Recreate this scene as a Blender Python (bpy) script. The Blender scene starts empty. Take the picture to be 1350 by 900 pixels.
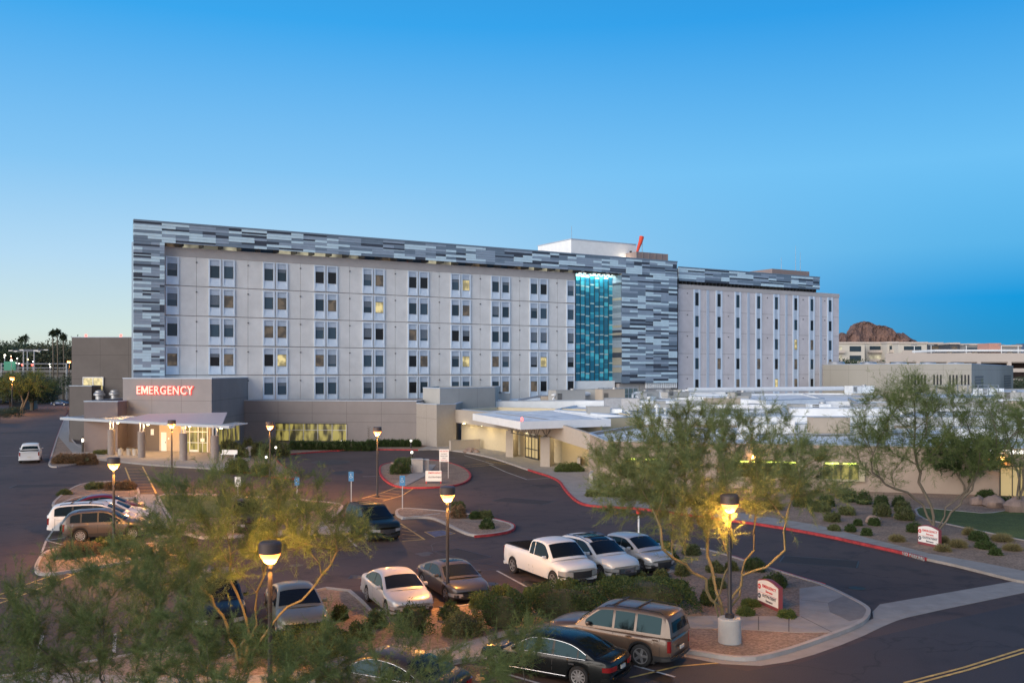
import bpy, math, random
from math import sin, cos, pi, radians, sqrt, atan2
import numpy as np
from mathutils import Vector, Matrix

# ------------------------------------------------------------------ camera, sky, lamps of the sky, exposure
SC = bpy.context.scene
COL = SC.collection
CAM_H, FOC, CX, HY = 9.5, 1256.0, 675.0, 490.0      # eye height (m), focal length and principal point as measured on the photograph
cam = bpy.data.cameras.new('camera')
cam_o = bpy.data.objects.new('camera', cam); COL.objects.link(cam_o)
cam_o.location = (0, 0, CAM_H); cam_o.rotation_euler = (pi/2, 0, 0)
cam.sensor_width = 36; cam.lens = 36*FOC/1350; cam.shift_y = (HY-450)/1350
cam.clip_start = 0.5; cam.clip_end = 12000
SC.camera = cam_o
world = bpy.data.worlds.new('World'); SC.world = world; world.use_nodes = True
nt = world.node_tree; nt.nodes.clear()
wout = nt.nodes.new('ShaderNodeOutputWorld'); wbg = nt.nodes.new('ShaderNodeBackground')
sky = nt.nodes.new('ShaderNodeTexSky'); sky.sky_type = 'NISHITA'; sky.sun_disc = False
SUN_EL, SUN_AZ = 1.5, -118.0                      # degrees; azimuth measured clockwise from +Y (straight ahead): the sun set behind the left shoulder
sky.sun_elevation = radians(SUN_EL); sky.sun_rotation = radians(SUN_AZ)
sky.altitude = 350; sky.air_density = 1.0; sky.dust_density = 0.6; sky.ozone_density = 4.0
# dusk grading of the sky: azure overhead, pale towards the left horizon, deep cyan-blue towards the right horizon
tc = nt.nodes.new('ShaderNodeTexCoord'); sep = nt.nodes.new('ShaderNodeSeparateXYZ')
nt.links.new(tc.outputs['Generated'], sep.inputs[0])
rampZ = nt.nodes.new('ShaderNodeValToRGB'); nt.links.new(sep.outputs['Z'], rampZ.inputs[0])
def ramp_set(r, pts):
    el = r.color_ramp.elements
    while len(el) > 1: el.remove(el[-1])
    el[0].position = pts[0][0]; el[0].color = (*pts[0][1], 1)
    for p, c in pts[1:]:
        e = el.new(p); e.color = (*c, 1)
def srgb(r, g, b):
    f = lambda c: (c/255/12.92) if c/255 < 0.04045 else ((c/255+0.055)/1.055)**2.4
    return (f(r), f(g), f(b))
ramp_set(rampZ, [(0.0, srgb(214,212,196)), (0.04, srgb(203,221,217)), (0.11, srgb(174,210,234)), (0.20, srgb(128,190,234)), (0.34, srgb(56,160,228)), (0.6, srgb(28,96,165)), (1.0, srgb(18,60,118))])
rampR = nt.nodes.new('ShaderNodeValToRGB'); nt.links.new(sep.outputs['Z'], rampR.inputs[0])
ramp_set(rampR, [(0.0, srgb(70,155,195)), (0.03, srgb(24,140,195)), (0.07, srgb(0,146,212)), (0.12, srgb(84,172,224)), (0.20, srgb(104,184,234)), (0.34, srgb(44,150,222)), (0.6, srgb(26,92,160)), (1.0, srgb(18,60,118))])
mapX = nt.nodes.new('ShaderNodeMapRange'); mapX.interpolation_type = 'SMOOTHSTEP'
mapX.inputs['From Min'].default_value = -0.30; mapX.inputs['From Max'].default_value = 0.50
nt.links.new(sep.outputs['X'], mapX.inputs['Value'])
mixA = nt.nodes.new('ShaderNodeMix'); mixA.data_type = 'RGBA'
nt.links.new(mapX.outputs[0], mixA.inputs['Factor']); nt.links.new(rampZ.outputs[0], mixA.inputs['A']); nt.links.new(rampR.outputs[0], mixA.inputs['B'])
# behind the camera the afterglow is warm and bright (that is what lights the pale fronts)
mapY = nt.nodes.new('ShaderNodeMapRange'); mapY.interpolation_type = 'SMOOTHSTEP'
mapY.inputs['From Min'].default_value = 0.15; mapY.inputs['From Max'].default_value = -0.9
nt.links.new(sep.outputs['Y'], mapY.inputs['Value'])
rampB = nt.nodes.new('ShaderNodeValToRGB'); nt.links.new(sep.outputs['Z'], rampB.inputs[0])
ramp_set(rampB, [(0.0, (0.32,0.31,0.34)), (0.07, (0.48,0.48,0.50)), (0.18, (0.62,0.70,0.78)), (0.35, (0.60,0.78,0.96)), (0.55, (0.28,0.42,0.66)), (1.0, (0.04,0.10,0.24))])
mixB = nt.nodes.new('ShaderNodeMix'); mixB.data_type = 'RGBA'
nt.links.new(mapY.outputs[0], mixB.inputs['Factor']); nt.links.new(mixA.outputs['Result'], mixB.inputs['A']); nt.links.new(rampB.outputs[0], mixB.inputs['B'])
grade = nt.nodes.new('ShaderNodeVectorMath'); grade.operation = 'SCALE'; grade.inputs['Scale'].default_value = 7.7
nt.links.new(mixB.outputs['Result'], grade.inputs[0])
mixS = nt.nodes.new('ShaderNodeMix'); mixS.data_type = 'RGBA'; mixS.inputs['Factor'].default_value = 0.9
nt.links.new(sky.outputs[0], mixS.inputs['A']); nt.links.new(grade.outputs[0], mixS.inputs['B'])
nt.links.new(mixS.outputs['Result'], wbg.inputs['Color']); nt.links.new(wbg.outputs[0], wout.inputs['Surface'])
wbg.inputs['Strength'].default_value = 0.12
sun = bpy.data.lights.new('sun', 'SUN'); sun.energy = 3.3; sun.angle = radians(60); sun.color = (1.0, 0.89, 0.77)
sun_o = bpy.data.objects.new('sun', sun); COL.objects.link(sun_o)
_el = radians(14); _az = radians(-138)      # the glow left over the horizon after sunset, broad and weak
_sd = Vector((sin(_az)*cos(_el), cos(_az)*cos(_el), sin(_el)))
sun_o.rotation_euler = _sd.to_track_quat('Z', 'Y').to_euler()
SC.view_settings.view_transform = 'Standard'; SC.view_settings.look = 'None'
SC.view_settings.exposure = 0.38; SC.view_settings.gamma = 1.0; SC.view_settings.use_curve_mapping = False
LAMP_W = 2900.0
SC.cycles.use_denoising = True
SC.cycles.max_bounces = 5; SC.cycles.diffuse_bounces = 3; SC.cycles.glossy_bounces = 3
SC.cycles.sample_clamp_indirect = 5; SC.cycles.use_light_tree = True

# ------------------------------------------------------------------ helpers
def P(u, v, z=0.0):                      # the point at height z seen at pixel (u, v) of the photograph
    Y = FOC*(CAM_H-z)/(v-HY); return ((u-CX)*Y/FOC, Y)
def XU(u, Y): return (u-CX)*Y/FOC
def ZV(v, Y): return CAM_H-(v-HY)*Y/FOC
rnd = random.Random(7)
MATS = {}
def mat(name, col, rough=0.6, metal=0.0, var=0.0, scale=3.0, bump=0.0, bscale=30.0, coat=0.0, emit=None, estr=0.0, spec=0.5, col2=None, world_co=False):
    if name in MATS: return MATS[name]
    m = bpy.data.materials.new(name); m.use_nodes = True; n = m.node_tree; b = n.nodes['Principled BSDF']
    b.inputs['Base Color'].default_value = (*col, 1); b.inputs['Roughness'].default_value = rough; b.inputs['Metallic'].default_value = metal
    b.inputs['Specular IOR Level'].default_value = spec
    if coat: b.inputs['Coat Weight'].default_value = coat; b.inputs['Coat Roughness'].default_value = 0.06
    if emit is not None:
        b.inputs['Emission Color'].default_value = (*emit, 1); b.inputs['Emission Strength'].default_value = estr
    if var or bump or col2:
        if world_co: t = n.nodes.new('ShaderNodeNewGeometry').outputs['Position']
        else: t = n.nodes.new('ShaderNodeTexCoord').outputs['Object']
        if var or col2:
            no = n.nodes.new('ShaderNodeTexNoise'); no.inputs['Scale'].default_value = scale; no.inputs['Detail'].default_value = 6; no.inputs['Roughness'].default_value = 0.65
            n.links.new(t, no.inputs['Vector'])
            mr = n.nodes.new('ShaderNodeMapRange'); mr.inputs['From Min'].default_value = 0.32; mr.inputs['From Max'].default_value = 0.68
            n.links.new(no.outputs['Fac'], mr.inputs['Value'])
            mx = n.nodes.new('ShaderNodeMix'); mx.data_type = 'RGBA'; n.links.new(mr.outputs[0], mx.inputs['Factor'])
            a = col if col2 else tuple(c*(1-var) for c in col); c2 = col2 if col2 else tuple(min(1, c*(1+var)) for c in col)
            mx.inputs['A'].default_value = (*a, 1); mx.inputs['B'].default_value = (*c2, 1)
            n.links.new(mx.outputs['Result'], b.inputs['Base Color'])
        if bump:
            nb = n.nodes.new('ShaderNodeTexNoise'); nb.inputs['Scale'].default_value = bscale; nb.inputs['Detail'].default_value = 4
            n.links.new(t, nb.inputs['Vector']); bp = n.nodes.new('ShaderNodeBump'); bp.inputs['Strength'].default_value = bump; bp.inputs['Distance'].default_value = 0.02
            n.links.new(nb.outputs['Fac'], bp.inputs['Height']); n.links.new(bp.outputs[0], b.inputs['Normal'])
    MATS[name] = m; return m
def nodes(m): return m.node_tree, m.node_tree.nodes['Principled BSDF']

class MB:
    def __init__(s): s.v = []; s.f = []; s.m = []
    def add(s, vs, fs, mi=0):
        o = len(s.v); s.v += [tuple(p) for p in vs]; s.f += [tuple(i+o for i in f) for f in fs]; s.m += [mi]*len(fs); return s
    def quad(s, a, b, c, d, mi=0): return s.add([a, b, c, d], [(0,1,2,3)], mi)
    def box(s, x0, x1, y0, y1, z0, z1, mi=0, rot=0, at=None):
        vs = [(x,y,z) for z in (z0,z1) for y in (y0,y1) for x in (x0,x1)]
        if rot or at:
            ax, ay = at or (0,0); c_, s_ = cos(rot), sin(rot)
            vs = [(ax+x*c_-y*s_, ay+x*s_+y*c_, z) for x,y,z in vs]
        return s.add(vs, [(0,2,3,1),(4,5,7,6),(0,1,5,4),(2,6,7,3),(0,4,6,2),(1,3,7,5)], mi)
    def prism(s, poly, z0, z1, mi=0, mtop=None, bottom=False):
        p = ccw(poly); n = len(p)
        zt = z1 if callable(z1) else (lambda x, y: z1); zb = z0 if callable(z0) else (lambda x, y: z0)
        vs = [(x,y,zb(x,y)) for x,y in p]+[(x,y,zt(x,y)) for x,y in p]
        s.add(vs, [(i,(i+1)%n,n+(i+1)%n,n+i) for i in range(n)], mi)
        s.add(vs[n:], [tuple(range(n))], mi if mtop is None else mtop)
        if bottom: s.add(vs[:n], [tuple(range(n-1,-1,-1))], mi)
        return s
    def tube(s, pts, rad, n=6, mi=0, cap=True):
        pts = [Vector(p) for p in pts]; k = len(pts)
        if not hasattr(rad, '__len__'): rad = [rad]*k
        vs = []; up = Vector((0.13,0.27,0.95)); prev = None
        for i, p in enumerate(pts):
            d = (pts[min(i+1,k-1)]-pts[max(i-1,0)])
            if d.length < 1e-9: d = Vector((0,0,1))
            d.normalize()
            a = d.cross(up if prev is None else prev)
            if a.length < 1e-3: a = d.cross(Vector((1,0,0)))
            a.normalize(); b = d.cross(a); prev = None if prev is None else prev
            if prev is None: prev = -b if False else None
            for j in range(n):
                t = 2*pi*j/n; vs.append(p+(a*cos(t)+b*sin(t))*rad[i])
        fs = [(i*n+j, i*n+(j+1)%n, (i+1)*n+(j+1)%n, (i+1)*n+j) for i in range(k-1) for j in range(n)]
        if cap: fs += [tuple(range(n-1,-1,-1)), tuple(range((k-1)*n, k*n))]
        return s.add(vs, fs, mi)
    def lathe(s, prof, n=16, mi=0, c=(0,0,0), axis='z', mis=None):
        k = len(prof); vs = []
        for r, z in prof:
            for j in range(n):
                t = 2*pi*j/n
                q = (r*cos(t), r*sin(t), z) if axis == 'z' else (r*cos(t), z, r*sin(t))
                vs.append((q[0]+c[0], q[1]+c[1], q[2]+c[2]))
        o = len(s.v); s.v += vs
        for i in range(k-1):
            for j in range(n):
                s.f.append(tuple(o+q for q in (i*n+j, i*n+(j+1)%n, (i+1)*n+(j+1)%n, (i+1)*n+j))); s.m.append(mis[i] if mis else mi)
        s.f.append(tuple(o+q for q in range(n-1,-1,-1))); s.m.append(mis[0] if mis else mi)
        s.f.append(tuple(o+q for q in range((k-1)*n, k*n))); s.m.append(mis[-1] if mis else mi)
        return s
    def mesh(s, name, mats, smooth=False, ang=35):
        me = bpy.data.meshes.new(name); me.from_pydata(s.v, [], s.f)
        for m in (mats if isinstance(mats, (list, tuple)) else [mats]): me.materials.append(m)
        me.polygons.foreach_set('material_index', s.m)
        if smooth:
            me.polygons.foreach_set('use_smooth', [True]*len(s.f)); me.set_sharp_from_angle(angle=radians(ang))
        me.update(); return me
    def build(s, name, mats, parent=None, loc=(0,0,0), rot=0, smooth=False, ang=35, bevel=0):
        o = bpy.data.objects.new(name, s.mesh(name, mats, smooth, ang)); COL.objects.link(o)
        o.location = loc; o.rotation_euler = (0,0,rot)
        if parent: o.parent = parent
        if bevel:
            b = o.modifiers.new('bevel', 'BEVEL'); b.width = bevel; b.segments = 2; b.limit_method = 'ANGLE'; b.angle_limit = radians(40)
        return o
def area(p): return 0.5*sum(p[i][0]*p[(i+1)%len(p)][1]-p[(i+1)%len(p)][0]*p[i][1] for i in range(len(p)))
def ccw(p): p = [tuple(q[:2]) for q in p]; return p if area(p) > 0 else p[::-1]
def chaikin(p, n=2, closed=True):
    for _ in range(n):
        q = []
        m = len(p)
        if not closed: q.append(p[0])
        for i in range(m if closed else m-1):
            a, b = p[i], p[(i+1)%m]
            q.append((a[0]*.75+b[0]*.25, a[1]*.75+b[1]*.25)); q.append((a[0]*.25+b[0]*.75, a[1]*.25+b[1]*.75))
        if not closed: q.append(p[-1])
        p = q
    return p
def offset(poly, d):                      # inward offset of a ccw polygon
    p = ccw(poly); n = len(p); out = []
    for i in range(n):
        a, b, c = Vector(p[i-1]), Vector(p[i]), Vector(p[(i+1)%n])
        e1 = (b-a).normalized() if (b-a).length > 1e-9 else Vector((1,0)); e2 = (c-b).normalized() if (c-b).length > 1e-9 else e1
        n1 = Vector((-e1.y, e1.x)); n2 = Vector((-e2.y, e2.x)); t = n1+n2
        if t.length < 1e-6: t = n1
        t.normalize(); k = d/max(0.35, t.dot(n1)); out.append((b.x+t.x*k, b.y+t.y*k))
    return out
def poffset(path, d):                     # sideways offset of an open path (left is positive)
    out = []; n = len(path)
    for i in range(n):
        a, c = Vector(path[max(i-1,0)]), Vector(path[min(i+1,n-1)]); e = (c-a).normalized()
        out.append((path[i][0]-e.y*d, path[i][1]+e.x*d))
    return out
def tag(o, label=None, cat=None, group=None, kind=None):
    if label: o['label'] = label
    if cat: o['category'] = cat
    if group: o['group'] = group
    if kind: o['kind'] = kind
    return o
def empty(name, loc=(0,0,0), rz=0.0, label=None, cat=None, group=None):
    o = bpy.data.objects.new(name, None); COL.objects.link(o); o.location = loc if len(loc) == 3 else (*loc, 0); o.rotation_euler = (0,0,rz)
    o.empty_display_size = 0.3
    return tag(o, label, cat, group)
def inst(name, me, parent=None, loc=(0,0,0), rz=0.0, sc=None):
    o = bpy.data.objects.new(name, me); COL.objects.link(o); o.location = loc; o.rotation_euler = (0,0,rz)
    if sc: o.scale = (sc,sc,sc) if not hasattr(sc,'__len__') else sc
    if parent: o.parent = parent
    return o
def copy_tree(o, parent=None):
    c = o.copy(); COL.objects.link(c); c.parent = parent
    for ch in o.children: copy_tree(ch, c)
    return c
def structure(mb, name, m, **k): return tag(mb.build(name, m, **k), kind='structure')
def text_mesh(body, size, m, ext=0.02, bold=0.0, align='CENTER', sx=1.0):
    cu = bpy.data.curves.new('lettering', 'FONT'); cu.body = body; cu.size = size; cu.extrude = ext; cu.offset = bold; cu.align_x = align; cu.align_y = 'CENTER'; cu.space_character = 1.14
    cu.resolution_u = 3
    o = bpy.data.objects.new('lettering', cu); COL.objects.link(o); dg = bpy.context.evaluated_depsgraph_get()
    me = bpy.data.meshes.new_from_object(o.evaluated_get(dg)); COL.objects.unlink(o); bpy.data.objects.remove(o)
    for v in me.vertices: v.co.x *= sx
    me.materials.clear(); me.materials.append(m); return me
def letters(name, body, size, m, loc, rz=0.0, parent=None, ext=0.02, bold=0.0, align='CENTER', sx=1.0, rx=pi/2):
    o = inst(name, text_mesh(body, size, m, ext, bold, align, sx), parent, loc); o.rotation_euler = (rx, 0, rz); return o
def lamp_light(kind, loc, energy, color, parent=None, radius=0.1, name='lamp_light', **k):
    l = bpy.data.lights.new(name, kind); l.energy = energy; l.color = color
    if kind in ('POINT', 'SPOT'): l.shadow_soft_size = radius
    for a, b in k.items(): setattr(l, a, b)
    o = bpy.data.objects.new(name, l); COL.objects.link(o); o.location = loc
    if parent: o.parent = parent
    return o
# ------------------------------------------------------------------ materials
SODIUM = (1.0, 0.42, 0.08)
WARM = (1.0, 0.78, 0.42)
m_precast = mat('pale precast panel', (0.60,0.60,0.60), 0.8, var=0.10, scale=0.35, bump=0.15, bscale=8)
m_joint = mat('panel joint', (0.21,0.195,0.20), 0.9)
m_band = mat('beige band', (0.38,0.36,0.36), 0.85, var=0.07, scale=0.5)
m_frame = mat('pale blue window surround', (0.56,0.64,0.74), 0.45, metal=0.1, var=0.05, scale=1.5)
m_frame2 = mat('window surround inset', (0.38,0.45,0.55), 0.5, var=0.06, scale=1.5)
m_scr = [mat('screen panel light', (0.50,0.64,0.72), 0.38, metal=0.15, var=0.06, scale=1.2), mat('screen panel silver', (0.28,0.34,0.42), 0.38, metal=0.25, var=0.06, scale=1.2),
         mat('screen panel slate', (0.17,0.22,0.28), 0.4, metal=0.25, var=0.06, scale=1.2), mat('screen panel charcoal', (0.05,0.058,0.08), 0.42, metal=0.2, var=0.1, scale=1.2)]
m_taupe = mat('dark taupe render', (0.125,0.112,0.108), 0.9, var=0.08, scale=0.5, bump=0.1, bscale=15)
m_mauve = mat('mauve taupe render', (0.155,0.132,0.138), 0.9, var=0.07, scale=0.5, bump=0.1, bscale=15)
m_grey = mat('warm grey render', (0.235,0.215,0.215), 0.88, var=0.06, scale=0.4, bump=0.1, bscale=15)
m_beige = mat('beige render', (0.40,0.345,0.285), 0.88, var=0.06, scale=0.4, bump=0.1, bscale=15)
m_lgrey = mat('pale grey render', (0.36,0.36,0.35), 0.88, var=0.06, scale=0.4)
m_white = mat('white painted metal', (0.74,0.76,0.78), 0.45, var=0.05, scale=1.0)
m_foam = mat('white foam roofing', (0.74,0.78,0.82), 0.7, var=0.24, scale=0.45, bump=0.9, bscale=1.1)
m_foam.node_tree.nodes['Bump'].inputs['Distance'].default_value = 0.22
m_conc = mat('concrete', (0.27,0.25,0.235), 0.85, var=0.13, scale=1.3, bump=0.2, bscale=25, world_co=True)
m_kerb = mat('kerb concrete', (0.33,0.30,0.28), 0.85, var=0.15, scale=1.3, world_co=True)
m_red = mat('red kerb paint', (0.33,0.03,0.035), 0.75, var=0.45, scale=3.5, world_co=True)
m_wline = mat('white road paint', (0.36,0.36,0.36), 0.7, var=0.35, scale=3.0, world_co=True)
m_yline = mat('yellow road paint', (0.50,0.33,0.10), 0.7, var=0.35, scale=3.0, world_co=True)
m_steel = mat('dark bronze pole', (0.045,0.04,0.042), 0.45, metal=0.4)
m_galv = mat('galvanised steel', (0.42,0.43,0.45), 0.45, metal=0.7, var=0.1)
m_black = mat('black rubber', (0.018,0.018,0.019), 0.75)
m_dark = mat('dark frame', (0.03,0.03,0.032), 0.4)
m_stucco = mat('tan stucco', (0.34,0.27,0.22), 0.9, var=0.08, scale=0.6, bump=0.15, bscale=20)
m_conc_wall = mat('cast concrete', (0.40,0.38,0.36), 0.85, var=0.1, scale=2.0, bump=0.2)
def glass(name, col, rough=0.08, em=None, es=0.0): return mat(name, col, rough, 0.0, spec=0.35, emit=em, estr=es)
m_gl = glass('dark blue glazing', (0.028,0.05,0.07))
m_gl2 = glass('blue grey glazing', (0.05,0.085,0.12))
m_blind = mat('lowered blind', (0.15,0.18,0.22), 0.7)
m_gl3 = glass('near black glazing', (0.014,0.015,0.018))
def lit_pane(name, base, em, es, lo, sc=1.2, st=(1,1,1)):
    m = mat(name, base, 0.25); n, b = nodes(m)
    t = n.nodes.new('ShaderNodeTexCoord'); g = n.nodes.new('ShaderNodeTexNoise'); g.inputs['Scale'].default_value = sc; g.inputs['Detail'].default_value = 2
    oi = n.nodes.new('ShaderNodeObjectInfo'); ad = n.nodes.new('ShaderNodeVectorMath'); ad.operation = 'ADD'
    n.links.new(t.outputs['Object'], ad.inputs[0]); n.links.new(oi.outputs['Location'], ad.inputs[1]); ml = n.nodes.new('ShaderNodeVectorMath'); ml.operation = 'MULTIPLY'; ml.inputs[1].default_value = st; n.links.new(ad.outputs[0], ml.inputs[0]); n.links.new(ml.outputs[0], g.inputs['Vector'])
    r = n.nodes.new('ShaderNodeMapRange'); r.inputs['From Min'].default_value = 0.4; r.inputs['From Max'].default_value = 0.6; r.inputs['To Min'].default_value = lo*es; r.inputs['To Max'].default_value = es
    n.links.new(g.outputs['Fac'], r.inputs['Value']); n.links.new(r.outputs[0], b.inputs['Emission Strength'])
    b.inputs['Emission Color'].default_value = (*em, 1); return m
m_lit1 = lit_pane('lit hospital room', (0.2,0.18,0.1), (1.0,0.80,0.36), 0.55, 0.25)
m_lit2 = lit_pane('dim curtained room', (0.08,0.07,0.06), (0.85,0.60,0.36), 0.085, 0.15)
m_lit3 = lit_pane('lit lobby glazing', (0.05,0.05,0.03), (0.80,0.66,0.17), 0.36, 0.03, 1.0, (1.6,1.6,.45))
m_clere = lit_pane('lit clerestory', (0.4,0.38,0.3), (1.0,0.92,0.62), 0.30, 0.15, 0.5)
# asphalt with oil stains, patching and tyre tracks that belong to the surface
def asphalt(name, a, b_, c_):
    m = mat(name, a, 0.78); n, b = nodes(m); pos = n.nodes.new('ShaderNodeNewGeometry').outputs['Position']
    def noise(sc, lo, hi, det=5):
        t = n.nodes.new('ShaderNodeTexNoise'); t.inputs['Scale'].default_value = sc; t.inputs['Detail'].default_value = det; t.inputs['Roughness'].default_value = 0.6
        n.links.new(pos, t.inputs['Vector']); r = n.nodes.new('ShaderNodeMapRange'); r.inputs['From Min'].default_value = lo; r.inputs['From Max'].default_value = hi; n.links.new(t.outputs['Fac'], r.inputs['Value']); return r.outputs[0]
    m1 = n.nodes.new('ShaderNodeMix'); m1.data_type = 'RGBA'; m1.inputs['A'].default_value = (*a,1); m1.inputs['B'].default_value = (*b_,1); n.links.new(noise(0.09,0.35,0.65), m1.inputs['Factor'])
    m2 = n.nodes.new('ShaderNodeMix'); m2.data_type = 'RGBA'; m2.inputs['B'].default_value = (*c_,1); n.links.new(m1.outputs['Result'], m2.inputs['A'])
    mm = n.nodes.new('ShaderNodeMath'); mm.operation = 'MULTIPLY'; mm.inputs[1].default_value = 0.7; n.links.new(noise(0.55,0.53,0.68,3), mm.inputs[0]); n.links.new(mm.outputs[0], m2.inputs['Factor'])
    m3 = n.nodes.new('ShaderNodeMix'); m3.data_type = 'RGBA'; m3.blend_type = 'MULTIPLY'; m3.inputs['Factor'].default_value = 1.0; n.links.new(m2.outputs['Result'], m3.inputs['A'])
    r = n.nodes.new('ShaderNodeMapRange'); r.inputs['From Min'].default_value = 0.3; r.inputs['From Max'].default_value = 0.7; r.inputs['To Min'].default_value = 0.75; r.inputs['To Max'].default_value = 1.25
    t = n.nodes.new('ShaderNodeTexNoise'); t.inputs['Scale'].default_value = 22; t.inputs['Detail'].default_value = 4; n.links.new(pos, t.inputs['Vector']); n.links.new(t.outputs['Fac'], r.inputs['Value']); n.links.new(r.outputs[0], m3.inputs['B'])
    vo = n.nodes.new('ShaderNodeTexVoronoi'); vo.feature = 'DISTANCE_TO_EDGE'; vo.inputs['Scale'].default_value = 0.16
    wp = n.nodes.new('ShaderNodeTexNoise'); wp.inputs['Scale'].default_value = 0.8; wp.inputs['Detail'].default_value = 4; n.links.new(pos, wp.inputs['Vector'])
    sc2 = n.nodes.new('ShaderNodeVectorMath'); sc2.operation = 'MULTIPLY_ADD'; sc2.inputs[1].default_value = (2.2,2.2,2.2); n.links.new(wp.outputs['Color'], sc2.inputs[0]); n.links.new(pos, sc2.inputs[2]); n.links.new(sc2.outputs[0], vo.inputs['Vector'])
    cr = n.nodes.new('ShaderNodeMapRange'); cr.inputs['From Min'].default_value = 0.0; cr.inputs['From Max'].default_value = 0.012; cr.inputs['To Min'].default_value = 0.55; cr.inputs['To Max'].default_value = 1.0; n.links.new(vo.outputs['Distance'], cr.inputs['Value'])
    m4 = n.nodes.new('ShaderNodeMix'); m4.data_type = 'RGBA'; m4.blend_type = 'MULTIPLY'; m4.inputs['Factor'].default_value = 1.0; n.links.new(m3.outputs['Result'], m4.inputs['A']); n.links.new(cr.outputs[0], m4.inputs['B'])
    n.links.new(m4.outputs['Result'], b.inputs['Base Color'])
    bp = n.nodes.new('ShaderNodeBump'); bp.inputs['Strength'].default_value = 0.25; bp.inputs['Distance'].default_value = 0.01; n.links.new(t.outputs['Fac'], bp.inputs['Height']); n.links.new(bp.outputs[0], b.inputs['Normal'])
    return m
m_asph = asphalt('parking lot asphalt', (0.050,0.032,0.029), (0.074,0.048,0.043), (0.022,0.016,0.016))
m_asph2 = asphalt('street asphalt', (0.032,0.027,0.031), (0.046,0.039,0.043), (0.028,0.024,0.028))
def granular(name, a, b_, sc, var2, bump=0.5):
    m = mat(name, a, 0.95); n, b = nodes(m); pos = n.nodes.new('ShaderNodeNewGeometry').outputs['Position']
    v = n.nodes.new('ShaderNodeTexVoronoi'); v.inputs['Scale'].default_value = sc; n.links.new(pos, v.inputs['Vector'])
    no = n.nodes.new('ShaderNodeTexNoise'); no.inputs['Scale'].default_value = 0.7; no.inputs['Detail'].default_value = 6; n.links.new(pos, no.inputs['Vector'])
    mr = n.nodes.new('ShaderNodeMapRange'); mr.inputs['From Min'].default_value = 0.35; mr.inputs['From Max'].default_value = 0.65; n.links.new(no.outputs['Fac'], mr.inputs['Value'])
    mx = n.nodes.new('ShaderNodeMix'); mx.data_type = 'RGBA'; mx.inputs['A'].default_value = (*a,1); mx.inputs['B'].default_value = (*b_,1); n.links.new(mr.outputs[0], mx.inputs['Factor'])
    hs = n.nodes.new('ShaderNodeSeparateColor'); n.links.new(v.outputs['Color'], hs.inputs[0]); r = n.nodes.new('ShaderNodeMapRange'); r.inputs['To Min'].default_value = 1-var2; r.inputs['To Max'].default_value = 1+var2; n.links.new(hs.outputs[0], r.inputs['Value'])
    m3 = n.nodes.new('ShaderNodeMix'); m3.data_type = 'RGBA'; m3.blend_type = 'MULTIPLY'; m3.inputs['Factor'].default_value = 1; n.links.new(mx.outputs['Result'], m3.inputs['A']); n.links.new(r.outputs[0], m3.inputs['B'])
    n.links.new(m3.outputs['Result'], b.inputs['Base Color'])
    bp = n.nodes.new('ShaderNodeBump'); bp.inputs['Strength'].default_value = bump; bp.inputs['Distance'].default_value = 0.03; n.links.new(v.outputs['Distance'], bp.inputs['Height']); n.links.new(bp.outputs[0], b.inputs['Normal'])
    return m
m_gravel = granular('decomposed granite', (0.195,0.135,0.098), (0.27,0.19,0.14), 14, 0.35)
m_terr = granular('dusty terrain', (0.13,0.115,0.085), (0.22,0.18,0.13), 0.4, 0.3)
m_lawn = granular('lawn turf', (0.055,0.082,0.014), (0.08,0.11,0.022), 18, 0.4, 0.8)
def leafmat(name, col, col2, rough=0.6, tr=0.25):
    m = mat(name, col, rough, spec=0.25); n, b = nodes(m)
    g = n.nodes.new('ShaderNodeNewGeometry'); 
    mx = n.nodes.new('ShaderNodeMix'); mx.data_type = 'RGBA'; mx.inputs['A'].default_value = (*col,1); mx.inputs['B'].default_value = (*col2,1)
    n.links.new(g.outputs['Random Per Island'], mx.inputs['Factor']); n.links.new(mx.outputs['Result'], b.inputs['Base Color'])
    if tr:
        t = n.nodes.new('ShaderNodeBsdfTranslucent'); n.links.new(mx.outputs['Result'], t.inputs['Color']); ms = n.nodes.new('ShaderNodeMixShader'); ms.inputs[0].default_value = tr
        out = n.nodes['Material Output']; n.links.new(b.outputs[0], ms.inputs[1]); n.links.new(t.outputs[0], ms.inputs[2]); n.links.new(ms.outputs[0], out.inputs['Surface'])
    return m
m_palo = leafmat('palo verde twigs', (0.115,0.150,0.048), (0.225,0.265,0.11))
m_palo2 = leafmat('palo verde twigs cool', (0.080,0.115,0.034), (0.175,0.22,0.078))
m_bark = mat('palo verde bark', (0.15,0.125,0.062), 0.75, var=0.25, scale=3.0, bump=0.3, bscale=12)
m_bark2 = mat('grey brown bark', (0.12,0.10,0.075), 0.85, var=0.25, scale=3.0, bump=0.3, bscale=12)
m_mesq = leafmat('mesquite leaves', (0.030,0.055,0.018), (0.065,0.10,0.035))
m_shrub = [leafmat('olive shrub leaves', (0.07,0.085,0.03), (0.15,0.17,0.07)), leafmat('dark green shrub leaves', (0.032,0.055,0.017), (0.075,0.115,0.038)),
           leafmat('brown dry shrub', (0.14,0.085,0.045), (0.22,0.14,0.08)), leafmat('bright green shrub leaves', (0.06,0.09,0.025), (0.13,0.17,0.05)), leafmat('straw grass blades', (0.16,0.14,0.06), (0.26,0.22,0.11))]
m_core = mat('inner twigs', (0.045,0.048,0.022), 0.95)
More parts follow.
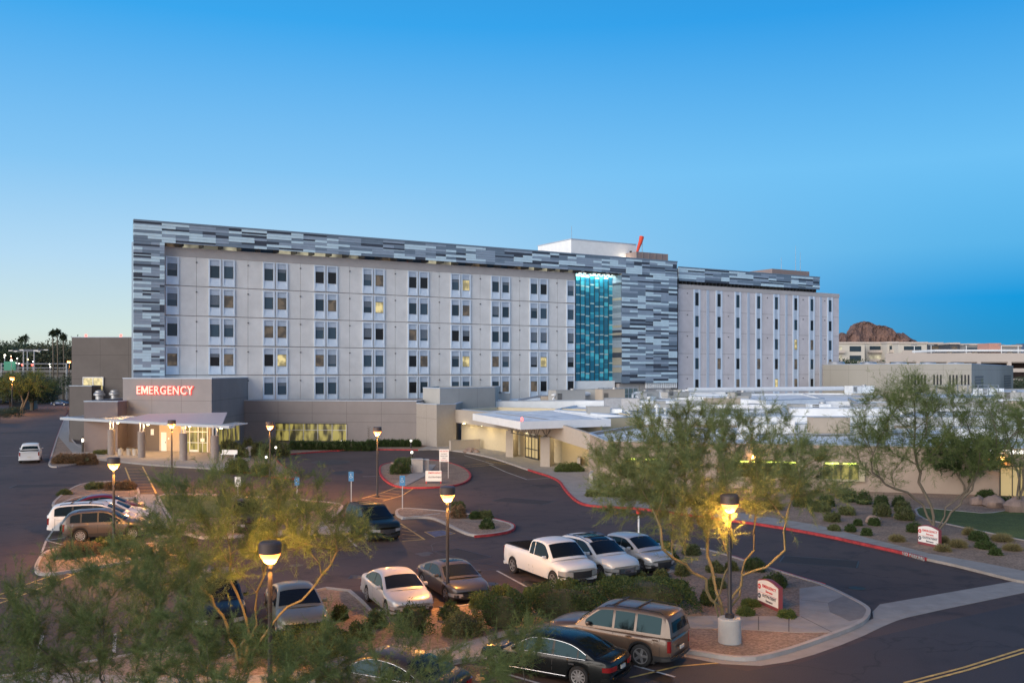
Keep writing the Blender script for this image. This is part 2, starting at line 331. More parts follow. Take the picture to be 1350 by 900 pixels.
# ------------------------------------------------------------------ ground
def PP(l, z=0.0): return [P(u, v, z) for u, v in l]
mb = MB(); mb.quad((-4500,-60,-0.06),(4500,-60,-0.06),(4500,9000,-0.06),(-4500,9000,-0.06)); structure(mb, 'ground', m_terr)
mb = MB(); mb.add([(-150,8,0),(62,8,0),(62,128,0),(-44,128,0),(-44,134,0),(-60,134,0),(-62,150,0),(-66,420,0),(-190,420,0),(-150,120,0)], [tuple(range(10))]); structure(mb, 'parking_lot', m_asph)
# the street in the lower right corner
st = PP([(800,920),(902,868),(985,884),(1060,872),(1150,840),(1350,795),(1560,750)])+[(120,40),(120,6),(0,6)]
mb = MB(); mb.prism(st, -0.02, 0.005); structure(mb, 'road', m_asph2)
def line_px(mb, pts, w=0.11, z=0.010, mi=0):
    q = [P(u,v) for u,v in pts]; a = poffset(q, w/2); b = poffset(q, -w/2)
    for i in range(len(q)-1): mb.quad((*b[i],z),(*b[i+1],z),(*a[i+1],z),(*a[i],z), mi)
def strip(path, d0, d1, z0, z1, name, m, mb=None):
    a = poffset(path, d0); b = poffset(path, d1); mb = mb or MB()
    for i in range(len(path)-1):
        mb.quad((*a[i],z1),(*a[i+1],z1),(*b[i+1],z1),(*b[i],z1)); mb.quad((*a[i],z0),(*a[i],z1),(*a[i+1],z1),(*a[i+1],z0)); mb.quad((*b[i],z0),(*b[i],z1),(*b[i+1],z1),(*b[i+1],z0))
    for e in (0, -1): mb.quad((*a[e],z0),(*b[e],z0),(*b[e],z1),(*a[e],z1))
    return structure(mb, name, m) if name else mb
def island(pts, mk=m_kerb, mf=m_gravel, fill='island_gravel', smooth=2, h=0.14, kw=0.17):
    p = ccw(chaikin(PP(pts, h), smooth)); q = offset(p, kw); n = len(p); mb = MB()
    for i in range(n):
        j = (i+1)%n
        mb.quad((*p[i],0),(*p[j],0),(*p[j],h),(*p[i],h)); mb.quad((*p[i],h),(*p[j],h),(*q[j],h),(*q[i],h)); mb.quad((*q[i],h),(*q[j],h),(*q[j],h-.04),(*q[i],h-.04))
    structure(mb, 'kerb', mk)
    mb = MB(); mb.add([(x,y,h-.03) for x,y in q], [tuple(range(n))]); structure(mb, fill, mf)
    return p
def pad(pts, z, name, m, smooth=0, world=False, z0=0.0):
    p = pts if world else PP(pts, z)
    if smooth: p = chaikin(p, smooth)
    mb = MB(); mb.prism(p, z0, z); return structure(mb, name, m)
# roundabout island
isl1 = island([(499,613),(512,609),(540,606),(575,605),(602,611),(620,620),(622,630),(608,638),(580,641),(550,642),(524,641),(510,635),(500,625)], m_red)
pad([(519,638.5),(533,641),(564,625),(575,612),(556,611),(545,621)], 0.145, 'path', m_conc)
# island under the lamp in the middle
island([(520,668),(560,670),(620,676),(655,684),(679,690),(676,698),(650,703),(625,705),(606,699),(574,682),(556,680),(523,682)], m_kerb)
strip(poffset(chaikin(PP([(625,705.4),(650,703.4),(677,698.6),(680,690),(655,683.6),(620,675.6)],.14),2,False),-.01),0.0,-0.03,0.01,0.15,'kerb',m_red)
# lawn and walk behind the island trees
island([(205,650),(260,650),(330,653),(446,661),(455,668),(430,690),(330,705),(245,708),(224,684),(212,665)], m_kerb, m_gravel, 'island_gravel', 1)
pad([(209,652),(300,654),(440,663),(424,672),(330,680),(222,683)], 0.135, 'lawn', m_lawn, z0=0.0)
pad([(178,651),(203,651),(221,684),(230,705),(205,706),(190,684)], 0.10, 'path', m_conc)
pad([(330,706),(470,700),(462,690),(430,690)], 0.12, 'path', m_conc)
# left islands
island([(44,749),(48,738),(56,727),(72,721),(112,725),(170,722),(205,712),(215,722),(190,735),(137,744),(72,755),(50,755)], m_kerb)
island([(96,640),(120,634),(165,633),(182,640),(186,652),(170,657),(110,650),(72,668),(66,662)], m_kerb)
island([(62,616),(66,603),(76,572),(86,548),(91,546),(91,580),(124,598),(124,606),(95,612)], m_kerb)
strip(chaikin(PP([(66,603),(76,572),(86,548),(91,538)],.14),1,False),0.0,0.03,0.01,0.145,'kerb',m_red)
pad([(77,575),(87,549),(91,549),(91,582),(108,586),(108,598),(96,597)], 0.125, 'pavement', m_conc)
# emergency apron and the planting strip to its right
pad([(108,598),(122,604),(200,612),(300,618),(330,606),(330,596),(108,590)], 0.15, 'pavement', m_conc)
kp = chaikin(PP([(300,619),(330,622),(372,631),(398,629),(392,622),(370,612),(362,600),(384,597.5),(415,595),(452,592.5),(500,591.5),(552,592.2)],.14),2,False)
strip(kp, 0.0, 0.17, 0, 0.14, 'kerb', m_red)
pad([(300,618.8),(330,621.7),(372,630.5),(396,628.6),(391,622),(369,612),(361,600),(384,597.2),(415,594.7),(452,592.2),(500,591.2),(552,592),(575,591),(575,584),(330,582),(300,600)], 0.115, 'island_gravel', m_gravel)
# pavement in front of the covered walk, running down the right side
rk = PP([(552,592.2),(577,591),(610,594.5),(648,602),(675,611),(698,619),(735,630),(744,645),(759,660),(777,666),(842,668.5),(890,675),(933,681),(1000,689),(1080,702.5),(1150,718),(1191,727),(1219,735)],.15)
rks = chaikin(rk, 2, False)
n1 = int(len(rks)*0.30); strip(rks[:n1+1], 0.0, 0.17, 0, 0.15, 'kerb', m_kerb); strip(rks[n1:], 0.0, 0.17, 0, 0.15, 'kerb', m_red)
dk = chaikin(PP([(1219,735),(1260,744),(1300,754),(1340,764),(1400,774)],.06),1,False); strip(dk, 0.0, 0.17, 0, 0.06, 'kerb', m_kerb)
inner = [(u,v) for u,v in [(1400,760),(1350,752),(1300,742),(1225,729),(1191,720),(1150,710),(1080,692),(1000,679),(933,670),(860,657),(800,645),(797,620),(770,598),(760,585),(575,583)]]
pv = poffset(rks, 0.17)+PP([(1219,735.6),(1260,744.4),(1300,754.4),(1340,764.4),(1400,774)],.1)+PP(inner,.13)
mb = MB(); mb.prism(pv, 0.0, 0.13); structure(mb, 'pavement', m_conc)
# right hand desert garden
pad(PP([(1600,790),(1400,762),(1350,753),(1300,743),(1225,730),(1191,721),(1150,711),(1080,693),(1000,680),(933,671),(860,658),(801,646),(800,628)],.11)+[(60,72),(60,60)], 0.11, 'garden_gravel', m_gravel, world=True)
lw = chaikin(PP([(1207,668),(1236,671),(1269,674),(1302,677),(1333,672),(1362,668),(1440,668),(1440,725),(1350,712),(1311,703),(1244,689),(1213,682)],.13),1)
mb = MB(); mb.prism(lw, 0.0, 0.135); structure(mb, 'lawn', m_lawn)
strip(lw+[lw[0]], 0.0, 0.14, 0.05, 0.16, 'lawn_edging', m_kerb)
# street corner: gutter, sidewalk, ramp
gut = PP([(902,856),(978,870),(1030,862),(1100,838),(1150,815),(1180,806),(1350,772),(1500,742)])
strip(chaikin(gut,1,False), 0.0, -0.75, 0.0, 0.012, 'gutter', m_conc)
pad([(1150,806),(1160,796),(1322,768),(1350,764),(1350,776),(1180,811),(1152,818)], 0.016, 'driveway_apron', m_conc)
ck = chaikin(PP([(540,890),(577,874),(618,866),(652,862),(700,858),(780,855),(860,853),(902,855),(978,868),(1027,860),(1100,835),(1140,819),(1149,806),(1146,798),(1120,784),(1088,769),(1050,758),(1012,746),(963,731),(930,722),(885,716),(862,716)],.15),2,False)
strip(ck, 0.0, 0.17, 0, 0.15, 'kerb', m_kerb)
strip(chaikin(PP([(1088,769),(1050,758),(1012,746),(963,731)],.15),1,False), 0.02, -0.02, 0.01, 0.156, 'kerb', m_red)
gs = poffset(ck,0.17)+PP([(862,720),(876,745),(888,751),(860,762),(800,769),(736,778),(700,787),(648,790),(612,796),(580,799),(540,803),(487,803),(476,792),(458,778),(430,775),(412,780),(404,820),(425,845),(365,850),(300,862),(240,850),(60,880),(-60,900),(-60,1000),(200,1000)],.15)
mb = MB(); mb.prism(gs, 0.0, 0.11); structure(mb, 'verge_gravel', m_gravel)
for seg in ([(889,752),(860,762.5),(800,770),(736,779),(700,788),(648,791),(612,797.5),(580,800)], [(545,804),(487,804),(474,791),(458,777),(430,774),(411,778),(404,800),(404,822),(425,846),(365,851),(300,863)], [(876,744),(889,752)], [(240,851),(60,881),(-60,901)]):
    strip(PP(seg,.15), 0.0, -0.16, 0, 0.15, 'kerb', m_kerb)
pad([(-80,905),(60,885),(240,893),(340,889),(450,878),(560,858),(600,850),(680,826),(740,818),(893,812),(950,811),(1054,812),(1054,775),(1088,771),(1120,786),(1143,799),(1146,806),(1136,818),(1100,832.5),(1050,833),(960,828),(893,827),(800,832),(740,842),(680,850),(600,868),(560,880),(450,900),(340,912),(200,935),(-80,960)], 0.125, 'path', m_conc)
pad([(1091,794),(1112,785),(1143,800),(1144,812),(1120,818),(1094,806)], 0.13, 'pavement', mat('ramp concrete darker', (0.17,0.155,0.15), 0.85, var=0.12, world_co=True))
# cross joints in the walk
mb = MB()
for a, b in [((700,823),(716,845)),((760,817),(770,837)),((905,812),(905,826)),((950,811.5),(950,827.5)),((1000,812),(1000,830)),((1040,812),(1040,832)),((640,838),(660,857)),((580,856),(600,868)),((500,869),(520,889)),((1056,812),(1098,833)),((1091,794),(1056,790))]:
    q0 = P(*a,.128); q1 = P(*b,.128); pth = [q0,q1]; A = poffset(pth,.02); B = poffset(pth,-.02); mb.quad((*B[0],.1285),(*B[1],.1285),(*A[1],.1285),(*A[0],.1285))
for k in range(1, 34):
    i = int(k*(len(rks)-2)/34); 
    if i < n1*0.5: continue
    a = poffset(rks, 0.2)[i]; t = (Vector(rks[i+1])-Vector(rks[i])).normalized(); nrm = Vector((-t.y,t.x)); b = Vector(a)+nrm*1.5
    pth = [tuple(a), tuple(b)]; A = poffset(pth,.02); B = poffset(pth,-.02); mb.quad((*B[0],.133),(*B[1],.133),(*A[1],.133),(*A[0],.133))
structure(mb, 'path_joints', mat('joint in paving', (0.10,0.09,0.085), 0.9))
# painted markings
mb = MB()
for l in ([(55,728),(61,712),(71,697)],[(61,712),(88,708)],[(56,722),(90,719)],[(655,752),(694,773)],[(836,877),(890,892)],[(1200,600),(1200,600.1)]):
    line_px(mb, l, 0.11)
for l in ([(46,880),(56,836)],[(150,860),(152,835)],[(443,694),(470,720)],[(612,600),(651,612)],[(600,603),(560,605)],[(645,612),(667,622),(695,632)],[(695,632),(735,629)],[(450,860),(520,850)],[(640,880),(760,915)],[(560,905),(600,925)],[(60,712),(88,719)],[(0,601),(66,599)],[(478,628),(518,627)]):
    line_px(mb, l, 0.12)
for l in ([(1000,0),(1000,0.1)],): pass
structure(mb, 'white_markings', m_wline)
mb = MB()
line_px(mb, [(-20,791),(40,768),(137,736),(200,722)], .13); line_px(mb, [(-20,802),(40,780),(115,750),(140,742)], .13)
for k in range(7):
    t = k/7; a = (-10+t*130, 787.5-t*46); b = (12+t*118, 789-t*43); line_px(mb, [a,b], .12)
line_px(mb, [(165,616),(179,652)], .13); line_px(mb, [(188,615),(206,650)], .13)
for k in range(9):
    t = k/8; line_px(mb, [(166+13*t,618+33*t),(189+16*t,618+31*t)], .10)
line_px(mb, [(195,722),(229,716)],.12); line_px(mb,[(229,716),(232,732)],.12); line_px(mb,[(190,727),(232,732)],.12); line_px(mb,[(185,722),(190,741)],.12)
for k in range(4): line_px(mb, [(196+6*k,721+2.5*k),(232,722+3.0*k)], .1)
line_px(mb, [(477,657),(505,649),(524,641.5)], .12); line_px(mb, [(505,660),(530,653),(546,643)], .12)
for k in range(5): line_px(mb, [(485+9*k,655-3.0*k),(510+8*k,658-3.2*k)], .1)
line_px(mb, [(528,690),(560,711)],.12); line_px(mb, [(560,711),(530,713)],.12)
for k in range(4): line_px(mb, [(530,694+5*k),(536+7*k,696.5+4.6*k)],.10)
line_px(mb, [(560,701),(583,698),(600,703),(573,708),(560,701)], .10)
line_px(mb, [(640,607),(700,617)], .12); line_px(mb, [(590,617),(690,610)], .12); line_px(mb, [(612,613),(690,607)], .12)
line_px(mb, [(830,893),(893,878),(975,871)], .10)
line_px(mb, [(1200,903),(1276,883),(1356,858)], .11, .016); line_px(mb, [(1192,900),(1270,880),(1350,855)], .11, .016)
structure(mb, 'yellow_markings', m_yline)
mb = MB(); mb.quad(*[(*P(u,v),.008) for u,v in [(562,701),(583,698.6),(598,703),(573,707.6)]]); structure(mb, 'parking_lot_blue_square', mat('faded blue road paint', (0.07,0.09,0.16), .7, var=.4, world_co=True))
# dark water stain / utility patches on the upper drive
for pts in ([(400,609),(440,605),(470,608),(440,614)],[(432,622),(470,619),(484,623),(446,627)]):
    mb = MB(); mb.add([(*q,.004) for q in chaikin(PP(pts),2)][::-1], [tuple(range(16))]); structure(mb, 'road_patch', mat('tar patch', (0.022,0.019,0.021), .6))
o = letters('kerb_lettering', 'NO PARKING', 0.26, m_wline, (*P(1203,730.5,.08),.08)); kk = atan2(P(1219,735)[1]-P(1191,727)[1], P(1219,735)[0]-P(1191,727)[0]); o.rotation_euler = (pi/2,0,kk); o['kind'] = 'structure'
_d = Vector((sin(kk), -cos(kk), 0)); o.location = Vector((*P(1204.5,731.0,.15),.075))+_d*0.02

# worn asphalt: square utility patches with tar seams, drips of oil in the bays, iron covers
gr2 = random.Random(77); m_patch = mat('newer asphalt patch', (.030,.022,.021), .8, var=.15, scale=6, world_co=True); m_seam = mat('tar seam', (.012,.010,.010), .5); m_oil = mat('oil drip', (.018,.014,.013), .45, var=.3, scale=5, world_co=True)
mbp = MB(); mbs = MB()
for u, v, w_, d_, rz in ((300,640,3.4,1.6,.3),(690,660,4.2,2.0,-.5),(610,730,3.0,1.4,-.9),(1080,740,3.6,1.8,-.4),(60,640,5,2,.2),(420,720,2.6,1.5,-.9),(850,700,2.8,1.6,.6),(20,570,7,3,.9),(720,640,2,2,.4)):
    x, y = P(u,v); mbp.box(-w_/2,w_/2,-d_/2,d_/2,0,.004,0,rz,(x,y))
    for a,b,c_,e_ in ((-w_/2-.04,w_/2+.04,-d_/2-.05,-d_/2+.02),(-w_/2-.04,w_/2+.04,d_/2-.02,d_/2+.05),(-w_/2-.05,-w_/2+.02,-d_/2+.02,d_/2-.02),(w_/2-.02,w_/2+.05,-d_/2+.02,d_/2-.02)): mbs.box(a,b,c_,e_,.001,.006,0,rz,(x,y))
for k in range(14):      # long sealed cracks wandering over the lot
    x, y = P(gr2.uniform(60,1100), gr2.uniform(625,790)); a = gr2.uniform(0,6.28); pts = [(x,y)]
    for _ in range(gr2.randint(6,14)): a += gr2.uniform(-.5,.5); x += cos(a)*.8; y += sin(a)*.8; pts.append((x,y))
    A_ = poffset(pts,.03); B_ = poffset(pts,-.03)
    for i in range(len(pts)-1): mbs.quad((*B_[i],.0068),(*B_[i+1],.0068),(*A_[i+1],.0068),(*A_[i],.0068))
structure(mbp, 'asphalt_patches', m_patch); structure(mbs, 'tar_seams', m_seam)
mbo = MB()
for u, v in ((700,768),(800,752),(830,745),(520,790),(600,775),(640,770),(500,700),(545,700),(120,700),(100,690),(420,800),(470,760),(690,730),(760,740),(560,730),(330,730),(960,905),(870,892),(640,893)):
    x, y = P(u,v); r_ = gr2.uniform(.18,.5); n_ = 14; ph = gr2.random()*6
    mbo.add([(x+r_*(1+.3*sin(3*t+ph)+.15*sin(5*t))*cos(t), y+r_*1.2*(1+.3*sin(2*t+ph))*sin(t), .0076) for t in [2*pi*i/n_ for i in range(n_)]], [tuple(range(n_))])
structure(mbo, 'oil_stains', m_oil)
for u, v in ((645,690),(390,745),(1130,775),(270,600)):
    x, y = P(u,v); q = MB(); q.lathe([(.36,0),(.36,.009),(.30,.009),(.29,.006)],24); o = q.build('manhole_cover', mat('cast iron', (.035,.032,.03), .5, metal=.6), None, (x,y,.001)); o['kind'] = 'structure'
# ------------------------------------------------------------------ hospital tower
TA = (-45.0, 123.7); TD = Vector((.8571,.5152)); TN = Vector((.5152,-.8571)); TR = atan2(.5152,.8571)
def su(u, off=0.0):                     # distance along the front at pixel column u, on a plane `off` metres in front of the wall
    k = (u-CX)/FOC; x0 = TA[0]+TN.x*off; y0 = TA[1]+TN.y*off
    return (k*y0-x0)/(TD.x-k*TD.y)
tower = empty('hospital_tower', (*TA,0), TR, 'long six storey hospital block of pale precast panels wrapped by a patterned grey metal screen', 'hospital building')
LV = [1.27,5.16,9.06,12.96,16.86,20.76]
L1 = su(815); WT = 25.75
mb = MB()
for k, z in enumerate([-0.4]+LV):
    zt = (LV+[WT])[k]
    edges = [-4.0]+[su(u) for u in (259,327,396,461,521,579,633,685,735)]+[su(757.5)]
    for a, b in zip(edges, edges[1:]): mb.box(a+.02, b-.02, 0, 0.5, z+.045, zt-.045)
sb_ = su(182,-22)+.5
mb.prism([(-3.4,.08),(su(757.5),.08),(su(757.5),22),(sb_,22)], -.4, WT-.05, 1)
mb.box(su(757.5)+.01, su(893)+.1, 2.2, 22, -0.4, WT-.05, 1)
mb.prism([(-2.6,.6),(su(893),2.3),(su(893),21.9),(sb_+.1,21.9)], WT-.05, WT+.1, 2)
mb.build('wall', [m_precast, m_joint, m_foam], tower)
mb = MB(); mb.box(-4.0, su(757.5), -0.10, 0.3, WT-1.15, WT, 0); mb.build('parapet_band', m_band, tower)
# windows: one surround mesh, panes of several kinds
def surround(w=1.62, h=3.62):
    m = MB(); e = .17
    m.box(-w/2, -w/2+e, -.20, .05, 0, h); m.box(w/2-e, w/2, -.20, .05, 0, h)
    m.box(-w/2+e, w/2-e, -.20, .05, 0, .10); m.box(-w/2+e, w/2-e, -.20, .05, h-.14, h)
    m.box(-w/2+e, w/2-e, -.06, .04, 2.78, h-.14, 1)  # recessed header coloured darker to stand for its shade
    m.quad((-w/2+e,-.19,.10),(w/2-e,-.19,.10),(w/2-e,-.05,1.06),(-w/2+e,-.05,1.06),0)
    m.box(-w/2+e, w/2-e, -.10, .04, 1.06, 1.12, 0); m.box(-w/2+e, w/2-e, -.10, .04, 2.74, 2.79, 1)
    return m
sur_me = surround().mesh('window', [m_frame, m_frame2])
def pane_me(m): q = MB(); q.box(-.64, .64, -.015, .03, 1.12, 2.74, 0); q.box(-.64,.64,-.03,-.015,1.12,1.17,1); q.box(-.64,.64,-.03,-.015,2.69,2.74,1); q.box(-.64,-.59,-.03,-.015,1.17,2.69,1); q.box(.59,.64,-.03,-.015,1.17,2.69,1); return q.mesh('pane', [m, m_dark])
PM = [pane_me(m) for m in (m_gl, m_gl2, m_gl3, m_lit1, m_lit2)]
wr = random.Random(3)
BM = []
for hb in (.35,.7,1.15):
    q = MB(); zz = 2.69
    while zz > 2.69-hb: q.box(-.58,.58,-.022,-.016,zz-.085,zz-.01,0); zz -= .095
    BM.append(q.mesh('blind', m_blind))
pairs = [292.3,363,429.6,492.4,551.5,607.4,659.9,710.3]; singles = [227,752.3]
# lit rooms as read from the photograph: (column pair index, left 0/right 1, floor from the top) -> 3 lit, 4 dim
LIT = {(3,1,1):3,(1,1,3):3,(0,1,3):4,(1,1,1):4,(1,1,2):4,(0,1,1):4,(2,1,1):4,(4,1,3):4,(5,1,0):3,(5,1,3):3,(7,1,3):3,(6,0,3):4,(5,1,1):4,(4,0,2):4,(3,1,0):4,(3,0,0):1,
       (0,1,0):1,(8,0,3):4,(1,0,2):4,(0,0,3):2,(1,0,3):2,(2,0,3):4,(7,0,3):2,(4,0,3):2,(9,0,3):2,(6,1,4):4,(7,0,4):4,(3,0,2):2,(3,1,2):2,(5,1,2):2}
mass = MB(); mass_p = MB(); nwin = 0
for ci, u in enumerate(pairs+singles):
    for side in ((0,1) if ci < 8 else (0,)):
        s = su(u, .1)+((-.92 if side == 0 else .92) if ci < 8 else 0.0)
        for fl in range(6):
            z = [20.76,16.86,12.96,9.06,5.16,1.27][fl]+.09
            if fl == 5: continue
            if fl == 4 and ci in (0,8): continue
            k = LIT.get((ci,side,fl)); k = wr.choice([0,0,0,1,1,2]) if k is None else k
            w = inst('window', sur_me, tower, (s,0,z)); inst('pane', PM[k], w); nwin += 1
            if k < 3 and wr.random() < .45: inst('blind', wr.choice(BM), w)
# slender lower storey seen over the roofs of the low wings
for ci, u in enumerate(pairs+singles):
    if ci in (0,8): continue
    for side in ((0,1) if ci < 8 else (0,)):
        s = su(u,.1)+((-.92 if side == 0 else .92) if ci < 8 else 0.0); w = inst('window', sur_me, tower, (s,0,1.36)); inst('pane', PM[wr.choice([0,1,2])], w); nwin += 1
vent_me = MB().lathe([(.10,-.10),(.10,.02)], 10, axis='y').mesh('wall_vent', mat('vent grey', (.10,.10,.11), .6))
vs = [259,327,396,461,521,579,633,685,734]
for u in vs:
    for z in LV[1:]: inst('wall_vent', vent_me, tower, (su(u), -.02, z+3.15))
# metal screen
def screen(mbs, s0, s1, z0, z1, yo, seed, weights=(.38,.24,.22,.16), rh=.36, mod=1.7):
    r = random.Random(seed); nz = int(round((z1-z0)/rh)); rh = (z1-z0)/nz
    for k in range(nz):
        za = z0+k*rh; x = s0-r.random()*0; last = -1; x = s0
        while x < s1-.01:
            t = r.choices(range(4), weights)[0]
            if t == last: t = (t+1) % 4
            ln = mod*r.choice((1,1,2,2,3) if t != 3 else (1,2,2,3)); g0 = s0+round((x+ln-s0)/mod)*mod
            x1 = min(s1, max(x+mod*.5, g0)); last = t
            if s1-x1 < mod*.5: x1 = s1
            d = (.0,.03,.05,.09)[t]
            if t == 3 and r.random() < .6:
                mbs.box(x, x1, yo+.0+d, yo+.35, za+rh*.30+.0, za+rh-.012, 3); mbs.box(x, x1, yo+.03, yo+.35, za+.012, za+rh*.30, r.choice((0,1,2)))
            else: mbs.box(x, x1, yo+d, yo+.35, za+.012, za+rh-.012, t)
            x = x1
YO = -1.5; sl = su(176.3, 1.5); s_in = su(217, 1.5); sr = su(893, 1.5); c0 = su(820, 1.5)
mb = MB()
screen(mb, sl, s_in, 5.0, 26.05, YO, 11, mod=1.05)
screen(mb, sl, sr, 26.06, 28.55, YO, 12)
screen(mb, c0, sr, 7.6, 26.05, YO, 13, weights=(.36,.24,.23,.17))
mb.box(sl-.02, sr+.02, YO-.06, YO+.4, 28.55, 28.78, 2)
mb.box(sl, s_in-.05, YO+.36, 0.07, 5.0, 26.0, 1); mb.box(sl, sr, YO+.36, YO+.55, 26.2, 28.5, 3); mb.box(c0+.05, sr-.03, YO+.36, 2.1, 7.62, 26.0, 3)
mb.build('cladding_screen', m_scr, tower)
# striped return of the screen beside the glazing
mb = MB(); r_ = random.Random(5); z = 7.7
while z < 26.0:
    h = r_.choice((.42,.42,.84)); mb.box(c0-.12, c0+.04, YO+.05, 2.1, z+.01, min(26.0,z+h)-.01, r_.choice((0,1,2,3))); z += h
mb.build('cladding_return', [mat('champagne panel', (.33,.31,.26), .45, metal=.2), m_scr[1], m_scr[2], m_scr[3]], tower)
# clerestory between the wall top and the screen
nb = 34; L = sr-s_in
for k in range(nb):
    a = s_in+L*k/nb; b = s_in+L*(k+1)/nb-.18
    if a > su(757): 
        if a < c0: continue
    u_mid = k/nb
    on = k in (1,2,3,6,7,8,9,10) or k in (15,16) or k in (22,23,24,25)
    q = MB(); q.box(a, b, 1.2, 1.3, WT+.1, 27.4); q.build('clerestory_window', m_clere if on else (m_gl2 if k%3 else m_lit2), tower)
mb = MB()
for k in range(nb+1):
    a = s_in+L*k/nb; mb.box(a-.16, a-.02, -1.0, 1.25, WT+.05, 26.5)
mb.build('screen_brackets', m_dark, tower)
mb = MB(); mb.prism([(s_in-2,1.35),(sr,1.35),(sr,21),(sb_+1,21)], WT+.1, 28.3); mb.build('plant_storey', m_band, tower)
# curtain wall
g0, g1 = su(758.5,-1.0), c0-.05; GZ0, GZ1 = 8.0, 25.95
tl = [mat('teal glazing deep', (.010,.095,.17), .15, spec=.5, emit=(.01,.17,.28), estr=.17), mat('teal glazing mid', (.02,.16,.25), .15, spec=.5, emit=(.01,.24,.36), estr=.22), mat('teal glazing bright', (.05,.27,.35), .2, spec=.5, emit=(.05,.40,.52), estr=.28), mat('pale fritted glazing', (.33,.50,.54), .3, spec=.6)]  # faint emission painted into the teal panes stands for the lit interior
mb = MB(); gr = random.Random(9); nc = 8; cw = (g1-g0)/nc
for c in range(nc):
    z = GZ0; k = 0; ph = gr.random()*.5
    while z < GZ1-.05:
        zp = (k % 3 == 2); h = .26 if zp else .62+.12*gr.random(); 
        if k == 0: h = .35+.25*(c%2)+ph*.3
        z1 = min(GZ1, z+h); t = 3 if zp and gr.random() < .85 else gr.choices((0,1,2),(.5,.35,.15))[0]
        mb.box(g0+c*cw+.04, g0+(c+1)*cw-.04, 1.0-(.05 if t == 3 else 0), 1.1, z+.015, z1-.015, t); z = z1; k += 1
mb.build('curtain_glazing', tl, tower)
mb = MB()
for c in range(nc+1): mb.box(g0+c*cw-.04, g0+c*cw+.04, .86, 1.12, GZ0, GZ1)
mb.box(g0, g1, 1.11, 1.3, GZ0, GZ1); mb.box(g0, g1, .9, 1.3, GZ1-.12, GZ1)
mb.build('mullions', mat('teal mullion', (.02,.05,.07), .4), tower)
mb = MB(); mb.box(su(757.6), c0-.13, .3, 2.15, -.4, 7.98); mb.build('glazing_plinth', m_white, tower)
mb = MB(); mb.box(su(756.5), su(757.5), -.1, 2.2, -.4, WT); mb.build('corner_pier', m_precast, tower)
mb = MB()
for c in range(nc): mb.box(g0+c*cw+.25, g0+(c+1)*cw-.25, .25, .45, 25.80, 25.92)
mb.build('downlight', mat('downlight lens', (1,1,.9), .3, emit=(.95,1.0,.85), estr=1.2), tower)
ar = lamp_light('AREA', ((g0+g1)/2, .35, 25.75), 330, (.80,1.0,.86), tower, name='glazing_light', shape='RECTANGLE', size=(g1-g0)-.5, size_y=.3)
ar.rotation_euler = (radians(22), 0, 0)
# under the screen column at roof level: louvred gallery
mb = MB(); mb.box(c0+.3, sr-.6, -.4, 1.9, 5.2, 7.5, 0)
for k in range(17): x = su(846)+k*.42; mb.box(x, x+.16, -1.2, -.9, 6.7, 7.6, 1)
mb.build('louvre_gallery', [m_band, m_white], tower)
# roof penthouse boxes
y_p = 6.0; p0 = su(753, -y_p); p1 = su(838.4, -y_p)
mb = MB(); mb.box(p0, p1, y_p, y_p+10.6, 26, 32.25, 0); mb.box(p0-.08, p1+.08, y_p-.08, y_p+10.7, 32.25, 32.42, 1); mb.build('penthouse', [m_white, m_frame2], tower)
mb = MB(); mb.tube([(p0+.3,y_p+.3,32.3),(p0+.3,y_p+.3,34.6)], .03, 5); mb.build('antenna', m_galv, tower)
mb = MB(); q0 = su(839,-3); q1 = su(880,-3); mb.box(q0, q1, 3, 10, 26, 30.6, 0)
for k in range(6): mb.box(q0+(q1-q0)*k/5-.05, q0+(q1-q0)*k/5+.05, 2.9, 3.0, 28, 30.6, 1)
mb.build('stair_tower', [mat('pinkish brown render', (.25,.20,.195), .85, var=.08), m_joint], tower)
ws = empty('windsock', (TA[0]+TD.x*(q0+.9)-TN.x*4, TA[1]+TD.y*(q0+.9)-TN.y*4, 30.6), TR, 'orange red windsock drooping from a pole on the hospital roof', 'windsock')
mb = MB(); mb.tube([(1.2,0,0),(1.2,0,2.9)], .05, 6); mb.build('pole', m_galv, ws)
mb = MB(); mb.tube([(1.1,0,2.9),(.85,0,2.0),(.35,0,.9),(0,0,-.1)], [.42,.36,.28,.2], 10, cap=False); o = mb.build('sock', mat('windsock fabric', (.60,.07,.04), .8), ws); sm = o.modifiers.new('solid','SOLIDIFY'); sm.thickness = .02
fl = MB(); fl.box(-.2,.2,-.15,.15,0,.35); fx = fl.build('floodlight', m_dark, None, (TA[0]+TD.x*(q0+.3)-TN.x*5.0, TA[1]+TD.y*(q0+.3)-TN.y*5.0, 30.6)); tag(fx, 'small floodlight on the stair tower beside the white penthouse', 'floodlight')
lamp_light('POINT', (q0-.8, 5.2, 29.6), 40, (1,.85,.6), tower, .1)

# second block
B2 = empty('hospital_tower', (*TA,0), TR, 'right hand hospital block of pale precast with tall slit windows in full height strips', 'hospital building')
e0 = su(894); e1 = su(1106); T2 = 25.0; F2 = [1.3,5.2,9.0,12.75,16.55,20.35]
mb = MB(); jx = [893.5,911.5,943,957,980,994,1010,1031,1045,1066,1078,1090,1106]
jx = [894,925.8,954.6,979.4,1006,1029.5,1054,1076,1106]
for k, z in enumerate([-.4]+F2):
    zt = (F2+[T2-.5])[k]
    for a, b in zip(jx, jx[1:]): mb.box(su(a)+.02, su(b)-.02, 0, .5, z+.03, zt-.03)
mb.box(e0, e1-.02, .08, 24, -.4, T2-.3, 1); mb.box(e0+.3, e1-.3, .4, 23.7, T2-.3, T2-.25, 2)
mb.box(e0, e1, .1, 24.0, T2-.5, T2-.02, 0)
mb.build('wall', [mat('pinkish precast panel', (.50,.475,.495), .8, var=.1, scale=.35), m_joint, m_foam], B2)
